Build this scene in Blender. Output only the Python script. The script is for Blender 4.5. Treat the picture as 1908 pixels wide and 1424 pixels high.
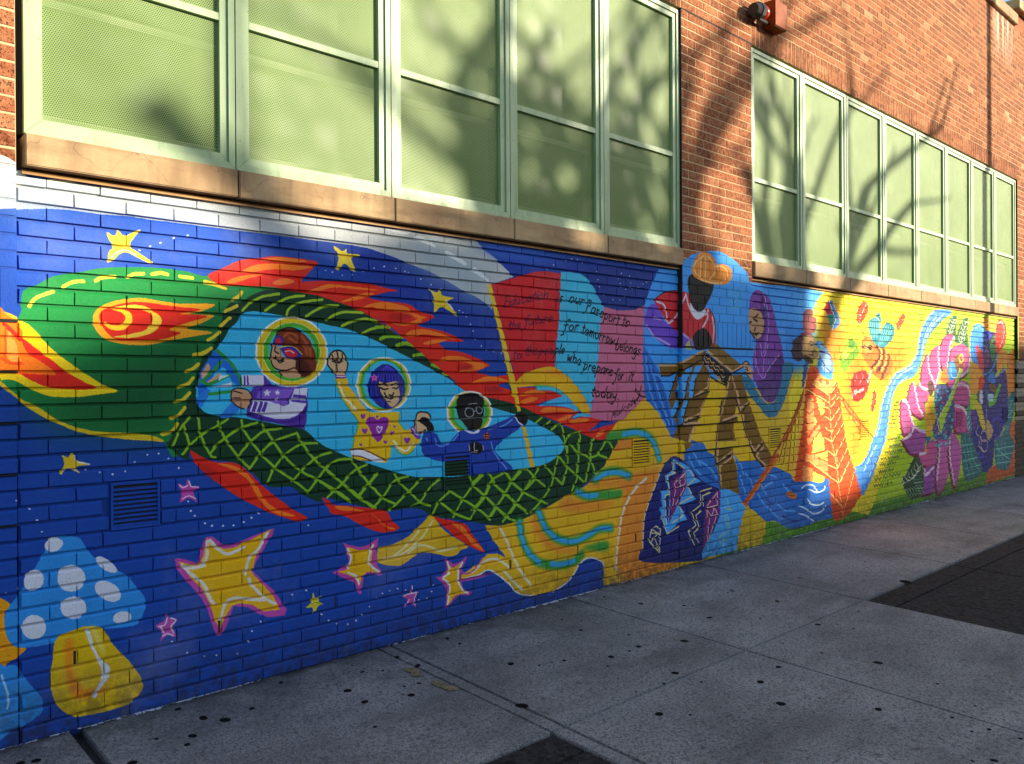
import bpy, bmesh, math, random
import numpy as np
from mathutils import Matrix, Vector
random.seed(7)
for o in list(bpy.data.objects): bpy.data.objects.remove(o)
C = bpy.context.scene.collection
R = math.radians
# ------------------------------------------------------------------ camera, sky, sun, exposure
# world: X runs along the wall, Y goes into the wall (street side is negative), Z up; metres
CAM_D, CAM_H = 3.6982, 1.4365
cam_data = bpy.data.cameras.new('camera'); cam = bpy.data.objects.new('camera', cam_data); C.objects.link(cam)
cam_data.sensor_width = 36; cam_data.lens = 36*1500/1908; cam_data.clip_end = 400; cam_data.clip_start = .05
cm = Matrix(((0.74013,0.00646,-0.67244,0),(-0.67244,-0.00181,-0.74015,-CAM_D),(-0.006,0.99998,0.003,CAM_H),(0,0,0,1)))
cam.matrix_world = cm
bpy.context.scene.camera = cam
SUN = Vector((.885,-1,.365)).normalized()      # direction towards the sun
world = bpy.data.worlds.new('World'); bpy.context.scene.world = world; world.use_nodes = True
wn = world.node_tree.nodes; wl = world.node_tree.links; wn.clear()
sky = wn.new('ShaderNodeTexSky'); sky.sky_type = 'NISHITA'; sky.sun_disc = False
sky.sun_elevation = math.asin(SUN.z); sky.sun_rotation = math.atan2(SUN.x, SUN.y)
sky.air_density = 1.0; sky.dust_density = 1.0; sky.ozone_density = 1.0
bg = wn.new('ShaderNodeBackground'); bg.inputs[1].default_value = .115
wo = wn.new('ShaderNodeOutputWorld'); wl.new(sky.outputs[0], bg.inputs[0]); wl.new(bg.outputs[0], wo.inputs[0])
sd = bpy.data.lights.new('sun','SUN'); sd.energy = 4.2; sd.angle = R(.53); sd.color = (1,.87,.66)
sun = bpy.data.objects.new('sun', sd); C.objects.link(sun); sun.location = SUN*60
sun.rotation_euler = SUN.to_track_quat('Z','Y').to_euler()
vs = bpy.context.scene.view_settings
vs.view_transform = 'Standard'; vs.look = 'None'; vs.gamma = 1; vs.use_curve_mapping = False; vs.exposure = 1.3
bpy.context.scene.cycles.max_bounces = 6
bpy.context.scene.cycles.sample_clamp_indirect = 8

# ------------------------------------------------------------------ helpers
def hexlin(h):
    v = [int(h[i:i+2],16)/255 for i in (1,3,5)]
    return tuple(c/12.92 if c <= .04045 else ((c+.055)/1.055)**2.4 for c in v)
def tag(o, label=None, cat=None, group=None, kind=None):
    if label: o['label'] = label
    if cat: o['category'] = cat
    if group: o['group'] = group
    if kind: o['kind'] = kind
    return o
def empty(name, loc=(0,0,0), label=None, cat=None, group=None, kind=None):
    o = bpy.data.objects.new(name, None); C.objects.link(o); o.location = loc
    return tag(o, label, cat, group, kind)
class MB:
    def __init__(s): s.v = []; s.f = []
    def add(s, vs, fs):
        n = len(s.v); s.v += [tuple(v) for v in vs]; s.f += [tuple(i+n for i in f) for f in fs]; return s
    def box(s, x0,x1,y0,y1,z0,z1):
        return s.add([(x0,y0,z0),(x1,y0,z0),(x1,y1,z0),(x0,y1,z0),(x0,y0,z1),(x1,y0,z1),(x1,y1,z1),(x0,y1,z1)],
              [(0,3,2,1),(4,5,6,7),(0,1,5,4),(1,2,6,5),(2,3,7,6),(3,0,4,7)])
    def prism(s, pts, y0, y1):                      # pts (x,z), extruded along y
        n = len(pts); vs_ = [(p[0],y0,p[1]) for p in pts]+[(p[0],y1,p[1]) for p in pts]
        return s.add(vs_, [tuple(range(n)), tuple(range(2*n-1,n-1,-1))]+[(i,i+n,(i+1)%n+n,(i+1)%n) for i in range(n)])
    def tube(s, p0, p1, r0, r1, n=8, cap=True):
        p0 = Vector(p0); p1 = Vector(p1); d = (p1-p0).normalized()
        a = d.orthogonal().normalized(); b = d.cross(a)
        vs_ = []
        for p, r in ((p0,r0),(p1,r1)):
            for i in range(n):
                t = 2*math.pi*i/n; vs_.append(p+(a*math.cos(t)+b*math.sin(t))*r)
        fs = [(i,(i+1)%n,(i+1)%n+n,i+n) for i in range(n)]
        if cap: fs += [tuple(range(n-1,-1,-1)), tuple(range(n,2*n))]
        return s.add(vs_, fs)
    def mesh(s, name):
        m = bpy.data.meshes.new(name); m.from_pydata(s.v, [], s.f); m.validate(); m.update(); return m
    def build(s, name, mat, parent=None, bevel=0, smooth=False):
        m = s.mesh(name)
        bm = bmesh.new(); bm.from_mesh(m); bmesh.ops.recalc_face_normals(bm, faces=bm.faces)
        if bevel: bmesh.ops.bevel(bm, geom=bm.edges[:], offset=bevel, segments=2, affect='EDGES', clamp_overlap=True)
        bm.to_mesh(m); bm.free()
        if smooth:
            for p in m.polygons: p.use_smooth = True
        m.materials.append(mat)
        o = bpy.data.objects.new(name, m); C.objects.link(o)
        if parent: o.parent = parent
        return o
class NT:
    """small node-tree helper"""
    def __init__(s, name):
        s.m = bpy.data.materials.new(name); s.m.use_nodes = True; s.t = s.m.node_tree; s.n = s.t.nodes; s.n.clear()
        s.out = s.n.new('ShaderNodeOutputMaterial'); s.b = s.n.new('ShaderNodeBsdfPrincipled'); s.t.links.new(s.b.outputs[0], s.out.inputs[0])
        s.pos = s.n.new('ShaderNodeNewGeometry').outputs['Position']
    def l(s, a, b): s.t.links.new(a, b)
    def put(s, v, sock):
        if isinstance(v, bpy.types.NodeSocket): s.l(v, sock)
        elif isinstance(v, (tuple,list)) and len(v) == 3 and sock.type == 'RGBA': sock.default_value = (*v,1)
        else: sock.default_value = v
    def math(s, op, a, b=0., c=None):
        n = s.n.new('ShaderNodeMath'); n.operation = op; s.put(a, n.inputs[0]); s.put(b, n.inputs[1])
        if c is not None: s.put(c, n.inputs[2])
        return n.outputs[0]
    def noise(s, scale, vec=None, detail=3, rough=.55, col=False):
        n = s.n.new('ShaderNodeTexNoise'); n.inputs['Scale'].default_value = scale; n.inputs['Detail'].default_value = detail; n.inputs['Roughness'].default_value = rough
        s.l(vec or s.pos, n.inputs['Vector']); return n.outputs['Color' if col else 'Fac']
    def ramp(s, f, stops):
        n = s.n.new('ShaderNodeValToRGB'); e = n.color_ramp.elements
        while len(e) < len(stops): e.new(.5)
        for i, (p, c) in enumerate(stops): e[i].position = p; e[i].color = (*c,1) if len(c) == 3 else c
        s.l(f, n.inputs[0]); return n.outputs[0]
    def step(s, f, a, b): 
        n = s.n.new('ShaderNodeMapRange'); n.inputs['From Min'].default_value = a; n.inputs['From Max'].default_value = b; s.l(f, n.inputs['Value']); return n.outputs[0]
    def mix(s, f, a, b, mode='MIX'):
        n = s.n.new('ShaderNodeMix'); n.data_type = 'RGBA'; n.blend_type = mode
        s.put(f, n.inputs[0]); s.put(a, n.inputs[6]); s.put(b, n.inputs[7]); return n.outputs[2]
    def scale(s, v):
        n = s.n.new('ShaderNodeVectorMath'); n.operation = 'MULTIPLY'; s.l(s.pos, n.inputs[0]); n.inputs[1].default_value = v; return n.outputs[0]
    def bump(s, h, strength=.4, dist=.003):
        n = s.n.new('ShaderNodeBump'); n.inputs['Strength'].default_value = strength; n.inputs['Distance'].default_value = dist; s.l(h, n.inputs['Height']); s.l(n.outputs[0], s.b.inputs['Normal'])
    def fin(s, col=None, rough=.7, metal=0., spec=None):
        if col is not None: s.put(col, s.b.inputs['Base Color'])
        s.put(rough, s.b.inputs['Roughness']); s.b.inputs['Metallic'].default_value = metal
        if spec is not None: s.b.inputs['Specular IOR Level'].default_value = spec
        return s.m
def simple(name, col, rough=.6, metal=0., var=.12, sc=6., bump=0., bsc=120.):
    t = NT(name); c = hexlin(col) if isinstance(col,str) else col
    n = t.noise(sc, detail=5)
    cc = t.mix(t.step(n,.3,.7), tuple(x*(1-var) for x in c), tuple(min(1,x*(1+var)) for x in c))
    if bump: t.bump(t.noise(bsc, detail=4), bump, .003)
    return t.fin(cc, rough, metal)

# ------------------------------------------------------------------ the mural: painted shapes in millimetres on the wall (x along the wall, z up)
MURAL = [('f','#143e96',0,[538,2249,718,2284,5140,2273,4968,-243,523,-61]),
('f','#15348f',30,[2054,2176,4924,2246,4759,1895,4542,1885,3388,1495,2843,1710,2373,1867]),
('f','#e2bc2e',0,[4539,1460,5408,2054,7349,2225,9493,2184,9318,-256,4525,-159]),
('f','#aecb20',0,[8651,2300,13171,2332,13139,-131,7654,-68,8131,909]),
('f','#4f8a1e',10,[7655,89,13144,216,13139,-131,5317,-57,5931,68]),
('f','#f6df34',0,[7162,2263,9801,2325,9333,1095,8369,5,6823,334,6736,1264,7085,1758]),
('s','#e2921c',60,[7347,1969,7676,2115,7902,1779,7503,1457]),
('s','#e2921c',60,[8020,1782,8448,1456,8133,1128,7777,926,7780,1244]),
('s','#e2921c',60,[8646,1741,9341,1816,9192,1455,8641,1342]),
('s','#e2921c',50,[8012,1023,8255,1069,8128,636,7948,594]),
('s','#e59030',40,[4910,654,5253,832,5038,-11,4235,45]),
('s','#13307f',0,[3990,2147,4192,2201,4585,2223,4794,2194,4740,2083,4687,1994,4582,1929,4381,1912,4218,1934,4098,2039]),
('f','#3d98e8',0,[4842,2253,4977,2257,5099,2264,5116,2298,5160,2344,5249,2396,5362,2426,5502,2453,5609,2466,5694,2457,5869,2412,6062,2326,6085,2252,6403,2251,6844,2268,7408,2253,7277,2181,7197,2093,7177,2009,7195,1870,6950,1686,6825,1560,6846,1556,6488,1403,6074,1334,5974,1331,5612,1432,5261,1248,5009,1125,4885,1295,4656,1571,4637,1657,4669,1967,4699,2031,4740,2108,4790,2181]),
('s','#2b86d8',40,[6689,1853,6780,1934,7238,1953,7071,1533,6686,1530]),
('s','#5ab2f2',50,[6921,2235,7241,2225,7207,2111,6996,1943,6888,2016]),
('f','#bcc2c4',0,[611,2323,645,2324,668,2316,695,2302,714,2290,738,2260,1499,2275,2361,2260,3079,2266,3140,2220,3230,2174,3294,2132,3379,2075,3183,2009,3200,1856,3182,1882,3085,1927,2947,1972,2831,2019,2735,2053,2641,2072,2498,2110,2375,2133,2329,2142,2226,2149,2125,2151,1928,2152,1668,2153,1399,2152,1211,2153,1113,2157,1004,2147,901,2151,809,2143,713,2127,621,2108]),
('s','#8fa0ac',50,[644,2138,644,2182,761,2191,884,2172,801,2142]),
('f','#97a9b5',60,[2520,2143,2752,2218,3086,2120,3183,2009,3187,1889,2964,1976,2735,2056]),  # slate blend puts the shade at this end of the road into the paint
('f','#f2f0e8',0,[633,2236,714,2252,755,2248,755,2236,714,2228,633,2213]),
('f','#f2f0e8',0,[810,2266,868,2271,927,2269,868,2257,810,2253]),
('s','#dfe6ec',0,[2444,2261,2484,2263,2559,2266,2597,2261,2574,2243,2506,2247,2448,2256]),
('s','#dfe6ec',0,[2627,2236,2658,2246,2728,2229,2776,2202,2764,2193,2697,2212,2635,2228]),
('s','#dfe6ec',0,[2841,2176,2866,2185,2932,2159,3000,2125,2987,2111,2915,2137,2853,2164]),
('s','#dfe6ec',0,[3042,2092,3069,2105,3130,2073,3177,2039,3166,2030,3103,2057,3051,2080]),
('s','#3a66c8',25,[3087,2262,3268,2261,3555,2249,3867,2228,3656,2194,3313,2189,3176,2210]),
('s','#4262c4',60,[717,2085,1013,2085,1498,2112,1497,1986,1012,1941,715,1868]),  # lighter blue puts the sunlight on this corner into the paint
('s','#1f8040',0,[713,1724,715,1782,729,1810,771,1832,820,1865,865,1881,924,1895,1003,1917,1102,1932,1244,1942,1367,1935,1444,1921,1465,1923,1523,1888,1638,1891,1781,1896,1932,1885,2026,1870,2156,1839,2123,1825,1901,1869,1682,1772,1569,1685,1478,1556,1440,1501,1410,1402,1430,1310,1316,1100,1262,1169,1214,1194,1051,1207,920,1228,816,1283,716,1356,639,1422,624,1449,713,1722]),
('s','#11502a',60,[1055,1740,837,1402,1009,1495,1290,1623,1496,1760,1610,1822,1522,1675,1436,1501,1378,1291,1238,1205,920,1250,755,1334]),
('s','#0b3320',0,[1555,1790,1621,1812,1700,1861,1781,1883,1932,1883,2026,1870,2123,1848,2223,1824,2306,1792,2390,1754,2506,1690,2580,1631,2615,1629,2731,1548,2860,1462,2930,1409,3032,1349,3202,1324,3396,1280,3568,1219,3714,1161,3867,1113,3971,1084,3565,1218,3704,1178,3873,1118,4050,1067,4197,1027,4331,1020,4419,1032,4360,982,4291,904,4224,839,4139,790,4047,736,3922,687,3699,625,3556,582,3399,550,3258,543,3131,567,3035,593,3132,566,3009,601,2760,655,2713,676,2666,708,2589,723,2425,723,2339,750,2270,771,2108,824,2044,839,2041,814,1965,847,1903,888,1867,912,1754,923,1668,1000,1585,1051,1467,1076,1379,1114,1374,1081,1338,1091,1299,1129,1269,1164,1287,1173,1317,1242,1368,1343,1400,1445,1442,1549,1494,1613]),
('s','#d8bb2c',0,[624,1453,639,1440,662,1417,716,1367,763,1343,816,1300,861,1271,920,1245,1007,1224,1097,1216,1214,1198,1265,1169,1214,1174,1097,1189,976,1211,899,1236,844,1264,795,1290,727,1340,688,1377,639,1420,624,1436]),
('s','#e6b426',0,[624,1471,713,1476,736,1453,804,1420,921,1405,986,1409,905,1476,817,1554,714,1679,641,1716,626,1724,624,1471]),
('s','#f0d028',0,[712,1683,757,1651,809,1586,863,1536,947,1471,1008,1428,1071,1396,986,1383,900,1373,816,1379,756,1403,697,1439,662,1449,639,1447,639,1475,732,1466,804,1430,896,1410,986,1411,921,1447,838,1513,757,1585,714,1625]),
('s','#ee7a22',0,[625,1719,656,1703,714,1647,717,1616,737,1571,805,1503,837,1471,756,1466,639,1475,624,1475]),
('s','#f4a04c',0,[663,1636,686,1592,713,1512,662,1529]),
('l','#d42a1e',0,15,[648,1663,675,1637,709,1606]),
('l','#d8501c',0,13,[639,1529,670,1511,709,1512]),
('l','#d8501c',0,6,[652,1654,651,1511]),
('s','#d42a1e',0,[713,1618,749,1585,809,1536,879,1476,947,1433,991,1411,921,1405,816,1415,756,1439,712,1471,764,1469,837,1469,797,1508,733,1557]),
('s','#f0a62e',0,[975,1695,983,1729,1011,1759,1055,1781,1101,1793,1171,1803,1242,1795,1341,1788,1496,1794,1433,1757,1386,1742,1495,1744,1432,1702,1371,1677,1485,1663,1391,1640,1320,1626,1217,1601,1146,1594,1077,1602,1023,1620,992,1648]),
('s','#d42a1e',0,[1001,1701,1010,1735,1055,1761,1124,1781,1194,1784,1291,1775,1433,1767,1341,1742,1464,1738,1366,1702,1290,1668,1340,1655,1266,1627,1170,1617,1077,1617,1032,1645]),
('s','#f4d04a',0,[1046,1751,1124,1770,1194,1764,1252,1722,1251,1687,1222,1656,1146,1629,1054,1628,1123,1643,1184,1662,1213,1696,1213,1731,1171,1753,1101,1754]),
('s','#f2cf3a',0,[1055,1747,1110,1747,1133,1717,1123,1680,1082,1656,1037,1666,1019,1692,1050,1681,1087,1683,1105,1711,1091,1734]),
('l','#eed44e',0,14,[742,1741,766,1777,827,1807]),
('l','#eed44e',0,14,[863,1827,899,1851,939,1856]),
('l','#eed44e',0,15,[987,1862,1011,1878,1065,1887]),
('l','#eed44e',0,15,[1118,1890,1139,1903,1179,1909]),
('l','#eed44e',0,16,[1217,1909,1253,1919,1282,1913]),
('l','#eed44e',0,16,[1337,1910,1393,1907]),
('l','#eed44e',0,16,[1452,1892,1492,1887]),
('l','#e2c83c',0,16,[1449,1896,1502,1884,1547,1871]),
('l','#e2c83c',0,17,[1585,1821,1610,1838,1624,1858]),
('l','#e2c83c',0,16,[1544,1763,1576,1778,1601,1792]),
('l','#e2c83c',0,16,[1522,1693,1549,1718,1568,1733]),
('l','#e2c83c',0,16,[1463,1626,1489,1642,1517,1663]),
('l','#e2c83c',0,16,[1397,1556,1436,1565,1476,1588]),
('l','#d8c234',0,16,[1403,1556,1442,1565,1473,1586]),
('l','#d8c234',0,16,[1364,1481,1390,1492,1418,1515]),
('l','#d8c234',0,16,[1331,1410,1369,1425,1392,1451]),
('l','#d8c234',0,16,[1315,1344,1348,1354,1376,1383]),
('l','#d8c234',0,16,[1295,1270,1327,1283,1355,1317]),
('l','#d8c234',0,16,[1255,1200,1297,1213,1320,1245]),
('l','#9fc234',0,13,[1629,1772,1666,1809,1734,1845,1817,1863]),
('l','#9fc234',0,13,[1743,1778,1793,1811,1871,1849,1950,1863]),
('l','#9fc234',0,13,[1855,1762,1870,1794,1932,1828,2052,1850]),
('l','#9fc234',0,14,[1959,1759,2013,1793,2077,1819,2143,1823]),
('l','#9fc234',0,14,[2080,1747,2116,1772,2182,1793,2292,1796]),
('l','#9fc234',0,14,[2165,1720,2223,1744,2305,1762,2390,1752]),
('l','#9fc234',0,14,[2291,1687,2347,1711,2419,1724,2462,1724]),
('l','#9fc234',0,15,[2400,1662,2447,1674,2543,1671]),
('l','#9fc234',0,15,[2510,1625,2573,1643]),
('l','#84b52c',0,18,[2400,1658,2443,1674,2539,1677]),
('l','#84b52c',0,18,[2505,1627,2554,1640,2634,1625]),
('l','#84b52c',0,18,[2618,1572,2668,1580,2731,1575]),
('l','#84b52c',0,18,[2743,1522,2803,1505]),
('l','#84b52c',0,19,[2831,1470,2876,1466]),
('l','#84b52c',0,17,[2371,1721,2458,1727]),
('s','#d42a1e',0,[1465,1923,1524,1959,1622,2010,1724,2032,1818,2049,2024,2041,1989,1994,1939,1933,1929,1883,1781,1895,1638,1890,1523,1887]),
('s','#f07a28',0,[1627,1958,1701,1997,1818,2013,1927,2015,2002,2013,1902,1987,1782,1982,1667,1956]),
('s','#f07a28',0,[1724,2021,1818,2044,1964,2041,1902,2024,1782,2021]),
('s','#f07a28',0,[1556,1904,1622,1936,1747,1957,1666,1929,1588,1898]),
('s','#f07838',0,[1782,1916,1841,1943,1902,1931,1829,1908]),
('s','#d42a1e',0,[1926,1883,1938,1927,1995,1941,2091,1950,2224,1955,2363,1953,2435,1938,2519,1928,2435,1913,2334,1879,2434,1866,2582,1858,2459,1863,2578,1860,2655,1827,2765,1797,2654,1743,2764,1726,2862,1707,2979,1663,2804,1654,2845,1615,2961,1598,3082,1565,3180,1525,3081,1485,3170,1462,3174,1451,3337,1462,3344,1422,3247,1401,3321,1378,3370,1366,3404,1382,3474,1386,3569,1383,3683,1367,3834,1327,3838,1315,3732,1307,3633,1292,3586,1269,3715,1261,3842,1249,3972,1217,3911,1196,3889,1178,3972,1157,3970,1219,3891,1176,3979,1186,4096,1176,4191,1154,4123,1113,4063,1081,4217,1109,4293,1118,4349,1129,4292,1068,4225,1020,4113,1030,3873,1118,3704,1177,3565,1218,3568,1218,3396,1280,3202,1323,3032,1349,2930,1409,2910,1430,2860,1462,2731,1548,2615,1628,2480,1719,2372,1775,2506,1690,2390,1754,2306,1792,2223,1824,2123,1847,2026,1870]),
('s','#f07a28',0,[1976,1885,2026,1911,2091,1931,2190,1932,2391,1923,2279,1918,2124,1918,2039,1895]),
('s','#f07a28',0,[2163,1845,2224,1872,2306,1902,2363,1899,2258,1862]),
('s','#f07a28',0,[2285,1816,2334,1843,2434,1861,2582,1839,2582,1807,2471,1839,2362,1833]),
('s','#f07a28',0,[2372,1854,2459,1853,2555,1840,2631,1807,2709,1791,2654,1782,2518,1813,2372,1824]),
('s','#f07a28',0,[2480,1750,2593,1758,2670,1790,2662,1757,2555,1737]),
('s','#f07a28',0,[2569,1691,2623,1718,2709,1721,2829,1699,2928,1670,2796,1685,2693,1695,2615,1676]),
('s','#f07a28',0,[2684,1644,2748,1664,2861,1668,2732,1638]),
('s','#f07a28',0,[2803,1549,2844,1573,2953,1574,3064,1546,3162,1523,3064,1492,2935,1485,3047,1518,2944,1548,2844,1543]),
('s','#f07a28',0,[3040,1419,3089,1440,3160,1456,3247,1451,3344,1422,3218,1429,3117,1424]),
('s','#f07a28',0,[3435,1331,3490,1364,3593,1369,3666,1341,3553,1340]),
('s','#f07a28',0,[3431,1297,3513,1324,3585,1317,3552,1300,3473,1285]),
('s','#f07a28',0,[3616,1229,3682,1250,3799,1247,3955,1218,3799,1226,3682,1221]),
('s','#f07a28',0,[3748,1166,3850,1198,3902,1196,3850,1168]),
('s','#f07a28',0,[3606,1229,3663,1256,3771,1247,3909,1219,3771,1223]),
('s','#f07a28',0,[3873,1160,3961,1175,4069,1165,4014,1142,3908,1141]),
('s','#f07a28',0,[4132,1045,4198,1085,4235,1071,4160,1037]),
('s','#a81818',8,[2444,1785,2555,1809,2616,1793,2517,1764]),
('s','#a81818',8,[3138,1391,3217,1401,3291,1367,3174,1358]),
('s','#a81818',8,[2918,1512,2999,1523,3055,1502,2972,1496]),
('s','#a81818',8,[3632,1211,3757,1219,3842,1204,3715,1191]),
('s','#3db6e4',0,[1569,1685,1600,1714,1627,1752,1663,1770,1727,1770,1840,1757,1937,1744,2089,1721,2304,1674,2824,1462,2930,1403,3025,1347,3123,1288,3216,1262,3395,1218,3504,1180,3632,1128,3756,1070,3810,1023,3823,984,3780,945,3679,899,3549,880,3355,877,3001,870,2879,873,2717,888,2575,907,2220,1029,2113,1077,2046,1109,1943,1193,1836,1216,1696,1247,1584,1267,1519,1273,1455,1289,1430,1310,1408,1356,1410,1402,1423,1456,1440,1501,1478,1556,1534,1629]),
('s','#1e63c8',0,[1478,1556,1495,1577,1599,1481,1616,1416,1576,1434,1533,1502,1469,1435,1456,1372,1418,1369,1423,1456,1440,1501]),
('s','#2a7ad6',0,[1519,1274,1593,1348,1615,1313,1575,1268]),
('s','#2a7ad6',0,[1414,1369,1464,1401,1464,1368,1426,1314,1410,1344]),
('s','#cda087',0,[1456,1431,1520,1477,1511,1451,1477,1426]),
('s','#cda087',0,[1431,1460,1461,1518,1473,1493,1452,1443]),
('l','#2b8a3c',0,15,[1504,1578,1564,1528,1607,1464,1620,1421]),
('l','#2b8a3c',0,15,[1444,1443,1495,1493,1525,1527]),
('l','#2b8a3c',0,15,[1427,1435,1469,1418]),
('l','#2b8a3c',0,15,[1469,1422,1563,1464]),
('l','#2b8a3c',0,15,[1468,1376,1571,1387]),
('f','#e4e8f2',0,[1486,1409,1572,1432,1580,1408]),
('f','#e4e8f2',0,[1516,1464,1563,1464,1511,1439]),
('s','#f2f4f0',0,[2084,1583,2077,1536,2056,1492,2023,1454,1980,1426,1932,1409,1881,1403,1831,1410,1785,1428,1746,1455,1717,1491,1698,1532,1693,1576,1699,1620,1718,1662,1748,1699,1787,1728,1833,1747,1883,1756,1934,1752,1983,1737,2025,1710,2057,1673,2077,1630]),
('s','#e2c62c',0,[2074,1583,2067,1538,2047,1497,2015,1461,1975,1434,1929,1417,1881,1412,1833,1418,1789,1435,1752,1461,1725,1495,1707,1534,1702,1576,1708,1618,1726,1658,1754,1693,1791,1720,1835,1739,1883,1747,1932,1743,1977,1728,2017,1703,2048,1668,2067,1628]),
('s','#d8b825',0,[2055,1583,2048,1542,2030,1505,2002,1473,1966,1449,1925,1434,1881,1429,1838,1434,1798,1449,1765,1473,1739,1503,1724,1539,1719,1576,1724,1615,1741,1650,1766,1682,1800,1707,1840,1723,1883,1730,1927,1727,1968,1713,2004,1690,2032,1659,2049,1623]),
('s','#e9e07a',0,[2044,1582,2038,1543,2022,1506,1995,1475,1961,1451,1922,1436,1881,1431,1840,1436,1803,1451,1771,1474,1748,1504,1733,1539,1728,1577,1733,1614,1749,1650,1773,1680,1805,1705,1842,1721,1883,1728,1924,1725,1963,1711,1997,1689,2023,1658,2039,1622]),
('s','#4ca838',0,[2038,1582,2032,1544,2016,1508,1991,1478,1958,1455,1920,1440,1881,1436,1842,1441,1806,1455,1776,1478,1753,1507,1739,1540,1734,1577,1739,1613,1754,1647,1777,1677,1808,1701,1844,1717,1883,1723,1923,1720,1960,1707,1992,1685,2017,1656,2033,1620]),
('s','#5cc05c',0,[2012,1582,2007,1548,1994,1516,1973,1489,1946,1468,1914,1456,1881,1451,1848,1456,1818,1469,1792,1489,1773,1515,1761,1545,1757,1577,1762,1610,1774,1640,1794,1667,1820,1688,1850,1702,1883,1708,1916,1705,1947,1693,1974,1673,1995,1647,2008,1616]),
('s','#3db6e4',0,[2006,1582,2002,1549,1989,1519,1969,1492,1943,1472,1913,1460,1881,1456,1850,1460,1821,1472,1797,1492,1778,1517,1766,1546,1763,1577,1767,1609,1779,1638,1798,1664,1823,1684,1852,1698,1883,1703,1914,1700,1944,1689,1970,1670,1990,1644,2002,1614]),
('f','#4d2f9a',0,[1669,1390,1734,1464,1776,1419,1837,1405,1970,1404,1969,1304,1953,1193,1836,1218,1650,1265,1646,1300]),
('f','#dcdcf2',0,[1623,1465,1732,1464,1736,1413,1627,1408]),
('f','#4d2f9a',0,[1632,1462,1641,1462,1643,1412,1634,1412]),
('f','#4d2f9a',0,[1647,1462,1656,1462,1660,1414,1651,1414]),
('f','#7a55c0',0,[1706,1385,1743,1396,1895,1396,1866,1360,1856,1313,1803,1322,1752,1345,1696,1355]),
('f','#dcdcf0',0,[1683,1346,1756,1340,1837,1312,1865,1320,1895,1396,1967,1402,1959,1318,1929,1273,1865,1248,1789,1251,1660,1291]),
('f','#4d2f9a',0,[1890,1369,1959,1361,1959,1347,1883,1353]),
('f','#4d2f9a',0,[1883,1342,1959,1336,1959,1322,1883,1331]),
('f','#4d2f9a',0,[1687,1338,1703,1337,1687,1285,1669,1290]),
('f','#4d2f9a',0,[1715,1337,1731,1337,1714,1284,1696,1289]),
('f','#4d2f9a',0,[1738,1336,1754,1336,1737,1284,1719,1289]),
('s','#3a2080',0,[1646,1295,1696,1268,1788,1242,1875,1243,1934,1273,1964,1322,1948,1250,1865,1226,1770,1234,1673,1260]),
('f','#e6e6f4',0,[1750,1398,1755,1385,1770,1384,1758,1375,1762,1362,1750,1370,1737,1362,1741,1375,1730,1384,1744,1385]),
('f','#e6e6f4',0,[1804,1395,1808,1384,1819,1384,1810,1377,1813,1366,1804,1373,1794,1367,1797,1377,1788,1384,1800,1385]),
('f','#e6e6f4',0,[1803,1359,1807,1350,1817,1350,1809,1344,1812,1335,1803,1340,1795,1335,1798,1344,1790,1350,1800,1351]),
('s','#c79673',0,[1576,1391,1594,1400,1647,1390,1674,1355,1660,1316,1633,1304,1597,1318,1571,1353]),
('l','#0c0c10',0,6,[1576,1391,1594,1400,1647,1395,1674,1355,1651,1308]),
('l','#0c0c10',0,6,[1574,1391,1571,1353,1597,1318,1633,1302]),
('l','#0c0c10',0,6,[1585,1387,1624,1378]),
('l','#0c0c10',0,6,[1580,1357,1615,1354]),
('s','#6a2a18',0,[1806,1672,1839,1693,1878,1699,1937,1681,1981,1642,2011,1578,2018,1523,2000,1477,1935,1454,1896,1495,1891,1540,1911,1567,1839,1611,1791,1610]),
('l','#a85028',3,13,[1839,1655,1878,1675,1917,1649]),
('l','#a85028',3,14,[1937,1659,1976,1605,1986,1559]),
('l','#a85028',3,13,[1926,1568,1955,1523,1965,1486]),
('l','#a85028',3,13,[1868,1647,1907,1626]),
('l','#a85028',3,14,[1951,1614,1966,1568]),
('s','#3a1410',6,[1901,1549,1936,1559,1975,1514,1985,1468,1940,1459,1901,1495]),
('s','#c99a78',0,[1782,1609,1815,1606,1838,1557,1896,1549,1894,1495,1838,1488,1790,1503,1772,1543]),
('s','#c99a78',0,[1819,1481,1896,1495,1930,1459,1876,1448,1828,1464]),
('l','#0c0c10',0,7,[1806,1672,1787,1627,1772,1583,1772,1530,1790,1499,1838,1486,1891,1499]),
('l','#0c0c10',0,7,[1796,1605,1791,1583,1810,1570]),
('l','#0c0c10',0,7,[1791,1548,1819,1535,1843,1544]),
('l','#0c0c10',0,7,[1795,1557,1814,1526,1838,1535]),
('l','#0c0c10',0,7,[1811,1677,1844,1695,1883,1700,1937,1681]),
('l','#0c0c10',0,7,[1828,1464,1819,1481]),
('s','#2a2a8a',0,[1786,1618,1791,1645,1810,1663,1839,1638,1829,1611]),
('s','#c02038',0,[1796,1623,1806,1650,1827,1637,1824,1615]),
('s','#2a2a8a',0,[1824,1597,1853,1609,1892,1603,1936,1568,1906,1547,1853,1553]),
('s','#c02038',0,[1839,1584,1863,1598,1897,1585,1916,1567,1892,1554,1858,1558]),
('l','#f0c0c8',0,5,[1848,1580,1872,1585,1892,1574]),
('l','#e8d060',0,4,[1820,1601,1887,1607,1938,1568]),
('s','#e6bd26',0,[2126,1451,2190,1451,2206,1408,2260,1345,2326,1272,2429,1261,2517,1261,2523,1201,2559,1159,2601,1162,2663,1103,2606,1046,2564,1024,2516,1047,2475,1084,2445,995,2347,1002,2222,1032,2231,1117,2259,1211,2221,1265,2168,1347,2131,1423]),
('l','#f6f0c8',0,11,[2147,1423,2173,1357,2222,1308,2249,1279]),
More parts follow.
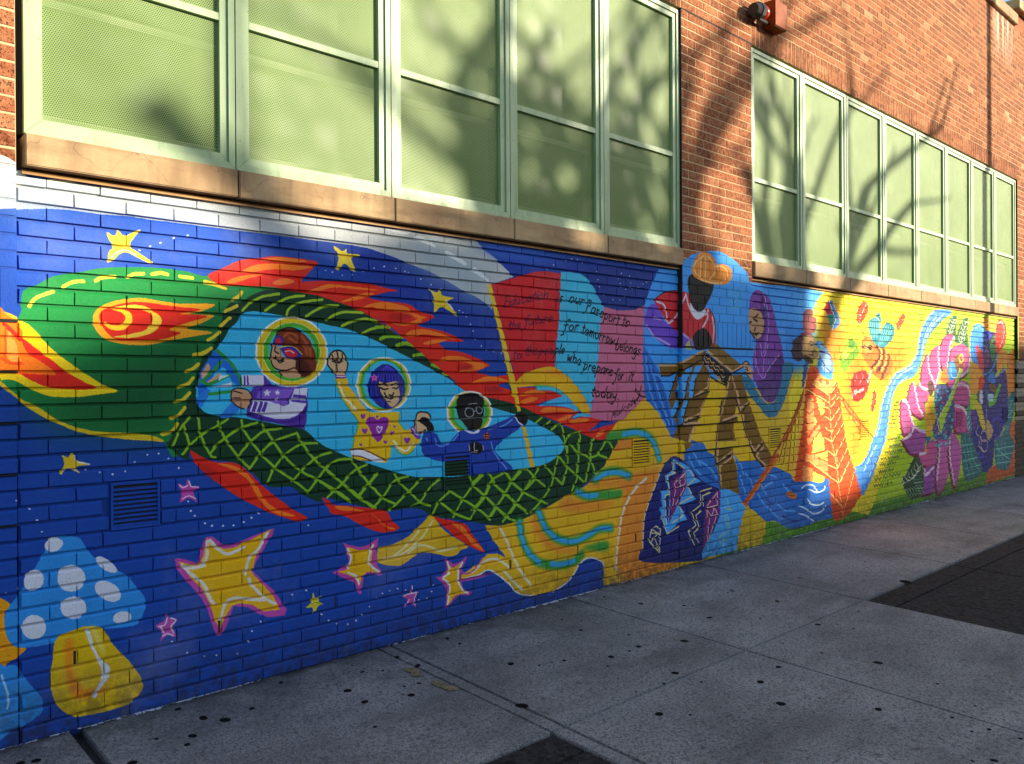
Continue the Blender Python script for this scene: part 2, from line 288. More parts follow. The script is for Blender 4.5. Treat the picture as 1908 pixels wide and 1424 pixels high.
('l','#f6f0c8',0,11,[2216,1313,2232,1279]),
('l','#f6f0c8',0,12,[2481,1103,2522,1061,2564,1044,2613,1081]),
('l','#58a040',0,6,[2126,1442,2142,1385,2184,1314,2254,1226,2259,1202,2231,1117,2223,1075]),
('l','#58a040',0,6,[2517,1251,2523,1201,2559,1159]),
('l','#58a040',0,6,[2475,1074,2516,1032,2576,1023,2613,1046]),
('s','#e8e8f4',0,[2223,1068,2280,1067,2347,1038,2427,996,2347,1002,2274,1033,2222,1042]),
('l','#5a2030',0,6,[2223,1070,2286,1069,2370,1032,2439,998]),
('l','#5a2030',0,6,[2222,1039,2274,1031,2347,1002]),
('s','#eef2ec',0,[2603,1412,2595,1369,2573,1329,2539,1297,2495,1275,2446,1265,2396,1266,2348,1279,2307,1303,2276,1336,2256,1374,2250,1415,2257,1456,2277,1494,2309,1525,2350,1549,2398,1561,2448,1562,2497,1550,2540,1527,2574,1495,2596,1455]),
('s','#d6c02c',0,[2591,1412,2584,1371,2563,1334,2531,1303,2490,1282,2444,1272,2397,1273,2353,1286,2315,1309,2285,1339,2267,1376,2261,1415,2267,1454,2286,1490,2316,1520,2355,1542,2399,1554,2446,1554,2492,1544,2532,1522,2564,1491,2584,1453]),
('s','#4ca838',0,[2577,1412,2570,1373,2551,1338,2522,1309,2484,1289,2442,1279,2399,1280,2358,1292,2323,1314,2296,1343,2279,1377,2273,1415,2280,1452,2297,1486,2325,1515,2360,1535,2401,1547,2444,1547,2486,1537,2523,1516,2552,1487,2571,1451]),
('s','#3db6e4',0,[2555,1412,2549,1376,2533,1342,2507,1315,2475,1296,2439,1287,2402,1288,2367,1299,2337,1319,2313,1346,2299,1379,2294,1414,2299,1450,2314,1482,2338,1509,2369,1529,2404,1539,2441,1540,2477,1530,2509,1510,2534,1483,2549,1449]),
('s','#12207a',0,[2322,1421,2351,1479,2397,1516,2443,1524,2496,1500,2537,1460,2561,1410,2554,1350,2512,1301,2453,1280,2395,1294,2349,1334,2322,1373]),
('s','#d2ae80',0,[2390,1428,2430,1421,2507,1430,2518,1390,2524,1340,2500,1301,2464,1292,2430,1332,2395,1372]),
('l','#4a3ac0',0,5,[2431,1514,2396,1475,2373,1431]),
('l','#4a3ac0',0,5,[2433,1514,2411,1475,2394,1431]),
('l','#4a3ac0',0,5,[2436,1514,2426,1475,2414,1431]),
('l','#4a3ac0',0,5,[2438,1514,2441,1475,2435,1430]),
('l','#4a3ac0',0,5,[2440,1514,2456,1475,2456,1430]),
('l','#4a3ac0',0,5,[2443,1514,2472,1475,2477,1430]),
('l','#4a3ac0',0,5,[2445,1514,2487,1475,2499,1430]),
('l','#4a3ac0',0,5,[2447,1514,2502,1475,2520,1430]),
('l','#3a2cb0',0,6,[2350,1441,2339,1378,2372,1319]),
('l','#3a2cb0',0,6,[2373,1421,2372,1363,2418,1303]),
('l','#3a2cb0',0,6,[2537,1420,2536,1350,2512,1311]),
('l','#0c0c10',0,9,[2396,1411,2425,1416,2448,1406]),
('l','#0c0c10',0,9,[2396,1396,2424,1386,2445,1389]),
('l','#0c0c10',0,9,[2477,1410,2507,1420]),
('l','#0c0c10',0,9,[2477,1393,2501,1390,2513,1398]),
('l','#0c0c10',0,9,[2453,1356,2471,1351,2483,1366]),
('l','#0c0c10',0,9,[2424,1367,2436,1347,2465,1334,2488,1341]),
('l','#0c0c10',0,6,[2387,1426,2395,1372,2430,1332]),
('l','#0c0c10',0,6,[2441,1320,2465,1317]),
('s','#c84fb4',0,[2362,1472,2371,1461,2386,1457,2376,1446,2377,1433,2362,1437,2347,1433,2347,1446,2338,1457,2353,1461]),
('s','#501050',0,[2367,1450,2365,1448,2361,1447,2357,1449,2357,1452,2361,1454,2365,1453]),
('s','#d4b088',0,[2085,1549,2101,1577,2138,1592,2170,1578,2196,1531,2190,1470,2132,1465,2085,1512]),
('l','#0c0c10',0,8,[2085,1544,2101,1577,2138,1592,2172,1578,2196,1531,2188,1470]),
('l','#0c0c10',0,8,[2085,1544,2080,1516,2126,1465]),
('l','#0c0c10',0,8,[2106,1568,2122,1531]),
('l','#0c0c10',0,8,[2135,1585,2143,1540]),
('l','#0c0c10',0,8,[2164,1573,2169,1536]),
('l','#0c0c10',0,8,[2106,1535,2143,1526,2164,1540]),
('l','#0c0c10',0,8,[2132,1517,2137,1479]),
('l','#0c0c10',0,8,[2127,1540,2153,1531]),
('f','#6a2080',0,[2124,1465,2188,1465,2188,1446,2125,1446]),
('l','#e8e8f0',0,6,[2132,1456,2180,1457]),
('s','#8a2a98',0,[2382,1104,2315,1204,2315,1233,2349,1242,2380,1226,2423,1239,2455,1218,2449,1189]),
('l','#e8e0f0',0,6,[2385,1153,2371,1178,2383,1187,2391,1177,2405,1186,2402,1169,2385,1150]),
('s','#8a2a98',0,[2288,1230,2273,1251,2281,1259,2288,1253,2298,1258,2304,1249]),
('s','#8a2a98',0,[2298,1151,2280,1174,2289,1183,2298,1177,2308,1182,2316,1171]),
('s','#8a2a98',0,[2475,1134,2461,1153,2468,1159,2475,1154,2484,1159,2489,1150]),
('s','#8a2a98',0,[2570,1082,2549,1110,2560,1120,2570,1112,2583,1119,2592,1106]),
('s','#8a2a98',0,[2490,1174,2482,1185,2486,1189,2490,1186,2495,1188,2498,1183]),
('s','#8a2a98',0,[2428,1090,2416,1105,2422,1111,2428,1106,2435,1110,2440,1103]),
('s','#8a2a98',0,[2275,1085,2265,1099,2270,1104,2275,1100,2281,1103,2285,1097]),
('s','#8a2a98',0,[2377,1232,2369,1243,2373,1248,2377,1244,2382,1247,2386,1242]),
('s','#d4b088',0,[2626,1202,2636,1247,2676,1256,2720,1244,2729,1203,2682,1194,2707,1173,2694,1138,2657,1134,2620,1166]),
('l','#0c0c10',0,9,[2620,1172,2629,1217,2639,1249,2676,1256,2720,1244,2733,1208]),
('l','#0c0c10',0,9,[2663,1134,2694,1153]),
('s','#6a3aa0',0,[2595,1168,2614,1177,2644,1140,2663,1119,2644,1104,2613,1131]),
('l','#e8e0f4',0,6,[2607,1167,2644,1125]),
('s','#eef2ec',0,[3202,1236,3192,1196,3166,1160,3125,1133,3075,1117,3020,1114,2966,1123,2918,1143,2881,1173,2857,1209,2849,1248,2858,1286,2882,1321,2920,1348,2968,1365,3022,1371,3077,1364,3127,1344,3167,1315,3193,1277]),
('s','#c8b82c',0,[3187,1237,3178,1200,3154,1167,3117,1142,3071,1127,3020,1123,2970,1132,2926,1150,2891,1178,2870,1211,2862,1247,2870,1283,2893,1315,2928,1340,2972,1356,3022,1361,3072,1355,3118,1337,3155,1309,3179,1275]),
('s','#4ca838',0,[3173,1237,3165,1203,3143,1173,3109,1149,3066,1136,3020,1132,2974,1140,2934,1157,2902,1183,2882,1213,2875,1247,2883,1280,2903,1309,2935,1333,2976,1347,3022,1352,3068,1346,3110,1329,3144,1304,3165,1272]),
('s','#46c0b0',0,[3140,1238,3134,1207,3117,1178,3090,1157,3057,1144,3020,1140,2984,1147,2952,1163,2927,1186,2911,1215,2905,1246,2911,1277,2928,1304,2953,1326,2986,1340,3022,1344,3058,1338,3091,1323,3118,1300,3135,1271]),
('s','#1a3a9a',0,[2687,1135,2770,1131,2808,1077,2861,1074,2935,1129,3017,1141,3100,1137,3245,1174,3395,1208,3449,1149,3318,1082,3222,1021,3243,975,3355,875,3001,871,3001,949,2827,964,2718,995,2668,1040]),
('f','#0b3320',0,[2827,962,3001,965,3001,871,2826,881]),
('l','#5a8ae0',0,9,[2763,1101,2789,1058,2841,1060,2894,1083,2935,1118]),
('l','#5a8ae0',0,10,[3186,1056,3200,1011,3243,953,3309,887]),
('l','#5a8ae0',0,9,[2700,1109,2709,1093]),
('l','#5a8ae0',0,10,[3172,1133,3282,1151,3357,1187]),
('s','#0c0c10',0,[2991,1355,3060,1357,3123,1331,3130,1277,3126,1206,3101,1148,3058,1139,3010,1146,2969,1185,2929,1235,2919,1304,2943,1340]),
('s','#1a1410',0,[2963,1233,3031,1210,3115,1223,3101,1153,3030,1140,2983,1174]),
('l','#8a929a',0,7,[3051,1241,3046,1227,3034,1218,3017,1214,3001,1219,2989,1229,2984,1243,2989,1257,3001,1267,3018,1270,3034,1266,3046,1255,3051,1241]),
('l','#8a929a',0,7,[3118,1253,3115,1242,3106,1235,3094,1233,3082,1236,3074,1244,3070,1254,3074,1264,3082,1272,3094,1274,3106,1271,3115,1263,3118,1253]),
('l','#8a929a',0,6,[3045,1247,3071,1249]),
('l','#8a929a',0,6,[2949,1205,3129,1209]),
('l','#8a929a',0,6,[3011,1291,3074,1295]),
('s','#dfe4ee',0,[2989,1147,3044,1126,3100,1139,3086,1121,3044,1115,3003,1125]),
('s','#0c0c10',0,[3388,1214,3419,1229,3473,1222,3496,1187,3472,1148,3433,1152]),
('s','#0c0c10',0,[2657,1203,2676,1228,2726,1211,2757,1153,2713,1147,2700,1171]),
('l','#e0e4ee',0,8,[3388,1202,3410,1168,3453,1146]),
('s','#0c0c10',0,[3016,1055,3058,1066,3100,1055,3121,1027,3106,995,3057,993,3023,1006]),
('l','#b0b4bc',0,6,[3012,1050,3016,1017]),
('l','#b0b4bc',0,6,[3054,1058,3054,1015,3078,1013]),
('l','#b0b4bc',0,6,[3121,1038,3126,1010]),
('l','#b0b4bc',0,6,[3029,1003,3085,1002]),
('s','#c8602a',0,[3154,1121,3165,1107,3184,1102,3172,1091,3172,1075,3153,1081,3134,1077,3135,1092,3123,1105,3142,1109]),
('l','#0c0c10',0,6,[3136,1108,3172,1101]),
('l','#0c0c10',0,6,[3136,1092,3171,1087]),
('f','#e0b428',0,[3445,1143,3476,1142,3553,879,3509,882]),
('l','#84b52c',0,11,[1299,1144,1339,1229,1380,1273]),
('l','#84b52c',0,11,[1349,1239,1369,1166,1374,1145]),
('l','#84b52c',0,11,[1416,1267,1426,1189,1467,1098,1493,1080]),
('l','#84b52c',0,11,[1343,1106,1415,1179,1554,1256]),
('l','#84b52c',0,12,[1467,1098,1515,1152,1614,1211,1698,1235]),
('l','#84b52c',0,12,[1505,1248,1537,1172,1602,1078,1657,1020]),
('l','#84b52c',0,12,[1602,1078,1647,1129,1727,1190,1827,1202]),
('l','#84b52c',0,12,[1620,1249,1636,1194,1709,1092,1790,1009,1885,940,1971,870]),
('l','#84b52c',0,12,[1657,1014,1715,1086,1779,1137,1899,1173]),
('l','#84b52c',0,12,[1721,1228,1767,1160,1838,1061,1928,982,2016,934]),
('l','#84b52c',0,12,[1748,941,1784,1010,1850,1077,1930,1117,2017,1118]),
('l','#84b52c',0,13,[1905,1175,1942,1111,2004,1033,2074,975,2172,891,2253,818,2364,751]),
('l','#84b52c',0,12,[1879,935,1928,982,2010,1044,2101,1067]),
('l','#84b52c',0,13,[1965,876,2022,939,2068,988,2133,1023,2214,1024]),
('l','#84b52c',0,13,[2073,836,2159,898,2227,957,2310,987]),
('l','#84b52c',0,13,[2214,1024,2261,960,2323,883,2365,843]),
('l','#84b52c',0,13,[2253,824,2365,928]),
('l','#84b52c',0,13,[2016,934,2080,888,2212,798]),
('l','#84b52c',0,12,[2044,917,2128,863,2202,808]),
('l','#84b52c',0,12,[2077,967,2162,901,2263,820,2346,751]),
('l','#84b52c',0,12,[2076,839,2162,901,2223,949]),
('l','#84b52c',0,13,[2264,951,2326,880,2411,798,2484,760]),
('l','#84b52c',0,13,[2256,820,2326,886,2383,936]),
('l','#84b52c',0,13,[2346,751,2411,805,2485,884,2575,901]),
('l','#84b52c',0,13,[2485,921,2529,861,2589,811,2658,747,2729,721]),
('l','#84b52c',0,13,[2454,726,2574,813,2667,880]),
('l','#84b52c',0,13,[2604,734,2666,759,2730,830,2802,868]),
('l','#84b52c',0,14,[2744,674,2785,734,2867,791]),
('l','#84b52c',0,14,[2867,791,2959,735,3071,669,3177,589]),
('l','#84b52c',0,14,[2891,637,2959,728,3046,813,3125,867]),
('l','#84b52c',0,14,[2809,725,2908,655,3018,608]),
('l','#84b52c',0,14,[3011,863,3054,799,3133,737,3223,659,3324,585]),
('l','#84b52c',0,14,[3018,608,3071,676,3133,731,3197,834]),
('l','#84b52c',0,15,[3179,856,3224,790,3297,735,3391,662,3468,611]),
('l','#84b52c',0,15,[3168,590,3232,665,3354,799,3431,856]),
('l','#84b52c',0,15,[3277,563,3391,669,3469,739,3559,802]),
('l','#84b52c',0,15,[3317,851,3373,783,3450,734]),
('l','#84b52c',0,13,[3036,824,3107,865]),
('l','#84b52c',0,14,[3036,811,3132,734,3213,664,3314,583,3380,557]),
('l','#84b52c',0,14,[3035,663,3124,735,3187,824,3279,858]),
('l','#84b52c',0,14,[3169,867,3223,787,3297,731,3391,658,3487,591]),
('l','#84b52c',0,14,[3158,601,3222,663,3297,731,3354,810,3431,866,3499,868]),
('l','#84b52c',0,14,[3298,863,3354,803,3449,730,3537,685,3658,633]),
('l','#84b52c',0,14,[3314,583,3391,658,3449,730,3538,815,3599,875]),
('l','#84b52c',0,14,[3479,877,3548,814,3638,748]),
('l','#84b52c',0,15,[3517,594,3607,656,3690,736,3722,806,3765,936]),
('l','#84b52c',0,15,[3640,886,3722,806,3805,740]),
('l','#84b52c',0,15,[3765,936,3849,855,3947,787,4013,736]),
('l','#84b52c',0,15,[3805,747,3849,855,3850,990]),
('l','#84b52c',0,15,[3883,1003,3948,946,3960,1029]),
('l','#84b52c',0,15,[3891,694,3947,787,3959,953]),
('l','#84b52c',0,15,[4025,742,4071,884,4095,1021]),
('l','#84b52c',0,15,[3959,945,4071,892,4128,787]),
('l','#84b52c',0,16,[4071,900,4152,917,4247,1005,4306,954]),
('l','#84b52c',0,16,[4152,917,4246,887]),
('l','#84b52c',0,14,[3703,1108,3745,1130,3796,1136,3829,1019,3854,873,3801,752]),
('l','#84b52c',0,14,[3820,1007,3872,1064,3978,1083]),
('l','#84b52c',0,14,[3978,1071,3959,926,3940,812]),
('l','#84b52c',0,15,[4113,1027,4076,949,4075,881,4020,739]),
('l','#84b52c',0,14,[3565,1161,3613,1188]),
('l','#84b52c',0,14,[3646,1140,3687,1164]),
('s','#d42a1e',0,[1379,1124,1430,1090,1493,1062,1585,1050,1640,1016,1696,957,1754,902,1824,845,1878,800,1961,745,1914,731,1842,760,1753,798,1667,848,1611,881,1514,955,1425,1035,1394,1077]),
('s','#f07a28',0,[1504,1053,1569,1042,1635,1005,1696,930,1736,860,1794,810,1896,764,1830,772,1759,808,1696,881,1657,955,1585,1015]),
('s','#a81a1a',10,[1414,1060,1477,1029,1514,968,1461,1004]),
('s','#d42a1e',0,[2044,839,2082,821,2115,794,2208,778,2325,753,2432,723,2468,669,2516,626,2468,610,2381,619,2262,676,2174,729,2101,749,2076,787]),
('s','#f07a28',0,[2115,788,2208,772,2297,738,2367,700,2425,650,2490,623,2453,625,2396,666,2353,713,2263,745,2161,760]),
('s','#d42a1e',0,[2744,658,2809,640,2924,607,2992,578,3043,511,3095,450,3130,394,3008,456,2915,515,2841,578]),
('s','#f07a28',0,[2882,605,2966,575,3017,515,3069,467,3122,405,3034,459,2974,527]),
('f','#c4222a',0,[3197,2012,3372,2067,3568,2123,3665,2134,3801,2131,3789,1958,3784,1833,3770,1738,3748,1654,3743,1512,3652,1515,3547,1494,3444,1448,3382,1403,3368,1510,3309,1677,3251,1852]),
('f','#45b8dc',0,[3801,2142,3885,2147,3990,2144,4062,2116,4117,2065,4172,1994,4227,1935,4198,1852,4179,1764,4173,1639,4139,1421,4129,1314,4097,1287,4092,1219,4069,1208,4016,1301,3945,1387,3841,1463,3740,1510,3740,1531,3747,1515,3748,1654,3770,1738,3784,1833,3789,1958]),
('f','#c46a8a',0,[4227,1936,4381,1918,4521,1929,4582,1938,4678,1975,4664,1847,4657,1649,4661,1451,4656,1407,4679,1299,4531,1212,4430,1151,4351,1134,4189,1153,4078,1177,4087,1226,4106,1287,4145,1472,4173,1639,4179,1764,4198,1852]),
('l','#5c1232',0,9,[3349,1952,3322,1946,3298,1882,3331,1891]),
('l','#5c1232',0,9,[3309,1915,3333,1922]),
('l','#5c1232',0,9,[3399,1966,3377,1899]),
('l','#5c1232',0,9,[3385,1925,3372,1929,3351,1909,3358,1895,3381,1910]),
('l','#5c1232',0,9,[3404,1936,3395,1912,3404,1904,3424,1921]),
('l','#5c1232',0,9,[3432,1942,3423,1912,3428,1909]),
('l','#5c1232',0,9,[3480,1947,3465,1949,3444,1929,3451,1914,3473,1924]),
('l','#5c1232',0,9,[3534,1964,3509,1958,3492,1939,3495,1924,3518,1938,3531,1961]),
('l','#5c1232',0,9,[3532,1963,3524,1933,3530,1931]),
('l','#5c1232',0,9,[3567,1993,3547,1941,3557,1937]),
('l','#5c1232',0,9,[3546,1969,3576,1977]),
('l','#5c1232',0,9,[3588,1975,3576,1944,3582,1942]),
('l','#5c1232',0,9,[3595,1993,3597,1997]),
('l','#5c1232',0,9,[3618,1982,3597,1964,3599,1946,3621,1953,3632,1975,3618,1982]),
('l','#5c1232',0,9,[3653,1989,3640,1954]),
('l','#5c1232',0,9,[3648,1975,3668,1992,3679,1988,3672,1961]),
('l','#5c1232',0,9,[3357,1796,3339,1746,3347,1742]),
('l','#5c1232',0,9,[3339,1774,3363,1781]),
('l','#5c1232',0,9,[3381,1811,3358,1744]),
('l','#5c1232',0,9,[3366,1764,3382,1780,3390,1775,3384,1749]),
('l','#5c1232',0,9,[3405,1769,3432,1778,3426,1789,3410,1779,3403,1765,3409,1754,3430,1765]),
('l','#5c1232',0,9,[3522,1839,3511,1844,3499,1829,3469,1757,3445,1741]),
('l','#5c1232',0,9,[3474,1806,3505,1811]),
('l','#5c1232',0,9,[3519,1813,3510,1789,3519,1781,3540,1797]),
('l','#5c1232',0,9,[3548,1817,3539,1787,3544,1784]),
('l','#5c1232',0,9,[3588,1846,3568,1795,3579,1790]),
('l','#5c1232',0,9,[3567,1823,3597,1830]),
('l','#5c1232',0,9,[3605,1826,3596,1802,3605,1794,3626,1810]),
('l','#5c1232',0,9,[3635,1831,3625,1800,3630,1798]),
('l','#5c1232',0,9,[3655,1834,3642,1799]),
('l','#5c1232',0,9,[3648,1817,3665,1834,3677,1834]),
('l','#5c1232',0,9,[3687,1823,3721,1831,3712,1843,3693,1833,3684,1819,3693,1807,3719,1817]),
('l','#5c1232',0,9,[3395,1617,3376,1567,3386,1562]),
('l','#5c1232',0,9,[3375,1596,3404,1600]),
('l','#5c1232',0,9,[3426,1598,3406,1583,3408,1564,3429,1570,3439,1590,3426,1598]),
('l','#5c1232',0,9,[3502,1644,3483,1593,3492,1588]),
('l','#5c1232',0,9,[3484,1623,3509,1627]),
('l','#5c1232',0,9,[3528,1656,3504,1589]),
('l','#5c1232',0,9,[3512,1609,3528,1623,3537,1618,3530,1591]),
('l','#5c1232',0,9,[3553,1609,3581,1615,3574,1628,3558,1620,3550,1606,3556,1593,3578,1602]),
('l','#5c1232',0,9,[3611,1625,3583,1563]),
('l','#5c1232',0,9,[3607,1618,3624,1626,3631,1614,3610,1595,3598,1597]),
('l','#5c1232',0,9,[3646,1613,3675,1618,3667,1629,3651,1622,3643,1609,3650,1598,3673,1606]),
('l','#5c1232',0,9,[3708,1633,3689,1619,3691,1601,3711,1606,3720,1625,3708,1633]),
('l','#0c0c10',0,9,[3751,1636,3722,1571]),
('l','#0c0c10',0,9,[3747,1630,3764,1637,3770,1624,3750,1604,3738,1607]),
('l','#0c0c10',0,9,[3804,1670,3780,1608,3787,1605]),
('l','#0c0c10',0,9,[3802,1621,3830,1625,3823,1638,3807,1631,3799,1618,3805,1605,3827,1612]),
('l','#5c1232',0,9,[3770,1977,3754,1947,3774,1945]),
('l','#5c1232',0,9,[3783,1994,3787,1999]),
('l','#0c0c10',0,10,[3820,1977,3807,1980,3796,1969,3810,1957,3803,1945,3786,1948]),
('l','#0c0c10',0,10,[3909,1984,3886,1970,3888,1948,3913,1949,3924,1971,3909,1984]),
('l','#0c0c10',0,10,[3948,1980,3937,1954,3948,1942,3971,1955]),
('l','#0c0c10',0,10,[3981,1977,3970,1944,3976,1939]),
('l','#0c0c10',0,10,[4004,1975,3989,1938]),
('l','#0c0c10',0,10,[3996,1957,4015,1972,4029,1969]),
('l','#0c0c10',0,10,[4074,1973,4034,1886,4024,1880]),
('l','#0c0c10',0,10,[4066,1971,4089,1970,4094,1948,4077,1932,4057,1933]),
('l','#0c0c10',0,10,[4137,1917,4115,1923,4097,1907,4098,1886,4121,1892,4135,1916]),
('l','#0c0c10',0,10,[4135,1917,4126,1883,4131,1878]),
('l','#0c0c10',0,10,[4174,1904,4159,1911,4148,1902,4163,1884,4155,1872,4137,1880]),
('l','#0c0c10',0,10,[4219,1893,4205,1900,4193,1891,4208,1873,4200,1860,4182,1869]),
('l','#0c0c10',0,10,[4245,1890,4209,1816]),
('l','#0c0c10',0,10,[4240,1883,4259,1887,4265,1869,4242,1850,4229,1857]),
('l','#0c0c10',0,10,[4301,1876,4280,1865,4280,1840,4301,1839,4313,1861,4301,1876]),
('l','#0c0c10',0,10,[4334,1868,4319,1830]),
('l','#0c0c10',0,10,[4326,1849,4343,1864,4355,1859]),
('l','#0c0c10',0,10,[4391,1884,4367,1826,4376,1816]),
('l','#0c0c10',0,10,[4369,1864,4398,1859]),
('l','#0c0c10',0,10,[4453,1877,4428,1818,4439,1810]),
('l','#0c0c10',0,10,[4430,1854,4461,1855]),
('l','#0c0c10',0,10,[4484,1849,4461,1833,4462,1810,4485,1813,4498,1837,4484,1849]),
('l','#0c0c10',0,10,[3886,1824,3874,1831,3859,1816,3825,1739,3796,1724]),
('l','#0c0c10',0,10,[3830,1793,3867,1795]),
('l','#0c0c10',0,10,[3902,1796,3877,1780,3880,1759,3906,1763,3918,1785,3902,1796]),
('l','#0c0c10',0,10,[3943,1797,3928,1760]),
('l','#0c0c10',0,10,[3935,1779,3955,1796,3969,1794]),
('l','#0c0c10',0,10,[4029,1804,4007,1750,4016,1740]),
('l','#0c0c10',0,10,[4009,1785,4035,1781]),
('l','#0c0c10',0,10,[4055,1771,4035,1760,4035,1736,4055,1736,4066,1757,4055,1771]),
('l','#0c0c10',0,10,[4085,1765,4071,1728]),
('l','#0c0c10',0,10,[4079,1750,4095,1763,4099,1754,4090,1724]),
('l','#0c0c10',0,10,[4097,1747,4113,1759,4118,1750,4110,1720]),
('l','#0c0c10',0,10,[4155,1750,4135,1739,4135,1714,4155,1714,4167,1736,4155,1750]),
('l','#0c0c10',0,10,[4187,1744,4172,1707]),
('l','#0c0c10',0,10,[4179,1725,4195,1740,4206,1736]),
('l','#0c0c10',0,10,[4220,1737,4205,1700]),
('l','#0c0c10',0,10,[4213,1718,4229,1733,4240,1729]),
('l','#0c0c10',0,10,[4267,1727,4247,1715,4247,1691,4267,1690,4279,1713,4267,1727]),
('l','#0c0c10',0,10,[4298,1721,4292,1681,4313,1705,4312,1677,4337,1713]),
('l','#0c0c10',0,10,[4375,1723,4345,1646,4367,1643,4381,1661,4376,1682,4356,1673]),
('l','#0c0c10',0,10,[4397,1659,4426,1659,4420,1676,4402,1670,4393,1655,4399,1638,4422,1643]),
('l','#0c0c10',0,10,[4464,1710,4435,1637,4441,1632]),
('l','#0c0c10',0,10,[4478,1668,4458,1654,4457,1630,4477,1631,4489,1654,4478,1668]),
('l','#0c0c10',0,10,[4509,1663,4494,1624]),
('l','#0c0c10',0,10,[4503,1648,4523,1661,4531,1652,4522,1620]),
('l','#0c0c10',0,10,[4583,1653,4564,1655,4546,1637,4552,1620,4576,1637]),
('l','#0c0c10',0,10,[4583,1653,4561,1594,4540,1576,4525,1591]),
('l','#0c0c10',0,11,[4624,1643,4610,1649,4598,1638,4612,1622,4603,1608,4585,1615]),
('l','#0c0c10',0,10,[3866,1597,3861,1559,3881,1581,3880,1554,3903,1588]),
('l','#0c0c10',0,10,[3933,1619,3906,1547]),
('l','#0c0c10',0,10,[3915,1569,3933,1580,3942,1570,3934,1540]),
('l','#0c0c10',0,10,[3977,1569,3957,1558,3957,1534,3977,1533,3988,1554,3977,1569]),
('l','#0c0c10',0,10,[4030,1539,3996,1467]),
('l','#0c0c10',0,10,[4026,1532,4044,1537,4050,1520,4027,1500,4015,1506]),
('l','#0c0c10',0,10,[4072,1532,4058,1496]),
('l','#0c0c10',0,10,[4065,1514,4081,1529,4092,1526]),
('l','#0c0c10',0,10,[4101,1509,4132,1508,4125,1525,4106,1520,4097,1505,4104,1489,4129,1493]),
('l','#0c0c10',0,10,[4158,1520,4123,1447]),
('l','#0c0c10',0,10,[4153,1513,4172,1518,4179,1501,4155,1481,4142,1487]),
('l','#0c0c10',0,10,[4236,1508,4211,1512,4193,1495,4194,1475,4218,1483,4233,1507]),
('l','#0c0c10',0,10,[4234,1508,4224,1474,4229,1470]),
('l','#0c0c10',0,10,[4249,1506,4234,1469]),
('l','#0c0c10',0,10,[4241,1487,4259,1503,4270,1499]),
('l','#0c0c10',0,10,[4279,1482,4311,1481,4304,1498,4285,1493,4275,1478,4283,1461,4308,1465]),
('l','#0c0c10',0,10,[4385,1499,4378,1507,4367,1492,4333,1412,4312,1398]),
('l','#0c0c10',0,10,[4345,1470,4368,1469]),
('l','#0c0c10',0,10,[4390,1468,4372,1453,4370,1430,4387,1433,4399,1456,4390,1468]),
('l','#0c0c10',0,10,[4416,1467,4401,1429]),
('l','#0c0c10',0,10,[4408,1448,4423,1465,4432,1462]),
('l','#0c0c10',0,10,[4502,1461,4487,1427,4492,1423]),
('l','#0c0c10',0,10,[4511,1481,4513,1486]),
('l','#0c0c10',0,10,[4542,1489,4516,1430,4527,1422]),
('l','#0c0c10',0,10,[4517,1465,4550,1467]),
('l','#0c0c10',0,11,[4127,1380,4104,1327,4116,1318]),
('l','#0c0c10',0,11,[4103,1360,4137,1359]),
('l','#0c0c10',0,11,[4163,1350,4139,1338,4141,1316,4166,1317,4178,1338,4163,1350]),
('l','#0c0c10',0,11,[4253,1379,4226,1306]),
('l','#0c0c10',0,11,[4236,1335,4219,1345,4194,1329,4202,1309,4230,1319]),
('l','#0c0c10',0,11,[4301,1336,4271,1339,4251,1323,4254,1303,4282,1312,4298,1335]),
('l','#0c0c10',0,11,[4298,1336,4290,1303,4296,1299]),
('l','#0c0c10',0,11,[4317,1334,4312,1312,4324,1303,4345,1312]),
('l','#0c0c10',0,11,[4354,1331,4331,1280,4304,1260,4282,1270]),
('l','#0c0c10',0,11,[4366,1293,4370,1291]),
('l','#0c0c10',0,6,[4293,1149,4319,1203,4321,1179,4348,1216,4331,1165]),
('l','#0c0c10',0,6,[4395,1216,4372,1206,4355,1187,4357,1176,4380,1193,4393,1214]),
('l','#0c0c10',0,6,[4393,1215,4385,1191,4390,1190]),
('l','#0c0c10',0,6,[4423,1251,4398,1196,4405,1197]),
('l','#0c0c10',0,6,[4454,1238,4440,1235,4419,1214,4425,1206,4446,1218]),
('l','#0c0c10',0,6,[4487,1255,4466,1237,4467,1224,4488,1235,4499,1254,4487,1255]),
('l','#0c0c10',0,6,[4535,1300,4509,1244,4516,1245]),
('l','#0c0c10',0,6,[4539,1278,4525,1249]),
('l','#0c0c10',0,6,[4533,1266,4549,1282,4554,1280,4545,1257]),
('l','#0c0c10',0,6,[4552,1274,4569,1291,4575,1289,4568,1267]),
('l','#0c0c10',0,12,[4563,1362,4604,1315,4676,1301]),
('l','#0c0c10',0,12,[4625,1380,4604,1315,4552,1257]),
('s','#e8b628',0,[3395,1421,3480,1477,3624,1512,3731,1515,3841,1466,3945,1390,4025,1304,4083,1207,4033,1200,3953,1236,3874,1304,3772,1354,3664,1384,3543,1394,3394,1387]),
('l','#3f9a50',5,18,[3567,1391,3689,1384,3789,1347,3874,1292,3953,1230]),
('l','#48b8d8',4,25,[3583,1378,3730,1369,3823,1329,3892,1274,3926,1231]),
('s','#48b0e0',0,[3598,1269,3705,1303,3840,1323,3909,1279,3961,1223,3839,1251,3704,1267]),
('s','#48b0e0',0,[3899,1177,3961,1205,4051,1202,4078,1177,3979,1185]),
('s','#e8902e',10,[3624,1495,3756,1496,3875,1424,3980,1332,4051,1227,4025,1301,3927,1388,3807,1454]),
('f','#e6c22c',0,[3161,2011,3194,2013,3309,1677,3412,1327,3366,1328,3272,1676]),
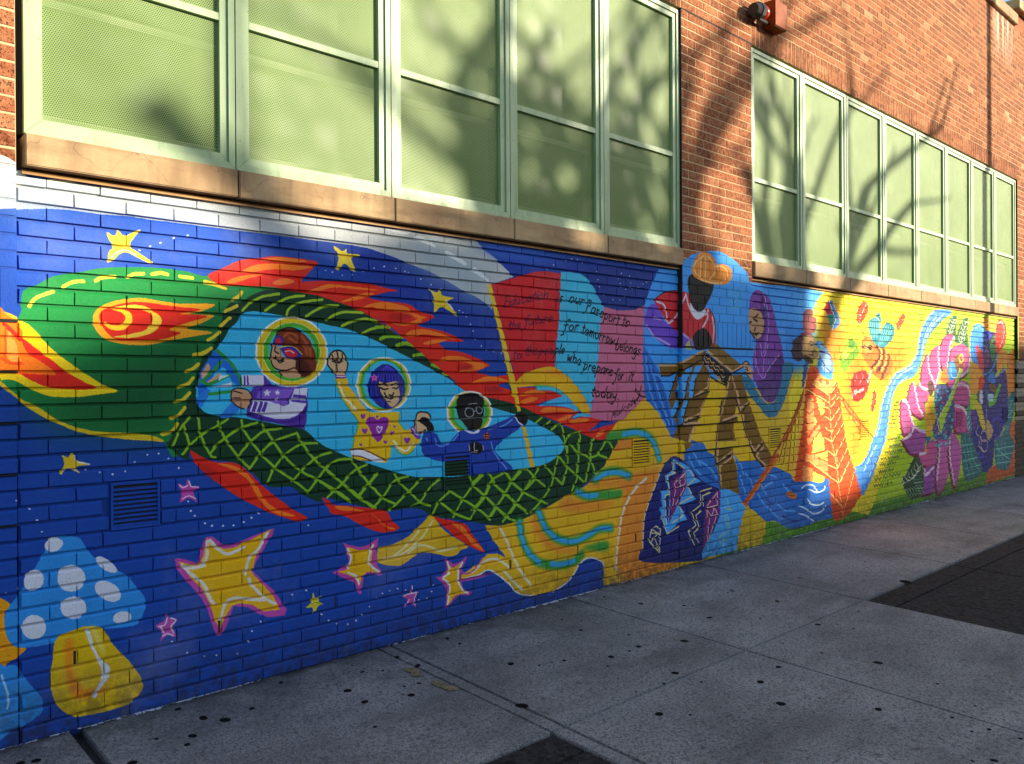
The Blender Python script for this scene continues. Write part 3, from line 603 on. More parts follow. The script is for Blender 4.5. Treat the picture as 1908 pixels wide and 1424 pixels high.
('f','#e6c22c',0,[3337,1478,3375,1478,3434,1240,3407,1235]),
('f','#e3b42c',0,[3131,562,3258,541,3399,550,3556,581,3699,623,3837,664,3979,701,4093,736,4139,794,4210,827,4269,886,4379,1006,4419,1030,4235,1019,4351,1129,4430,1150,4531,1211,4679,1299,4683,1293,4732,1248,4863,1150,4992,991,5050,933,5147,865,4932,809,4941,830,4857,752,4788,649,4720,555,4666,429,4639,292,4638,169,4669,7,4203,7,4210,139,4181,178,4088,216,4009,217,3942,174,3865,104,3736,52,3572,57,3444,84,3377,118,3320,177,3228,248,3156,287,3084,269,2980,263,2904,269,2981,303,3076,334,3148,384,3229,376,3303,340,3202,459]),
('s','#e08a34',15,[4389,741,4630,762,4843,761,4707,523,4639,292,4663,16,4371,49,4362,369,4425,554]),
('s','#e08a34',0,[4399,1005,4519,999,4508,941,4330,933]),
('s','#e08a34',15,[3826,648,4023,612,4327,580,4255,541,3912,549,3762,603]),
('s','#e08a34',15,[4070,738,4304,741,4502,724,4377,679,4081,699]),
('s','#e08a34',12,[3566,574,3616,467,3739,355,3910,307,3910,277,3697,331,3555,453,3516,558]),
('l','#e9e4d0',3,17,[3258,520,3313,436,3359,338,3416,245,3513,129]),
('l','#e9e4d0',3,19,[4682,708,4539,631,4425,506,4374,352,4348,212,4335,95]),
('l','#e9e4d0',3,16,[3032,294,3094,325,3156,349,3238,336,3330,273]),
('l','#e9e4d0',3,17,[3293,251,3377,167,3444,112]),
('l','#3f8f3c',8,59,[3418,542,3437,440,3495,339,3594,259,3759,218,3909,217,3987,258]),
('l','#3f8f3c',8,61,[3586,586,3646,477,3760,389,3910,353,4044,372,4159,403,4289,394]),
('l','#3f8f3c',8,63,[3946,681,4046,641,4196,633,4376,623]),
('l','#3f8f3c',8,64,[4127,748,4233,786,4365,783,4489,741]),
('l','#3f8f3c',8,66,[4273,1031,4429,1042,4581,1048,4716,1008,4790,937,4833,840]),
('l','#3a9fd8',4,31,[3418,542,3437,440,3495,339,3594,259]),
('l','#3a9fd8',4,32,[3586,586,3646,477,3760,389,3910,353,4044,372,4159,403,4289,394]),
('l','#3a9fd8',4,32,[3696,236,3801,219,3909,225]),
('l','#3a9fd8',4,33,[3946,681,4046,641,4138,639]),
('l','#3a9fd8',4,34,[4127,748,4233,778,4365,775,4489,741]),
('l','#3a9fd8',4,35,[4429,1042,4581,1048,4716,1008,4790,937,4833,840]),
('s','#3f8f3c',8,[3998,295,4135,313,4253,305,4240,244,4112,263]),
('l','#e8e6e0',0,10,[2980,266,3084,269,3156,287,3228,248,3320,177,3377,118,3444,83,3572,55]),
('l','#e8e6e0',0,11,[3715,52,3865,104,3942,174,4009,218,4088,217,4181,180,4210,142]),
('s','#f0d84a',0,[1033,2073,1062,2062,1080,2091,1092,2070,1112,2070,1161,2100,1166,2091,1142,2061,1130,2023,1215,1967,1212,1957,1163,1975,1116,1995,1084,1986,1057,1955,1036,1950,1041,1992,1057,2015,1039,2045]),
('l','#f4efc0',0,7,[1048,1964,1075,1993,1112,2004,1149,1988]),
('s','#ecd23e',0,[2122,2129,2138,2127,2171,2110,2195,2125,2202,2102,2266,2102,2273,2094,2225,2077,2252,2017,2235,2013,2184,2047,2157,2015,2137,2013,2148,2067,2151,2088,2128,2112]),
('s','#e6c934',0,[2730,1959,2782,1937,2815,1962,2822,1924,2905,1913,2863,1887,2938,1815,2925,1812,2863,1841,2810,1855,2773,1823,2761,1826,2762,1878,2758,1916]),
('l','#eceef0',0,9,[2847,1896,2863,1884,2896,1846]),
('l','#f0e8d0',0,5,[2734,1956,2758,1929]),
('s','#e0bf30',0,[856,1136,877,1126,898,1143,906,1114,960,1091,919,1087,910,1081,921,1056,893,1073,872,1077,853,1057,847,1063,862,1094,860,1117]),
('l','#e8ecf0',0,5,[902,1129,910,1104,958,1091]),
('l','#e8ecf0',0,5,[860,1066,876,1079,914,1066]),
('s','#b8489f',0,[1323,975,1355,964,1368,994,1381,962,1419,953,1393,927,1408,884,1370,906,1330,890,1340,935]),
('l','#f0d8f0',0,5,[1330,966,1345,955,1366,963]),
('l','#f0d8f0',0,5,[1371,983,1381,957,1412,951]),
('l','#f0d8f0',0,5,[1340,904,1370,916,1401,898]),
('s','#b0489e',0,[1271,406,1283,376,1316,365,1298,338,1310,289,1271,303,1241,284,1249,323,1222,356,1259,371]),
('l','#e4d4ec',0,6,[1234,349,1259,351,1271,379]),
('l','#e4d4ec',0,6,[1286,376,1308,361,1288,340,1298,307]),
('l','#e4d4ec',0,6,[1251,305,1273,308,1298,295]),
('l','#e4d4ec',0,6,[1242,345,1258,318]),
('s','#d6c63a',0,[1990,364,2002,333,2037,338,2021,312,2046,296,2018,290,1992,254,1986,287,1948,295,1977,315]),
('l','#4a7a4a',0,3,[1977,309,2008,309,2034,292]),
('f','#b8489f',0,[1305,639,1318,643,1348,632,1406,605,1433,694,1446,719,1477,717,1531,670,1579,663,1646,686,1782,717,1773,685,1720,610,1691,571,1671,525,1730,461,1782,407,1812,357,1847,306,1835,280,1752,286,1695,319,1644,357,1577,375,1550,311,1522,253,1501,248,1480,284,1449,395,1413,459,1347,543,1317,588]),
('f','#e4b41e',0,[1320,626,1363,609,1414,593,1435,637,1451,713,1482,682,1530,652,1579,650,1657,674,1767,714,1732,658,1685,583,1668,515,1730,444,1771,393,1811,313,1729,318,1667,363,1605,383,1566,377,1533,325,1509,280,1485,330,1465,402,1429,482,1372,549]),
('l','#e2ded2',0,15,[1337,606,1383,552,1434,502,1465,428,1481,404]),
('l','#e2ded2',0,15,[1451,697,1451,634,1435,595]),
('l','#e2ded2',0,15,[1342,597,1398,583,1440,589]),
('l','#e2ded2',0,15,[1464,700,1504,653,1552,624,1629,645]),
('l','#e2ded2',0,15,[1744,695,1703,629,1651,582,1634,515]),
('l','#e2ded2',0,16,[1651,491,1667,455,1730,384,1782,346]),
('l','#e2ded2',0,15,[1550,407,1589,410,1644,394,1730,373]),
('l','#e2ded2',0,15,[1545,397,1528,379,1512,319]),
('f','#b8489f',0,[2166,591,2193,578,2261,554,2310,556,2381,588,2366,517,2372,437,2408,388,2394,382,2309,408,2288,390,2270,304,2256,306,2232,370,2172,404,2099,446,2159,459,2199,488,2183,544]),
('f','#e4b41e',0,[2183,568,2254,540,2317,537,2352,562,2334,492,2341,442,2390,394,2309,417,2281,398,2256,345,2239,393,2192,419,2132,446,2185,449,2216,486,2196,530]),
('l','#e8e4da',0,11,[2190,555,2209,505,2192,454]),
('l','#e8e4da',0,12,[2345,551,2316,488,2330,444,2387,398]),
('l','#e8e4da',0,11,[2192,430,2239,405,2256,360]),
('s','#d9b02c',0,[2380,527,2467,539,2572,568,2649,615,2728,669,2752,654,2841,558,2999,454,2948,438,2914,416,2848,416,2759,446,2679,461,2617,452,2541,419,2481,420,2380,454]),
('l','#e6dca8',2,12,[2409,468,2511,471,2602,507,2680,560,2744,635]),
('l','#e6dca8',2,12,[2572,474,2641,508,2719,491,2799,453,2923,461]),
('l','#e6dca8',2,12,[2482,475,2572,524,2649,590]),
('f','#b8489f',0,[2831,412,2893,363,2931,367,2999,397,2956,330,2947,259,2963,209,3032,174,3006,162,2938,177,2895,156,2845,116,2829,122,2842,211,2822,261,2762,310,2806,309,2839,330]),
('f','#e4b41e',0,[2852,373,2889,341,2948,365,2939,320,2930,262,2955,204,2989,178,2904,180,2850,131,2850,197,2863,247,2806,296,2847,309]),
('l','#ece8dc',0,12,[2847,381,2863,319,2814,295,2863,247,2846,139]),
('l','#ece8dc',0,13,[2956,363,2930,315,2926,262,2955,204,2997,176]),
('l','#b8489f',0,10,[2947,312,2998,290,3059,313,3112,366]),
('l','#b8489f',0,10,[2938,254,3094,254,3201,263]),
('s','#b8489f',0,[2597,294,2608,251,2643,248,2615,221,2623,166,2588,195,2550,180,2566,218,2532,246,2585,252]),
('l','#ecd0e4',0,6,[2540,245,2593,247,2635,246]),
('l','#ecd0e4',0,6,[2558,188,2577,216]),
('l','#ecd0e4',0,6,[2597,288,2596,250]),
('l','#ecd0e4',0,6,[2627,238,2612,215,2619,176]),
('s','#d4dcf0',0,[693,969,692,966,689,966,686,968,686,971,689,972,692,971]),
('s','#d4dcf0',0,[742,928,741,926,738,925,735,927,735,930,738,932,741,931]),
('s','#d4dcf0',0,[767,880,765,877,762,877,760,879,760,882,762,883,766,882]),
('s','#d4dcf0',0,[784,831,783,828,780,828,777,830,777,833,780,834,783,833]),
('s','#d4dcf0',0,[1196,1115,1195,1112,1191,1112,1188,1114,1188,1117,1191,1119,1195,1118]),
('s','#d4dcf0',0,[1243,1116,1242,1113,1238,1113,1235,1115,1235,1118,1238,1120,1242,1119]),
('s','#d4dcf0',0,[1286,1092,1284,1089,1280,1089,1277,1091,1277,1094,1280,1096,1284,1095]),
('s','#d4dcf0',0,[1143,1088,1141,1086,1138,1085,1135,1087,1135,1090,1138,1092,1141,1091]),
('s','#d4dcf0',0,[1105,1049,1103,1046,1099,1046,1097,1048,1097,1051,1100,1052,1103,1052]),
('s','#d4dcf0',0,[1052,1041,1051,1038,1047,1038,1044,1040,1044,1043,1047,1045,1051,1044]),
('s','#d4dcf0',0,[1002,1054,1000,1051,997,1051,994,1053,994,1056,997,1057,1000,1056]),
('s','#d4dcf0',0,[951,1068,949,1066,946,1065,943,1067,943,1070,946,1072,949,1071]),
('s','#d4dcf0',0,[1331,1045,1330,1043,1326,1042,1323,1045,1323,1048,1326,1050,1330,1049]),
('s','#d4dcf0',0,[1372,891,1370,888,1366,888,1363,890,1363,893,1367,895,1370,894]),
('s','#d4dcf0',0,[1385,847,1383,844,1379,844,1376,846,1376,850,1379,851,1383,850]),
('s','#d4dcf0',0,[1402,821,1401,818,1397,818,1394,821,1394,824,1397,825,1401,824]),
('s','#d4dcf0',0,[1449,783,1447,781,1443,780,1440,783,1440,786,1443,788,1447,786]),
('s','#d4dcf0',0,[1480,768,1478,765,1474,765,1471,767,1471,771,1475,772,1479,771]),
('s','#d4dcf0',0,[696,615,695,613,692,613,690,615,690,618,692,619,695,618]),
('s','#d4dcf0',0,[658,602,656,600,653,600,651,602,651,605,653,606,656,605]),
('s','#d4dcf0',0,[1372,891,1370,888,1366,888,1363,890,1363,893,1366,895,1370,894]),
('s','#d4dcf0',0,[1384,845,1382,843,1379,842,1375,845,1375,848,1379,850,1382,848]),
('s','#d4dcf0',0,[1402,822,1400,819,1396,819,1393,821,1393,824,1396,826,1400,825]),
('s','#d4dcf0',0,[1448,782,1447,779,1443,779,1439,781,1439,784,1443,786,1447,785]),
('s','#d4dcf0',0,[1480,766,1478,763,1474,763,1471,766,1471,769,1474,771,1478,769]),
('s','#d4dcf0',0,[1533,759,1531,757,1527,756,1524,759,1524,762,1527,764,1532,763]),
('s','#d4dcf0',0,[1583,756,1582,753,1577,753,1574,755,1574,759,1577,760,1582,759]),
('s','#d4dcf0',0,[1634,764,1632,761,1628,761,1624,763,1624,767,1628,768,1632,767]),
('s','#d4dcf0',0,[1672,781,1670,778,1666,778,1662,780,1662,784,1666,786,1670,784]),
('s','#d4dcf0',0,[1712,796,1710,793,1706,793,1702,795,1702,799,1706,800,1710,799]),
('s','#d4dcf0',0,[1969,707,1967,704,1963,704,1959,707,1959,710,1963,712,1967,711]),
('s','#d4dcf0',0,[1295,270,1294,267,1290,267,1287,270,1287,273,1290,274,1294,273]),
('s','#d4dcf0',0,[1363,205,1361,202,1357,202,1354,205,1354,208,1357,210,1361,208]),
('s','#d4dcf0',0,[1440,171,1439,169,1435,169,1431,172,1431,175,1435,176,1439,174]),
('s','#d4dcf0',0,[1497,161,1496,159,1491,159,1488,162,1488,165,1492,166,1496,165]),
('s','#d4dcf0',0,[1597,146,1595,143,1591,144,1588,146,1588,150,1591,151,1595,149]),
('s','#d4dcf0',0,[1657,189,1655,186,1651,186,1647,189,1647,193,1651,194,1655,192]),
('s','#d4dcf0',0,[1671,236,1669,234,1664,234,1661,237,1661,240,1665,241,1669,240]),
('s','#d4dcf0',0,[1716,274,1714,271,1709,271,1706,274,1706,277,1709,279,1714,277]),
('s','#d4dcf0',0,[1880,374,1878,371,1874,371,1870,374,1870,378,1874,379,1878,378]),
('s','#d4dcf0',0,[1956,380,1954,377,1950,377,1946,380,1946,384,1950,385,1954,384]),
('s','#d4dcf0',0,[2042,243,2040,240,2035,241,2031,244,2031,247,2035,249,2040,247]),
('s','#d4dcf0',0,[2082,203,2080,200,2075,201,2071,204,2071,207,2075,209,2080,207]),
('s','#d4dcf0',0,[2130,177,2128,174,2123,174,2119,177,2119,181,2123,183,2128,181]),
('s','#d4dcf0',0,[2195,160,2193,158,2188,158,2184,161,2184,165,2188,166,2193,164]),
('s','#d4dcf0',0,[2244,169,2242,166,2237,167,2233,170,2233,173,2237,175,2242,173]),
('s','#d4dcf0',0,[2289,189,2287,186,2282,186,2278,189,2278,193,2282,195,2287,193]),
('s','#d4dcf0',0,[2326,227,2324,224,2320,225,2317,227,2317,230,2320,231,2324,230]),
('s','#d4dcf0',0,[2369,265,2367,263,2363,263,2360,266,2360,268,2363,270,2367,268]),
('s','#d4dcf0',0,[2407,283,2405,280,2401,280,2398,283,2398,286,2401,287,2405,286]),
('s','#d4dcf0',0,[2454,289,2452,287,2448,287,2444,290,2444,293,2448,294,2452,293]),
('s','#d4dcf0',0,[2506,292,2504,290,2500,290,2496,293,2496,296,2500,297,2504,295]),
('s','#d4dcf0',0,[2560,274,2558,272,2554,272,2550,274,2550,277,2554,279,2558,277]),
('s','#d4dcf0',0,[2737,232,2735,229,2730,230,2726,232,2726,235,2730,237,2735,235]),
('s','#d4dcf0',0,[2705,201,2703,199,2698,199,2694,202,2694,205,2698,206,2703,204]),
('s','#d4dcf0',0,[2648,202,2646,200,2641,200,2637,203,2637,206,2641,207,2646,205]),
('s','#d4dcf0',0,[2285,191,2284,189,2279,189,2276,192,2276,195,2279,196,2284,194]),
('s','#d4dcf0',0,[2241,170,2239,168,2235,168,2232,171,2232,174,2235,175,2239,173]),
('s','#d4dcf0',0,[2195,162,2193,160,2189,160,2186,163,2186,165,2189,167,2193,165]),
('s','#d4dcf0',0,[2128,178,2126,176,2122,176,2119,179,2119,182,2122,183,2126,181]),
('s','#d4dcf0',0,[2081,204,2079,202,2075,202,2072,205,2072,208,2075,209,2079,207]),
('s','#d4dcf0',0,[2751,267,2749,264,2744,264,2740,267,2740,270,2744,271,2749,270]),
('s','#d4dcf0',0,[2432,2053,2431,2051,2427,2050,2424,2051,2424,2054,2427,2056,2431,2055]),
('s','#d4dcf0',0,[2508,2050,2506,2048,2502,2047,2499,2048,2499,2051,2502,2052,2506,2052]),
('s','#d4dcf0',0,[2592,2036,2590,2034,2586,2033,2583,2034,2583,2037,2586,2038,2590,2038]),
('s','#d4dcf0',0,[2675,2005,2673,2002,2669,2001,2666,2003,2666,2006,2669,2007,2673,2007]),
('s','#d4dcf0',0,[2746,1978,2744,1976,2740,1975,2736,1976,2736,1979,2740,1981,2744,1981]),
('s','#d4dcf0',0,[2953,1843,2951,1840,2947,1839,2943,1841,2943,1844,2947,1846,2951,1845]),
('s','#d4dcf0',0,[2978,1832,2977,1830,2972,1829,2969,1830,2969,1833,2972,1835,2977,1835]),
('s','#d4dcf0',0,[3009,1809,3007,1806,3003,1806,2999,1807,2999,1810,3003,1812,3007,1811]),
('s','#d4dcf0',0,[3035,1767,3033,1764,3028,1763,3025,1765,3025,1768,3028,1769,3033,1769]),
('s','#d4dcf0',0,[3053,1727,3052,1724,3047,1724,3044,1725,3044,1728,3047,1730,3052,1729]),
('s','#d4dcf0',0,[3081,1677,3079,1675,3075,1674,3071,1676,3071,1679,3075,1680,3079,1680]),
('s','#d4dcf0',0,[3119,1638,3117,1635,3112,1634,3109,1636,3109,1639,3112,1641,3117,1640]),
('s','#d4dcf0',0,[3168,1615,3166,1612,3161,1612,3157,1613,3157,1616,3161,1618,3166,1618]),
('s','#d4dcf0',0,[3220,1606,3218,1603,3213,1602,3210,1604,3210,1607,3213,1609,3218,1608]),
('s','#d4dcf0',0,[3280,1598,3278,1595,3273,1594,3269,1596,3269,1599,3273,1601,3278,1600]),
('s','#d4dcf0',0,[3687,2149,3685,2146,3680,2145,3676,2146,3676,2149,3680,2152,3685,2152]),
('s','#d4dcf0',0,[3740,2181,3737,2178,3732,2177,3728,2178,3728,2181,3732,2184,3737,2183]),
('s','#d4dcf0',0,[3868,2225,3865,2222,3860,2220,3855,2222,3855,2225,3860,2227,3865,2227]),
('s','#d4dcf0',0,[3911,2236,3909,2233,3903,2232,3899,2234,3899,2237,3903,2239,3909,2239]),
('s','#d4dcf0',0,[3966,2238,3964,2235,3958,2233,3954,2235,3954,2238,3958,2241,3964,2240]),
('s','#d4dcf0',0,[4027,2225,4025,2221,4019,2220,4015,2222,4015,2225,4019,2227,4025,2227]),
('s','#d4dcf0',0,[2076,2001,2074,1999,2071,1998,2068,1999,2069,2001,2071,2003,2074,2003]),
('s','#d4dcf0',0,[2115,1997,2113,1994,2110,1993,2107,1995,2108,1997,2110,1999,2114,1999]),
('s','#d4dcf0',0,[2173,1984,2172,1982,2168,1981,2166,1982,2166,1985,2168,1986,2172,1986]),
('s','#d4dcf0',0,[2235,1992,2234,1990,2230,1989,2228,1990,2228,1993,2230,1994,2234,1994]),
('s','#d4dcf0',0,[2308,2016,2306,2014,2303,2013,2300,2014,2300,2017,2303,2018,2306,2018]),
('s','#d4dcf0',0,[2368,2039,2366,2037,2363,2036,2360,2037,2360,2040,2363,2042,2366,2042]),
('s','#d4dcf0',0,[2434,2055,2433,2052,2429,2051,2426,2052,2426,2055,2429,2057,2433,2057]),
('s','#d4dcf0',0,[2510,2051,2508,2048,2504,2047,2501,2049,2501,2051,2504,2053,2508,2053]),
('s','#d4dcf0',0,[2567,2038,2566,2036,2562,2035,2559,2036,2559,2039,2562,2041,2566,2041]),
('s','#dfe4f4',0,[1321,2084,1319,2081,1315,2079,1311,2081,1311,2085,1315,2087,1319,2087]),
('s','#dfe4f4',0,[1379,2101,1377,2097,1372,2096,1369,2098,1369,2101,1373,2104,1377,2104]),
('s','#dfe4f4',0,[1258,2054,1256,2051,1252,2050,1249,2051,1249,2055,1252,2057,1256,2057]),
('s','#dfe4f4',0,[1214,2034,1212,2031,1208,2030,1205,2032,1205,2035,1208,2038,1213,2037]),
('s','#dfe4f4',0,[1171,2013,1170,2009,1166,2008,1162,2010,1162,2013,1166,2016,1170,2015]),
('s','#dfe4f4',0,[1318,2081,1316,2078,1312,2076,1309,2078,1309,2082,1312,2084,1316,2084]),
('s','#d4dcf0',0,[4155,2173,4153,2171,4149,2170,4145,2171,4145,2173,4149,2175,4153,2175]),
('s','#d4dcf0',0,[4169,2119,4167,2117,4162,2116,4158,2117,4158,2120,4162,2122,4167,2122]),
('s','#d4dcf0',0,[4182,2073,4180,2070,4176,2069,4172,2070,4172,2073,4176,2075,4180,2075]),
('s','#d4dcf0',0,[4243,2021,4241,2018,4236,2017,4232,2019,4232,2021,4236,2023,4241,2023]),
('s','#d4dcf0',0,[4329,1993,4327,1990,4322,1989,4318,1991,4318,1993,4322,1995,4327,1995]),
('s','#d4dcf0',0,[4403,1995,4400,1992,4395,1991,4391,1993,4391,1995,4395,1997,4400,1997]),
('s','#d4dcf0',0,[4419,2184,4417,2181,4412,2180,4408,2182,4408,2184,4412,2186,4417,2186]),
('s','#d4dcf0',0,[4408,2111,4406,2109,4401,2108,4397,2109,4397,2112,4401,2114,4406,2114]),
('s','#d4dcf0',0,[4428,2091,4426,2088,4421,2087,4417,2088,4417,2091,4421,2093,4426,2093]),
('s','#d4dcf0',0,[4389,2145,4387,2143,4382,2142,4378,2143,4378,2146,4382,2148,4387,2147]),
('s','#d4dcf0',0,[4463,2074,4460,2071,4455,2070,4451,2072,4451,2074,4455,2076,4461,2076]),
('s','#d4dcf0',0,[4462,2025,4460,2023,4455,2022,4451,2023,4451,2026,4455,2028,4460,2028]),
('s','#d4dcf0',0,[4509,2171,4507,2168,4501,2167,4497,2169,4497,2171,4501,2173,4507,2173]),
('s','#d4dcf0',0,[4524,2123,4521,2121,4516,2120,4512,2121,4512,2124,4516,2126,4521,2126]),
('s','#d4dcf0',0,[4520,2094,4518,2091,4513,2090,4509,2092,4509,2095,4513,2097,4518,2096]),
('s','#d4dcf0',0,[4554,2087,4551,2084,4546,2083,4542,2084,4542,2087,4546,2089,4551,2089]),
('s','#d4dcf0',0,[4608,2097,4606,2095,4601,2094,4597,2095,4597,2098,4601,2100,4606,2099]),
('s','#d4dcf0',0,[4663,2127,4660,2125,4655,2124,4651,2125,4651,2128,4655,2130,4660,2130]),
('s','#d4dcf0',0,[4705,2144,4702,2141,4697,2140,4693,2142,4693,2144,4697,2146,4702,2146]),
('s','#d4dcf0',0,[4747,2154,4745,2151,4740,2150,4735,2151,4735,2154,4740,2156,4745,2156]),
('s','#2f86d4',0,[820,799,913,789,942,742,981,689,1047,640,1106,596,1139,546,1176,490,1178,428,1175,436,1142,379,1046,382,979,389,830,370,725,373,682,385,655,427,644,478,656,539,679,569,723,629,751,683,783,738]),
('s','#cfd6e8',0,[855,779,854,764,845,752,829,745,812,745,798,753,790,766,791,780,800,793,815,800,832,800,847,792]),
('s','#cfd6e8',0,[780,614,766,599,748,594,731,601,719,618,715,640,721,661,734,676,752,681,770,674,782,658,786,635]),
('s','#cfd6e8',0,[939,615,934,591,919,575,897,568,874,572,853,586,839,608,834,633,839,655,854,672,875,679,898,676,919,661,934,640]),
('s','#cfd6e8',0,[1076,506,1060,496,1036,499,1009,514,988,537,976,561,978,582,993,592,1017,590,1044,575,1066,552,1078,527]),
('s','#cfd6e8',0,[943,491,936,468,918,455,893,453,869,465,852,485,845,510,852,532,870,545,894,547,918,536,936,516]),
('s','#cfd6e8',0,[1061,622,1050,619,1031,626,1009,642,991,663,981,682,981,694,992,698,1011,690,1032,674,1051,654,1062,635]),
('s','#cfd6e8',0,[793,441,788,421,776,406,758,400,739,405,722,418,710,437,706,459,711,480,723,494,740,500,759,496,776,483,788,464]),
('s','#cfd6e8',0,[1119,422,1117,408,1105,398,1087,395,1068,398,1053,408,1046,421,1048,434,1060,444,1078,448,1097,445,1112,435]),
('s','#d8b41c',0,[830,384,914,412,957,410,1001,394,1028,350,1054,300,1104,235,1141,177,1165,121,1159,83,1116,45,1043,36,929,40,886,50,845,92,824,126,808,195,809,259,817,317]),
('s','#e08a20',6,[863,367,893,360,888,258,904,198,938,151,1017,140,999,116,929,111,887,137,866,226]),
('s','#dfe2ea',0,[940,397,953,399,974,314,1000,260,1031,223,1029,180,999,145,977,107,962,114,991,166,1000,212,978,274,948,353]),
('s','#e0cf6a',5,[957,401,979,396,1014,295,1000,288]),
('s','#e09a1e',0,[618,573,667,559,648,522,648,478,659,422,686,384,721,372,709,356,654,320,616,320]),
('s','#2f86d4',0,[616,307,654,315,689,307,724,239,763,179,778,147,775,102,731,74,668,52,614,50]),
('l','#a8d0f4',0,8,[635,284,653,217,659,175,653,146]),
('s','#2468c0',0,[4655,1664,4696,1643,4785,1548,4865,1447,4937,1294,5009,1151,5062,1065,5018,1006,4992,990,4863,1155,4732,1253,4683,1298,4656,1411]),
('l','#5aa0ea',2,13,[4685,1596,4704,1435,4772,1272,4914,1091]),
('l','#1648a0',2,13,[4707,1566,4744,1435,4818,1271,4937,1090]),
('l','#5aa0ea',2,13,[4729,1535,4784,1435,4864,1270,4960,1089]),
('l','#1648a0',2,13,[4750,1504,4824,1435,4910,1269,4983,1088]),
('l','#5aa0ea',2,13,[4772,1472,4865,1434,4957,1268,5006,1087]),
('f','#7cc2f0',0,[4876,1447,5055,1469,4958,1293,4937,1300]),
('f','#3d98e8',0,[4876,1447,5055,1469,4958,1293,4937,1300]),
('f','#70501a',0,[5076,1492,5378,1593,5493,1466,5498,1351,5468,1283,5374,1205,5362,1145,5282,1068,5191,941,5008,990,5062,1068,5020,1144,4957,1261,5044,1447]),
('f','#4ba6ee',0,[5186,1525,5252,1533,5196,1394,5162,1335,5151,1283,5085,1284,5043,1337,5076,1395]),
('f','#4ba6ee',0,[5286,1532,5377,1538,5308,1433,5273,1340,5250,1288,5200,1289,5218,1394]),
('f','#4ba6ee',0,[5042,1272,5107,1272,5030,1150,4978,1171]),
('f','#4ba6ee',0,[5150,1271,5206,1270,5116,1082,5078,1082,5084,1135]),
('f','#101c48',0,[5037,1337,5086,1336,5085,1281,5037,1292]),
('f','#70501a',0,[4835,1534,5055,1540,5208,1592,5401,1655,5459,1651,5378,1586,5264,1539,5142,1505,5044,1482,4938,1457,4866,1457]),
('f','#7a5a1e',0,[5471,1669,5566,1725,5912,1568,5976,1537,5809,1480,5686,1521,5495,1642]),
('f','#7a5a1e',0,[5459,1651,5566,1718,5614,1699,5495,1642]),
('f','#70501a',0,[5708,1334,5747,1459,5975,1466,6026,1301,6144,1118,6305,856,6444,680,6304,691,6154,785,6049,942,5972,1074,5907,1077,5867,917,5607,924,5590,1035,5658,1225]),
('f','#e6bd26',0,[5505,1449,5721,1369,5733,1278,5671,1266,5615,1068,5589,918,5558,818,5441,866,5304,961,5248,991,5282,1068,5362,1112,5433,1271,5480,1337]),
('f','#e6bd26',0,[5883,1212,5933,1140,5985,1131,5985,1067,6049,921,5855,931,5830,1024,5843,1072,5894,1078,5857,1142]),
('f','#e6bd26',0,[5050,933,5147,872,5060,871]),
('f','#70501a',0,[5136,931,5247,931,5213,881,5158,871]),
('f','#0c0c10',0,[5413,1634,5471,1635,5816,1466,5734,1376,5378,1570]),
('k','#cfa27a',0,9,[5436,1623,5464,1590,5492,1595,5520,1561,5548,1565,5577,1531,5606,1536,5634,1502,5663,1506,5693,1471,5722,1475]),
('k','#cfa27a',0,9,[5420,1596,5447,1563,5476,1567,5504,1533,5532,1538,5560,1504,5589,1508,5618,1474,5647,1478,5676,1443,5705,1447]),
('k','#cfa27a',0,9,[5402,1566,5430,1532,5458,1536,5486,1503,5514,1507,5542,1473,5571,1477,5599,1443,5628,1447,5657,1412,5687,1416]),
('k','#cfa27a',0,16,[4835,1534,5066,1538,5401,1652]),
('k','#cfa27a',0,18,[5471,1652,5809,1487,5976,1540]),
('k','#cfa27a',0,17,[5481,1432,5468,1365,5284,1300]),
('k','#cfa27a',0,17,[5409,1251,5362,1159,5149,1113]),
('k','#cfa27a',0,18,[5784,1445,5658,1135]),
('k','#cfa27a',0,18,[5822,1445,5934,1182,6078,1236]),
('k','#cfa27a',0,18,[5669,1093,5882,1127]),
('k','#cfa27a',0,18,[5884,1332,6023,944,6141,815,6292,893]),
('k','#cfa27a',0,17,[5282,1065,5203,947]),
('k','#cfa27a',0,17,[5596,980,5587,745]),
('k','#cfa27a',0,17,[5138,1088,5339,1086]),
('k','#0c0c10',0,12,[4866,1455,4959,1456,5044,1479,5264,1537,5378,1583]),
('k','#0c0c10',0,12,[5055,1466,4958,1293]),
('k','#0c0c10',0,13,[5261,1288,5480,1334]),
('k','#0c0c10',0,13,[5149,1094,5362,1132]),
('k','#0c0c10',0,12,[5207,1446,5151,1290,5020,1144]),
('k','#0c0c10',0,13,[5308,1433,5261,1294]),
('k','#0c0c10',0,12,[5205,1262,5116,1082]),
('k','#0c0c10',0,13,[5659,1252,5633,1136]),
('k','#0c0c10',0,13,[5669,1079,5882,1106]),
('k','#0c0c10',0,14,[5933,1140,6078,1228]),
('k','#0c0c10',0,14,[5871,1262,5933,1140,6036,936,6154,785,6292,871]),
('k','#0c0c10',0,13,[5809,1476,5976,1530]),
('k','#0c0c10',0,13,[5602,1062,5558,811]),
('k','#0c0c10',0,13,[5505,1446,5721,1376]),
('k','#0c0c10',0,12,[5099,1557,5087,1518]),
('s','#c79b78',0,[5976,1551,6029,1573,6094,1530,6134,1473,6113,1422,6028,1466]),
('l','#0c0c10',0,11,[5963,1551,6029,1579,6094,1538]),
('l','#0c0c10',0,11,[6002,1530,6041,1516]),
('l','#0c0c10',0,11,[6002,1508,6048,1501]),
('l','#0c0c10',0,11,[6002,1487,6107,1422]),
('s','#2068bc',0,[5236,959,5326,934,5395,923,5452,859,5558,811,5587,734,5622,615,5630,532,5485,583,5369,630,5256,720,5168,779,5147,866,5247,919]),
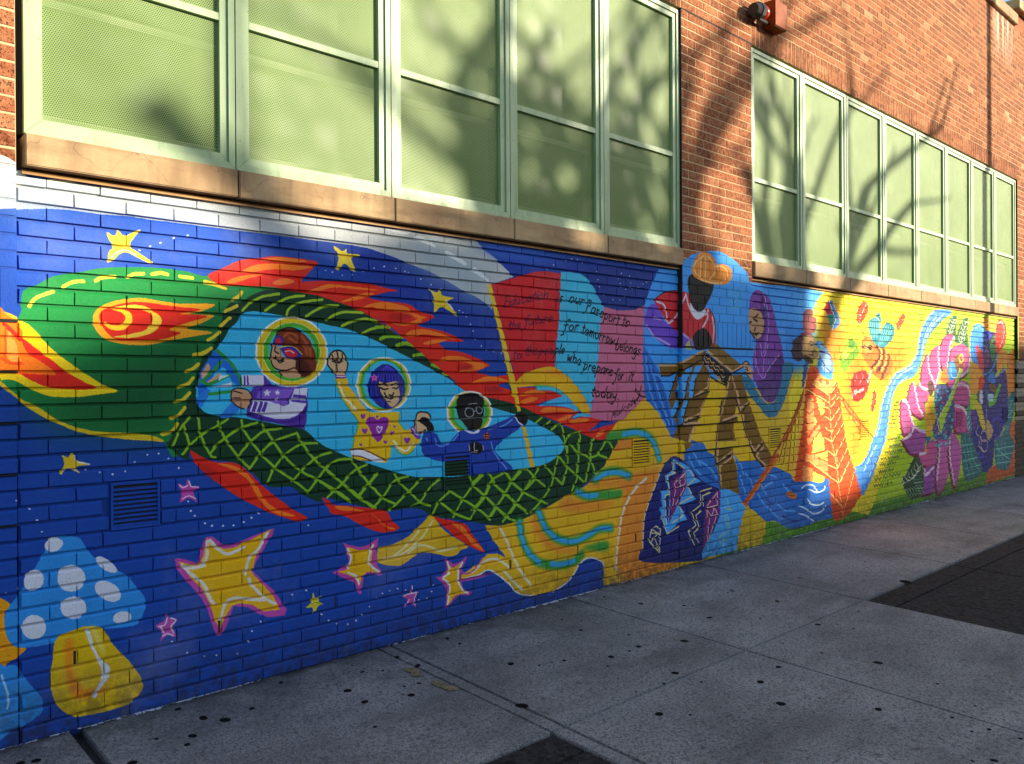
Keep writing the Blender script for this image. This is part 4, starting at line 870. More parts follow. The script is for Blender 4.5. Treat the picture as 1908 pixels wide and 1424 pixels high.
('s','#2068bc',0,[5822,828,5866,783,5930,742,6249,720,6331,654,6444,661,6603,618,6766,560,6836,492,6960,481,7167,463,7332,436,7485,463,7518,308,7565,89,7295,80,6955,59,6710,82,6505,169,6335,194,6198,273,6065,346,5960,407,5965,391,5914,469,5878,712]),
('l','#5ca6ea',2,15,[5258,865,5325,794,5359,752]),
('l','#5ca6ea',2,15,[5347,786,5486,722,5580,632]),
('l','#5ca6ea',2,15,[5202,829,5279,738,5369,670]),
('l','#5ca6ea',2,16,[5841,785,5930,722,5981,633]),
('l','#5ca6ea',2,16,[5929,623,5980,519,6018,451]),
('l','#5ca6ea',2,16,[6015,630,6093,566,6146,474]),
('l','#5ca6ea',2,16,[6270,660,6381,600,6509,559]),
('l','#5ca6ea',2,16,[6174,559,6282,490,6337,426]),
('l','#5ca6ea',2,16,[6451,519,6338,500,6255,464]),
('l','#5ca6ea',2,17,[6625,488,6684,437,6744,401]),
('l','#5ca6ea',2,17,[6507,334,6652,250,6833,222]),
('l','#5ca6ea',2,17,[6378,304,6506,214,6622,178]),
('l','#5ca6ea',2,16,[6200,440,6309,341,6378,304]),
('l','#123f8a',3,20,[6714,465,6804,418,6896,401]),
('l','#123f8a',3,19,[6622,201,6771,144,6894,122]),
('l','#123f8a',3,17,[5427,666,5544,615]),
('l','#123f8a',3,19,[6337,382,6449,326]),
('l','#123f8a',3,20,[6928,492,6775,490]),
('l','#d8e8f8',1,15,[6959,419,7054,441,7183,421,7248,367]),
('l','#d8e8f8',1,15,[7118,388,7248,351,7382,362,7433,398]),
('l','#d8e8f8',1,15,[7069,306,7149,249,7280,227,7381,240]),
('l','#d8e8f8',1,15,[6926,258,7052,213,7180,158,7346,163,7414,204]),
('l','#d8e8f8',1,15,[6925,188,7051,150,7180,87]),
('f','#70501a',0,[5607,873,5822,856,5822,786,5872,712,5921,468,5652,536,5617,732,5575,742]),
('k','#cfa27a',0,17,[5607,863,5593,747,5803,830]),
('k','#cfa27a',0,18,[5803,781,5629,717,5652,578]),
('k','#0c0c10',0,13,[5571,865,5569,742,5809,801]),
('k','#0c0c10',0,13,[5605,726,5640,537]),
('f','#70501a',0,[6062,913,6292,901,6445,743,6331,659,6167,755]),
('k','#cfa27a',0,18,[6075,898,6155,814,6278,887]),
('k','#cfa27a',0,19,[6291,835,6181,769,6345,669]),
('k','#0c0c10',0,14,[6062,892,6154,763,6303,665]),
('k','#0c0c10',0,14,[6154,785,6292,871]),
('f','#e6bd26',0,[5829,863,6061,856,6154,749,6140,728,5930,744,5866,804]),
('f','#c4551c',0,[6540,774,6576,742,6367,586,6058,379,6014,344,5967,392,6019,422,6439,729]),
('k','#e89a50',0,9,[6540,737,6052,383]),
('s','#c87028',0,[6684,407,6774,406,6865,366,6834,330,6728,356]),
('l','#7a3a14',0,8,[6713,389,6773,367,6834,365]),
('s','#101c66',0,[4643,102,4634,221,4645,349,4676,463,4756,597,4849,740,4932,816,5017,848,5103,823,5190,771,5256,726,5369,637,5485,586,5628,539,5646,509,5626,319,5481,133,5387,79,5375,0]),
('l','#e8d0b0',0,10,[4636,189,4645,349,4676,463,4756,597,4849,740]),
('f','#4aa4ea',0,[5640,537,5726,536,5902,470,5965,392,6017,330,5951,245,5898,110,5872,8,5381,13,5387,79,5553,225,5626,319]),
('f','#d8b42a',0,[6017,330,6043,348,6244,245,6340,160,6269,1,5872,8,5924,156,5964,279]),
('f','#5a9420',0,[6341,190,6525,160,6701,84,6821,61,6820,7,6269,1,6326,88]),
('f','#4aa4ea',0,[5006,830,5103,797,5234,741,5290,664,5369,624,5188,607,5255,535,5299,490,5078,462,5143,409,5181,345,5099,342,4928,268,4836,476,4867,479,4858,600,4951,597,4900,710,4995,734]),
('f','#101c66',0,[5027,803,5157,734,5102,706,5005,656,4962,590,4939,349,4898,450,4920,562,4972,569,4942,707,5037,718]),
('f','#6a1f6e',0,[5173,733,5177,595,4949,342,4984,665]),
('f','#6a1f6e',0,[5604,541,5634,524,5626,333,5393,78,5425,437]),
('k','#e0d898',0,10,[5006,811,5000,734,5037,718,4931,701,4962,564,4904,557,4918,346]),
('k','#e0d898',0,10,[5027,803,5157,741]),
('k','#e0d898',0,10,[5212,730,5289,651,5188,607,5254,515,5078,475,5131,378,4991,343]),
('k','#e0d898',0,10,[4856,410,4928,268,5077,306]),
('k','#e0d898',0,10,[5508,557,5357,545,5361,437,5242,397,5297,285,5196,245,5273,135]),
('k','#e0d898',0,10,[5496,524,5385,508,5396,427]),
('k','#e0d898',0,10,[5384,394,5292,365,5343,259,5263,230,5330,147]),
('k','#e8c8c0',0,8,[5015,636,5156,708,5156,623,5036,602,5015,636]),
('k','#e8c8c0',0,8,[5036,595,4992,458]),
('k','#e8c8c0',0,8,[5155,597,5035,479]),
('k','#e8c8c0',0,8,[5080,656,5101,602]),
('k','#e8c8c0',0,9,[5448,421,5591,515,5590,412,5448,407]),
('k','#e8c8c0',0,9,[5448,387,5506,333,5554,396,5590,337,5447,327,5448,387]),
('k','#e8c8c0',0,9,[5482,316,5445,124]),
('k','#e8c8c0',0,9,[5577,318,5457,136]),
('k','#e8c8c0',0,8,[5167,720,5080,643]),
('k','#e0d898',0,10,[4794,345,4845,317,4833,141,4713,240,4724,307,4794,345]),
('k','#e0d898',0,8,[4724,301,4824,288,4774,263,4723,226]),
('k','#e0d898',0,8,[4774,263,4823,162]),
('k','#e0d898',0,8,[4754,322,4835,274]),
('k','#9fc890',0,10,[5719,488,5749,402,5799,347,5700,379]),
('k','#9fc890',0,10,[5699,317,5735,209]),
('k','#9fc890',0,10,[5736,320,5772,183]),
('k','#9fc890',0,10,[5722,175,5612,149,5636,77]),
('k','#9fc890',0,10,[5759,129,5685,118,5672,78]),
('s','#c42a34',0,[4789,2011,4871,2067,4975,2093,5071,2106,5224,2091,5268,2001,5358,1960,5439,1991,5498,1987,5556,1929,5577,1848,5566,1711,5333,1672,5111,1758,5015,1813,4942,1868,4880,1916]),
('l','#101018',0,8,[4789,2011,4871,2067,4975,2095,5060,2106]),
('l','#101018',0,9,[5498,1987,5556,1929,5577,1848,5566,1725]),
('s','#6a4ac0',0,[4738,1977,4799,1987,4860,1940,4900,1879,4984,1838,5090,1790,5221,1742,5176,1675,4982,1668,4837,1718,4717,1783,4673,1856,4698,1931]),
('l','#b8a4e8',2,16,[4697,1826,4777,1754,4972,1690]),
('l','#b8a4e8',2,16,[4788,1886,4869,1877]),
('l','#b8a4e8',2,17,[5111,1791,5210,1748]),
('l','#e0c4d8',0,16,[4819,2007,4901,1987,4932,1918,4952,1855,5048,1905,5180,2081]),
('l','#e0c4d8',0,17,[5180,2088,5223,1985,5312,1931,5439,1944,5474,1979]),
('l','#e0c4d8',0,17,[5474,1972,5462,1904,5403,1841]),
('l','#e0c4d8',0,17,[5533,1928,5556,1847,5543,1724]),
('s','#dfe4ee',0,[5235,2026,5290,1976,5370,1960,5427,1983,5439,1944,5335,1898,5256,1941]),
('s','#0c0c10',0,[5203,2194,5248,2244,5338,2251,5500,2218,5559,2195,5534,2125,5475,2047,5416,1983,5358,1966,5290,1982,5235,2039,5213,2116]),
('s','#0c0c10',0,[5288,1784,5368,1826,5449,1829,5508,1777,5531,1710,5448,1668,5310,1661,5265,1717]),
('s','#c8c878',0,[5187,1708,5266,1756,5265,1670,5176,1665]),
('s','#8a6aa0',0,[5221,1722,5266,1756,5287,1671,5254,1667]),
('s','#e8913a',0,[5282,2333,5328,2397,5420,2440,5502,2434,5573,2394,5608,2356,5706,2369,5805,2339,5823,2292,5791,2233,5692,2198,5535,2193,5383,2208,5292,2234,5259,2278]),
('l','#f6c884',0,13,[5420,2406,5316,2349,5293,2281,5383,2222]),
('l','#f6c884',0,13,[5443,2408,5441,2226]),
('l','#f6c884',0,13,[5478,2405,5560,2359,5572,2291,5500,2224]),
('l','#f6c884',0,13,[5596,2341,5693,2343,5755,2300,5717,2234]),
('l','#f6c884',0,13,[5383,2215,5535,2200,5680,2211]),
('l','#f6c884',0,13,[5385,2383,5372,2234]),
('l','#c86a20',2,13,[5408,2385,5395,2236]),
('l','#c86a20',2,13,[5501,2380,5512,2252]),
('l','#c86a20',2,13,[5584,2320,5608,2274,5559,2229]),
('l','#c86a20',2,13,[5767,2322,5792,2275]),
('l','#5ac0c8',0,9,[5778,2170,5815,2130,5765,2127]),
('l','#5ac0c8',0,9,[5867,2190,5878,2106,5956,2182,5982,2141]),
('l','#5ac0c8',0,9,[5790,2073,5853,2062,5891,2093,5942,2068]),
('l','#5ac0c8',0,9,[5802,2032,5878,2022,5955,2040]),
('s','#6f3794',0,[6093,2091,6127,2151,6208,2191,6290,2184,6388,2146,6458,2069,6542,1878,6628,1700,6663,1496,6610,1367,6522,1263,6435,1220,6309,1252,6187,1386,6134,1458,6149,1647,6190,1749,6097,1825,6074,1946]),
('s','#471a6c',6,[6396,1517,6540,1631,6642,1610,6625,1428,6522,1263,6421,1228,6309,1260,6201,1386,6311,1429]),
('s','#4a1f70',4,[6276,2161,6345,2107,6371,1916,6300,1766,6218,1757,6301,1832,6323,1936,6261,2014]),
('s','#bd916c',0,[6079,2004,6166,2034,6261,2006,6316,1936,6301,1832,6245,1783,6164,1777,6097,1832,6078,1904]),
('l','#0c0c10',0,18,[6152,1943,6192,1967,6220,1982]),
('l','#0c0c10',0,18,[6152,1936,6206,1924]),
('l','#0c0c10',0,18,[6085,1904,6111,1912]),
('l','#0c0c10',0,18,[6178,1864,6164,1842]),
('l','#0c0c10',0,18,[6151,1813,6191,1807,6232,1823]),
('l','#0c0c10',0,18,[6097,1832,6164,1777]),
('l','#b98ad8',0,11,[6304,2178,6345,2107,6400,1947,6370,1783,6313,1656]),
('l','#b98ad8',0,11,[6176,1690,6175,1528]),
('l','#b98ad8',0,11,[6258,1728,6285,1619]),
('l','#b98ad8',0,11,[6345,2107,6317,2061]),
('l','#b98ad8',0,11,[6383,1725,6312,1591,6297,1458]),
('l','#b98ad8',0,11,[6176,1618,6229,1487,6311,1436,6396,1517,6569,1639]),
('l','#3a80c0',0,9,[6331,2062,6386,2020,6344,1974]),
('l','#3a80c0',0,9,[6382,1621,6396,1547]),
('s','#1f6f92',2,[5970,1442,6047,1313,6207,1208,6344,1109,6428,1091,6529,1109,6662,1235,6738,1363,6831,1556,6650,1569,6620,1440,6589,1365,6516,1253,6458,1217,6345,1220,6208,1318,6115,1427]),
('s','#a0d0e0',0,[6081,1370,6078,1368,6073,1367,6068,1369,6068,1371,6073,1373,6078,1372]),
('s','#a0d0e0',0,[6067,1341,6065,1339,6059,1339,6055,1340,6055,1343,6059,1344,6065,1344]),
('s','#a0d0e0',0,[6214,1237,6211,1235,6206,1235,6201,1236,6201,1239,6206,1240,6212,1240]),
('s','#a0d0e0',0,[6296,1199,6293,1197,6288,1196,6283,1198,6283,1200,6288,1202,6294,1201]),
('s','#a0d0e0',0,[6394,1196,6391,1194,6385,1194,6381,1195,6381,1198,6385,1199,6391,1199]),
('s','#a0d0e0',0,[6552,1215,6549,1212,6543,1212,6538,1214,6538,1216,6543,1218,6549,1217]),
('s','#a0d0e0',0,[6351,1153,6349,1151,6343,1151,6338,1152,6338,1155,6343,1156,6349,1156]),
('s','#a0d0e0',0,[6422,1136,6419,1134,6413,1134,6408,1135,6408,1138,6413,1139,6419,1139]),
('l','#a8401c',1,29,[7015,1321,6780,1033,6585,852,6425,720]),
('l','#a8401c',1,29,[6999,1259,6810,1016,6658,870]),
('k','#a8401c',0,17,[6719,943,6627,660]),
('k','#a8401c',0,17,[6795,1001,6715,599]),
('k','#a8401c',0,17,[6857,1060,6790,532]),
('k','#a8401c',0,17,[6919,1120,6851,488]),
('k','#a8401c',0,17,[6659,885,6554,688]),
('k','#d84e18',2,22,[7740,1262,8146,1003]),
('k','#d84e18',2,22,[7775,1211,8164,890]),
('k','#d84e18',2,22,[7865,1124,8460,814]),
('k','#e89a3a',0,16,[7883,1090,8010,743]),
('k','#e89a3a',0,16,[7972,1048,8086,722]),
('k','#e89a3a',0,16,[8062,1007,8162,700]),
('k','#e89a3a',0,17,[8153,964,8239,677]),
('k','#e89a3a',0,17,[8246,921,8318,655]),
('k','#e89a3a',0,17,[8340,877,8397,632]),
('k','#e89a3a',0,16,[7973,737,8046,535]),
('k','#e89a3a',0,16,[8067,731,8103,531]),
('k','#e89a3a',0,16,[8162,725,8160,526]),
('k','#e89a3a',0,17,[8259,720,8218,522]),
('k','#e89a3a',0,17,[8358,714,8277,517]),
('f','#f0b848',0,[7015,1329,7080,1407,6964,963,6915,739,6836,489,6775,556]),
('f','#d84e18',0,[7048,1400,7193,1415,7670,1404,7731,1287,7774,1060,7880,751,7990,574,8064,482,8120,394,8206,239,8099,181,7947,86,7790,37,7620,32,7560,89,7518,308,7485,463,6960,481,6836,492,6852,596,6916,778,6997,1047,7039,1321]),
('f','#d84e18',0,[7081,1510,7146,1550,7310,1527,7326,1455,7193,1399,7064,1400]),
('f','#f0b060',0,[7176,1379,7309,1472,7461,1438,7670,1404,7511,1270]),
('s','#f6cc80',0,[7399,1398,7388,1379,7359,1367,7324,1367,7296,1379,7285,1398,7296,1417,7325,1429,7360,1429,7388,1417]),
('s','#d86a2a',0,[7379,1410,7372,1396,7353,1387,7330,1387,7312,1396,7305,1410,7312,1424,7331,1433,7354,1433,7372,1424]),
('s','#f6cc80',0,[7527,1376,7516,1357,7487,1345,7451,1346,7422,1358,7411,1377,7422,1396,7451,1408,7487,1408,7516,1396]),
('s','#d86a2a',0,[7507,1389,7499,1374,7480,1366,7457,1366,7438,1375,7431,1389,7439,1404,7458,1412,7481,1412,7500,1403]),
('f','#f8e060',0,[7241,1262,7407,1202,7406,1105,7339,1065]),
('f','#f8e060',0,[7320,922,7395,845,7403,735,7170,726,7179,841]),
('f','#f8e060',0,[7214,1071,7263,1005,7205,983]),
('f','#f8e060',0,[7219,711,7462,727,7461,629]),
('f','#f8e060',0,[7184,557,7417,481,7299,435,7167,463]),
('f','#f09a58',0,[7078,1257,7191,1239,7222,999,7091,901,7060,1005]),
('f','#f09a58',0,[7025,708,7219,719,7469,539,7469,498,7088,641]),
('f','#f09a58',0,[7058,848,7304,995,7321,946,7090,799]),
('f','#f09a58',0,[7057,733,7470,615,7469,509,7025,672]),
('f','#f09a58',0,[6993,627,7168,582,7167,470,6975,488]),
('k','#9c3412',0,15,[7176,1364,7502,1254,7669,1351]),
('k','#f6c070',0,13,[7176,1375,7502,1266,7669,1363]),
('k','#9c3412',0,15,[7063,1318,7501,1181,7686,1276]),
('k','#f6c070',0,13,[7063,1329,7501,1192,7686,1288]),
('k','#9c3412',0,16,[7424,1142,7509,1123,7704,1234]),
('k','#f6c070',0,14,[7424,1153,7509,1134,7704,1246]),
('k','#9c3412',0,16,[7423,1052,7534,1007,7738,1133]),
('k','#f6c070',0,14,[7423,1064,7534,1019,7739,1144]),
('k','#9c3412',0,16,[7422,946,7550,891,7774,1081]),
('k','#f6c070',0,14,[7422,958,7550,903,7774,1093]),
('k','#9c3412',0,16,[7404,850,7558,800,7809,979]),
('k','#f6c070',0,14,[7404,861,7558,812,7809,991]),
('k','#9c3412',0,16,[7471,723,7609,657,7863,859]),
('k','#f6c070',0,14,[7471,735,7609,668,7863,871]),
('k','#9c3412',0,16,[7469,584,7661,528,7880,714]),
('k','#f6c070',0,14,[7470,596,7661,540,7880,726]),
('k','#9c3412',0,16,[7088,653,7695,384,7971,623]),
('k','#f6c070',0,14,[7088,664,7695,395,7971,635]),
('k','#9c3412',0,12,[7046,1266,7142,1232]),
('k','#9c3412',0,12,[7045,1132,7109,1098,7190,1128]),
('k','#9c3412',0,12,[6997,1039,7092,1004,7189,1016]),
('k','#9c3412',0,12,[6964,939,7043,904]),
('k','#9c3412',0,12,[6932,832,7026,787]),
('k','#9c3412',0,12,[6915,692,7009,654]),
('k','#f6c070',0,13,[7502,1266,7550,820,7661,540,7695,375]),
('k','#f6c070',0,13,[7645,727,7678,425,7729,237,7782,63]),
('k','#f6c070',0,13,[8026,480,7819,143]),
('k','#f6c070',0,13,[7972,638,7731,412]),
('k','#f6c070',0,13,[7536,306,7764,157]),
('s','#4a90e0',0,[10166,2232,9954,2131,9798,2012,9696,1878,9644,1717,9495,1596,9303,1526,9047,1468,8866,1346,8733,1207,8646,1070,8569,907,8453,776,8308,613,8127,537,8048,516,8106,388,8213,226,8304,280,8470,410,8576,548,8750,722,8817,868,8874,1035,8977,1250,9161,1372,9493,1438,9667,1538,9769,1699,9899,1884,10218,2060,10694,2240]),
('l','#b8dcf8',1,19,[10219,2164,9952,2008,9822,1862,9744,1699]),
('l','#b8dcf8',1,19,[10438,2196,10111,2055,9899,1905]),
('l','#b8dcf8',1,18,[9568,1557,9255,1487,9023,1401,8910,1270,8797,1094]),
('l','#b8dcf8',1,17,[8688,1060,8623,914,8537,817]),
('l','#b8dcf8',1,17,[8536,716,8368,582,8246,474]),
('l','#b8dcf8',1,17,[8706,706,8492,518,8366,401]),
('l','#b8dcf8',1,18,[9349,1439,9114,1363]),
('l','#2560b0',2,19,[10058,2115,9797,1901,9669,1678]),
('l','#2560b0',2,19,[10382,2130,9951,1906,9795,1680,9692,1558]),
('l','#2560b0',2,17,[8773,898,8685,708,8471,483,8284,300]),
('l','#2560b0',2,17,[8390,653,8206,522]),
('l','#fbf4a0',2,24,[10139,2230,9928,2129,9773,2011,9671,1877,9614,1717,9471,1606,9279,1536,9024,1477,8844,1355,8712,1208,8624,1071]),
('s','#a87050',0,[7055,2066,7119,2082,7184,2067,7196,2010,7249,1993,7248,1910,7195,1857,7015,1863,7003,1982]),
('s','#7a3c40',0,[7029,2052,7119,2079,7184,2067,7196,2010,7242,1999,7248,1910,7195,1860,7015,1866,7003,1982]),
('s','#8f4a4c',6,[7029,1983,7222,1992,7234,1884,7028,1876]),
('s','#301a28',0,[6802,1714,6828,1783,6952,1817,7027,1813,7051,1688,6987,1605,6887,1589,6814,1622,6784,1683]),
('s','#6a3038',0,[6964,1849,7143,1855,7181,1805,6964,1811]),
('s','#b08a5c',0,[6989,1787,7065,1827,7181,1825,7233,1781,7220,1704,7299,1680,7285,1641,7205,1602,7140,1576,7050,1594,6988,1662]),
('l','#0c0c10',0,10,[7116,1759,7129,1772,7194,1768]),
('l','#0c0c10',0,10,[7129,1734,7181,1742]),
('l','#0c0c10',0,10,[7102,1651,7180,1646]),
('l','#0c0c10',0,10,[7219,1691,7167,1652]),
('s','#3a2018',4,[7013,1650,7141,1626,7192,1576,7114,1569,7038,1593]),
('s','#4a9ae0',0,[7233,1756,7286,1786,7353,1778,7461,1716,7543,1645,7584,1567,7569,1428,7404,1442,7297,1500,7271,1577,7325,1655,7299,1706]),
('s','#a8d4f2',6,[7299,1757,7353,1759,7488,1677,7542,1593,7528,1500,7404,1500,7351,1591]),
('l','#3a3a90',0,16,[7325,1687,7515,1658,7563,1593]),
('l','#3a3a90',0,15,[7312,1642,7432,1539,7541,1487]),
('s','#284f98',0,[7025,1562,7088,1575,7075,1499,7010,1358,6972,1359]),
('f','#b8143a',0,[7500,2182,7534,2164,7596,2056,7464,2049,7397,2098]),
('f','#1f9a88',0,[7464,2046,7603,2053,7631,2018,7566,1896,7519,1973]),
('f','#4a8ccc',0,[7507,2182,7576,2183,7737,2016,7715,1942,7573,1900,7645,2005,7596,2062]),
('k','#e8f0f4',0,13,[7507,2179,7596,2056,7645,2005,7573,1900]),
('k','#e8f0f4',0,13,[7604,2142,7646,2091]),
('s','#d03c14',0,[8100,2053,8132,2138,8225,2206,8304,2224,8359,2185,8374,2137,8286,2048,8207,1996,8145,1986,8107,2012]),
('l','#f6c8a0',0,11,[8319,2190,8208,2086]),
('l','#f6c8a0',0,11,[8131,2083,8193,2072,8255,2131]),
('l','#f6c8a0',0,11,[8177,2043,8169,2001]),
('f','#cc3a14',0,[9235,2153,9308,2119,9270,2064,9124,1946,9053,1980,9072,2033]),
('l','#f4c0a0',0,12,[9198,2084,9234,2070]),
('l','#f4c0a0',0,12,[9107,2027,9143,2014,9125,1983]),
('f','#6f9e1c',0,[7977,1843,8128,1778,8158,1675,7811,1488,7733,1561,7726,1648]),
('f','#9cc428',0,[7726,1648,7827,1582,8097,1736,7977,1843]),
('s','#4f8a22',0,[8067,1777,8057,1751,8029,1731,7991,1724,7954,1730,7927,1748,7917,1773,7927,1799,7955,1818,7992,1826,8030,1820,8057,1802]),
('s','#d6e85a',0,[7901,1664,7893,1644,7871,1629,7842,1623,7813,1628,7792,1642,7784,1662,7792,1683,7814,1698,7843,1704,7872,1699,7893,1684]),
('k','#3f6a1a',0,11,[7726,1645,7812,1585,8112,1744]),
('k','#3f6a1a',0,11,[7812,1585,7811,1491]),
('k','#3f6a1a',0,11,[7977,1839,7734,1645]),
('s','#d9701e',0,[8221,1795,8284,1852,8379,1862,8491,1816,8606,1769,8739,1736,8841,1701,8961,1593,8873,1467,8685,1417,8488,1460,8360,1559,8235,1656]),
('l','#5a240c',0,45,[8556,1768,8638,1705,8587,1611,8456,1545]),
('l','#5a240c',0,46,[8739,1736,8738,1649,8670,1554,8570,1503]),
('l','#5a240c',0,46,[8875,1665,8839,1577,8736,1482,8685,1424]),
('l','#f4c060',2,28,[8639,1755,8688,1691,8637,1604,8504,1524]),
('l','#f4c060',2,29,[8807,1701,8788,1606,8686,1511]),
('s','#ea9440',8,[8236,1788,8379,1841,8459,1787,8442,1701,8282,1670]),
('s','#0c0c10',0,[8291,1755,8285,1741,8269,1733,8249,1732,8234,1740,8228,1753,8234,1766,8250,1775,8269,1775,8285,1768]),
('s','#0c0c10',0,[8458,1748,8449,1730,8424,1719,8395,1718,8371,1728,8362,1746,8371,1763,8395,1775,8425,1775,8449,1765]),
('s','#f0f0f0',0,[8263,1762,8258,1759,8249,1758,8242,1760,8242,1763,8249,1766,8258,1765]),
('s','#f0f0f0',0,[8413,1759,8409,1756,8399,1755,8392,1757,8392,1760,8399,1762,8409,1762]),
('l','#7a3a18',0,11,[8282,1670,8345,1664,8401,1690]),
('l','#4a3010',0,11,[8206,1906,8269,1894,8253,1865,8300,1853,8291,1821]),
('l','#4a3010',0,11,[8325,1980,8340,1952,8324,1924,8347,1882]),
('s','#12808e',0,[8380,1954,8389,2018,8461,2057,8543,2068,8576,2112,8642,2119,8675,2052,8640,1907,8708,1967,8827,2023,8948,2013,9018,1949,8964,1859,8842,1796,8722,1750,8524,1788,8427,1857]),
('l','#9ae8e8',0,10,[8413,2020,8443,1857]),
('l','#9ae8e8',0,10,[8458,2032,8479,1858]),
('l','#9ae8e8',0,10,[8503,2044,8515,1859]),
('l','#9ae8e8',0,10,[8549,2036,8551,1861]),
('l','#9ae8e8',0,10,[8595,2028,8587,1862]),
('l','#9ae8e8',0,10,[8742,1990,8606,1776]),
('l','#9ae8e8',0,10,[8796,1982,8656,1787]),
('l','#9ae8e8',0,10,[8851,1974,8706,1799]),
('l','#9ae8e8',0,10,[8906,1966,8757,1810]),
('l','#9ae8e8',0,10,[8961,1957,8808,1822]),
('l','#d0f0f0',0,11,[8559,2065,8633,2029,8624,1906]),
('s','#9a1014',0,[7957,1349,7988,1420,8064,1481,8280,1509,8390,1432,8385,1374,8324,1286,8226,1218,8110,1190,8015,1222,7960,1351]),
('l','#e89090',0,11,[8079,1467,8094,1419,8063,1399]),
('l','#e89090',0,11,[8218,1495,8233,1433,8154,1377]),
('l','#f0d0c8',0,10,[8039,1301,7997,1237,7987,1230]),
('l','#f0d0c8',0,10,[8030,1297,8054,1305,8059,1295,8041,1279,8021,1272]),
('l','#f0d0c8',0,10,[8086,1312,8058,1263,8065,1262]),
('l','#f0d0c8',0,10,[8081,1277,8111,1287,8105,1294,8087,1286,8078,1274,8084,1267,8108,1277]),
('l','#f0d0c8',0,10,[8166,1309,8143,1303,8124,1288,8126,1277,8149,1289,8163,1307]),
('l','#f0d0c8',0,10,[8164,1308,8154,1286,8159,1284]),
('l','#f0d0c8',0,10,[8202,1315,8188,1314,8176,1305,8191,1300,8183,1290,8165,1288]),
('l','#f0d0c8',0,10,[8218,1310,8248,1319,8242,1327,8224,1318,8214,1307,8221,1299,8245,1309]),
('f','#c02a2a',0,[8485,1306,8562,1274,8524,1141,8462,1076,8412,1091,8464,1231]),
('l','#e88080',0,9,[8515,1266,8463,1142]),
('f','#8ac8b8',0,[8406,1506,8457,1515,8365,1383,8325,1379]),
('s','#7fb82a',0,[7743,1563,7944,1564,7824,1492]),
('k','#b08a28',0,6,[9131,1775,9147,1762,9163,1780,9179,1765,9195,1787,9211,1771,9227,1792,9243,1780,9259,1804,9275,1786,9292,1807,9308,1792,9324,1815]),
('k','#b08a28',0,6,[9341,1803,9357,1825,9373,1810,9390,1827,9406,1816]),
('k','#b08a28',0,6,[9423,1838,9439,1821,9456,1840,9473,1827,9490,1849]),
('k','#b08a28',0,6,[9136,1735,9152,1723,9168,1744,9183,1730,9199,1748]),
('k','#b08a28',0,6,[9215,1735,9231,1759,9246,1745,9262,1762,9278,1747]),
('k','#b08a28',0,6,[9294,1767,9310,1754,9326,1775,9342,1768,9359,1783,9375,1773,9391,1788,9407,1779]),
('k','#b08a28',0,6,[9424,1799,9440,1783,9456,1807,9473,1795,9489,1812]),
('k','#b08a28',0,6,[9141,1690,9156,1679,9172,1696,9187,1680,9203,1702,9218,1689]),
('k','#b08a28',0,6,[9234,1709,9250,1695,9265,1720,9281,1705,9297,1721]),
('k','#b08a28',0,6,[9313,1712,9328,1731,9344,1720,9360,1738]),
('k','#b08a28',0,6,[9376,1729,9392,1747,9408,1734,9424,1758,9440,1741,9456,1765,9472,1752,9489,1774]),
('k','#b08a28',0,6,[9146,1649,9161,1640,9176,1659]),
('k','#b08a28',0,6,[9192,1650,9207,1663,9222,1648,9238,1674,9253,1659]),
('k','#b08a28',0,6,[9269,1680,9284,1667,9300,1688]),
('k','#b08a28',0,6,[9315,1672,9331,1692,9346,1678,9362,1703,9377,1687,9393,1708,9409,1697,9425,1718]),
('k','#b08a28',0,6,[9441,1707,9457,1726,9472,1710,9488,1731]),
('k','#b08a28',0,6,[9151,1613,9166,1603,9181,1619,9196,1605,9211,1630,9226,1616,9241,1633]),
('k','#b08a28',0,6,[9256,1625,9272,1644,9287,1627,9302,1648,9317,1634,9333,1658]),
('k','#b08a28',0,6,[9348,1642,9363,1663,9379,1650]),
('k','#b08a28',0,6,[9394,1673,9410,1657,9425,1679,9441,1661,9457,1684,9472,1670,9488,1688]),
('k','#b08a28',0,6,[9156,1580,9171,1564,9186,1587,9200,1577,9215,1595,9230,1575]),
('k','#b08a28',0,6,[9245,1598,9260,1585,9275,1601,9290,1594,9305,1613]),
('k','#b08a28',0,6,[9320,1596,9335,1618,9350,1610,9365,1622,9380,1607,9395,1629,9411,1618,9426,1635,9441,1623,9457,1647,9472,1633,9487,1648]),
('k','#b08a28',0,6,[9161,1545,9175,1530,9190,1546,9204,1537,9219,1554,9234,1544,9248,1563,9263,1548,9278,1565,9292,1552,9307,1575,9322,1557,9337,1577,9352,1564,9367,1583,9381,1572,9397,1595,9411,1582,9427,1597,9441,1582,9457,1606,9472,1589,9487,1608]),
('k','#4a5a10',0,11,[9021,1174,9028,1151,9035,1169,9042,1150,9049,1172,9056,1155,9064,1169,9070,1150,9078,1170,9085,1151,9092,1172,9099,1152,9106,1169,9114,1160]),
('k','#4a5a10',0,11,[9121,1171,9128,1158,9135,1171]),
('k','#4a5a10',0,11,[8975,1132,8984,1115,8994,1131,9003,1113,9012,1133,9021,1120,9030,1133]),
('k','#4a5a10',0,11,[9039,1112,9049,1130,9058,1110,9067,1134,9077,1119,9086,1131]),
('k','#4a5a10',0,11,[9095,1109,9105,1128,9114,1117,9123,1130]),
('k','#4a5a10',0,11,[8952,1095,8963,1079,8973,1090]),
('k','#4a5a10',0,11,[8984,1073,8995,1095,9005,1070,9016,1093,9026,1073,9037,1093]),
('k','#4a5a10',0,11,[9048,1071,9058,1091,9069,1071,9080,1095,9090,1070,9101,1093,9112,1077,9123,1090]),
('k','#4a5a10',0,11,[8941,1058,8951,1033,8962,1055,8972,1037]),
('k','#4a5a10',0,11,[8983,1053,8993,1040,9004,1051]),
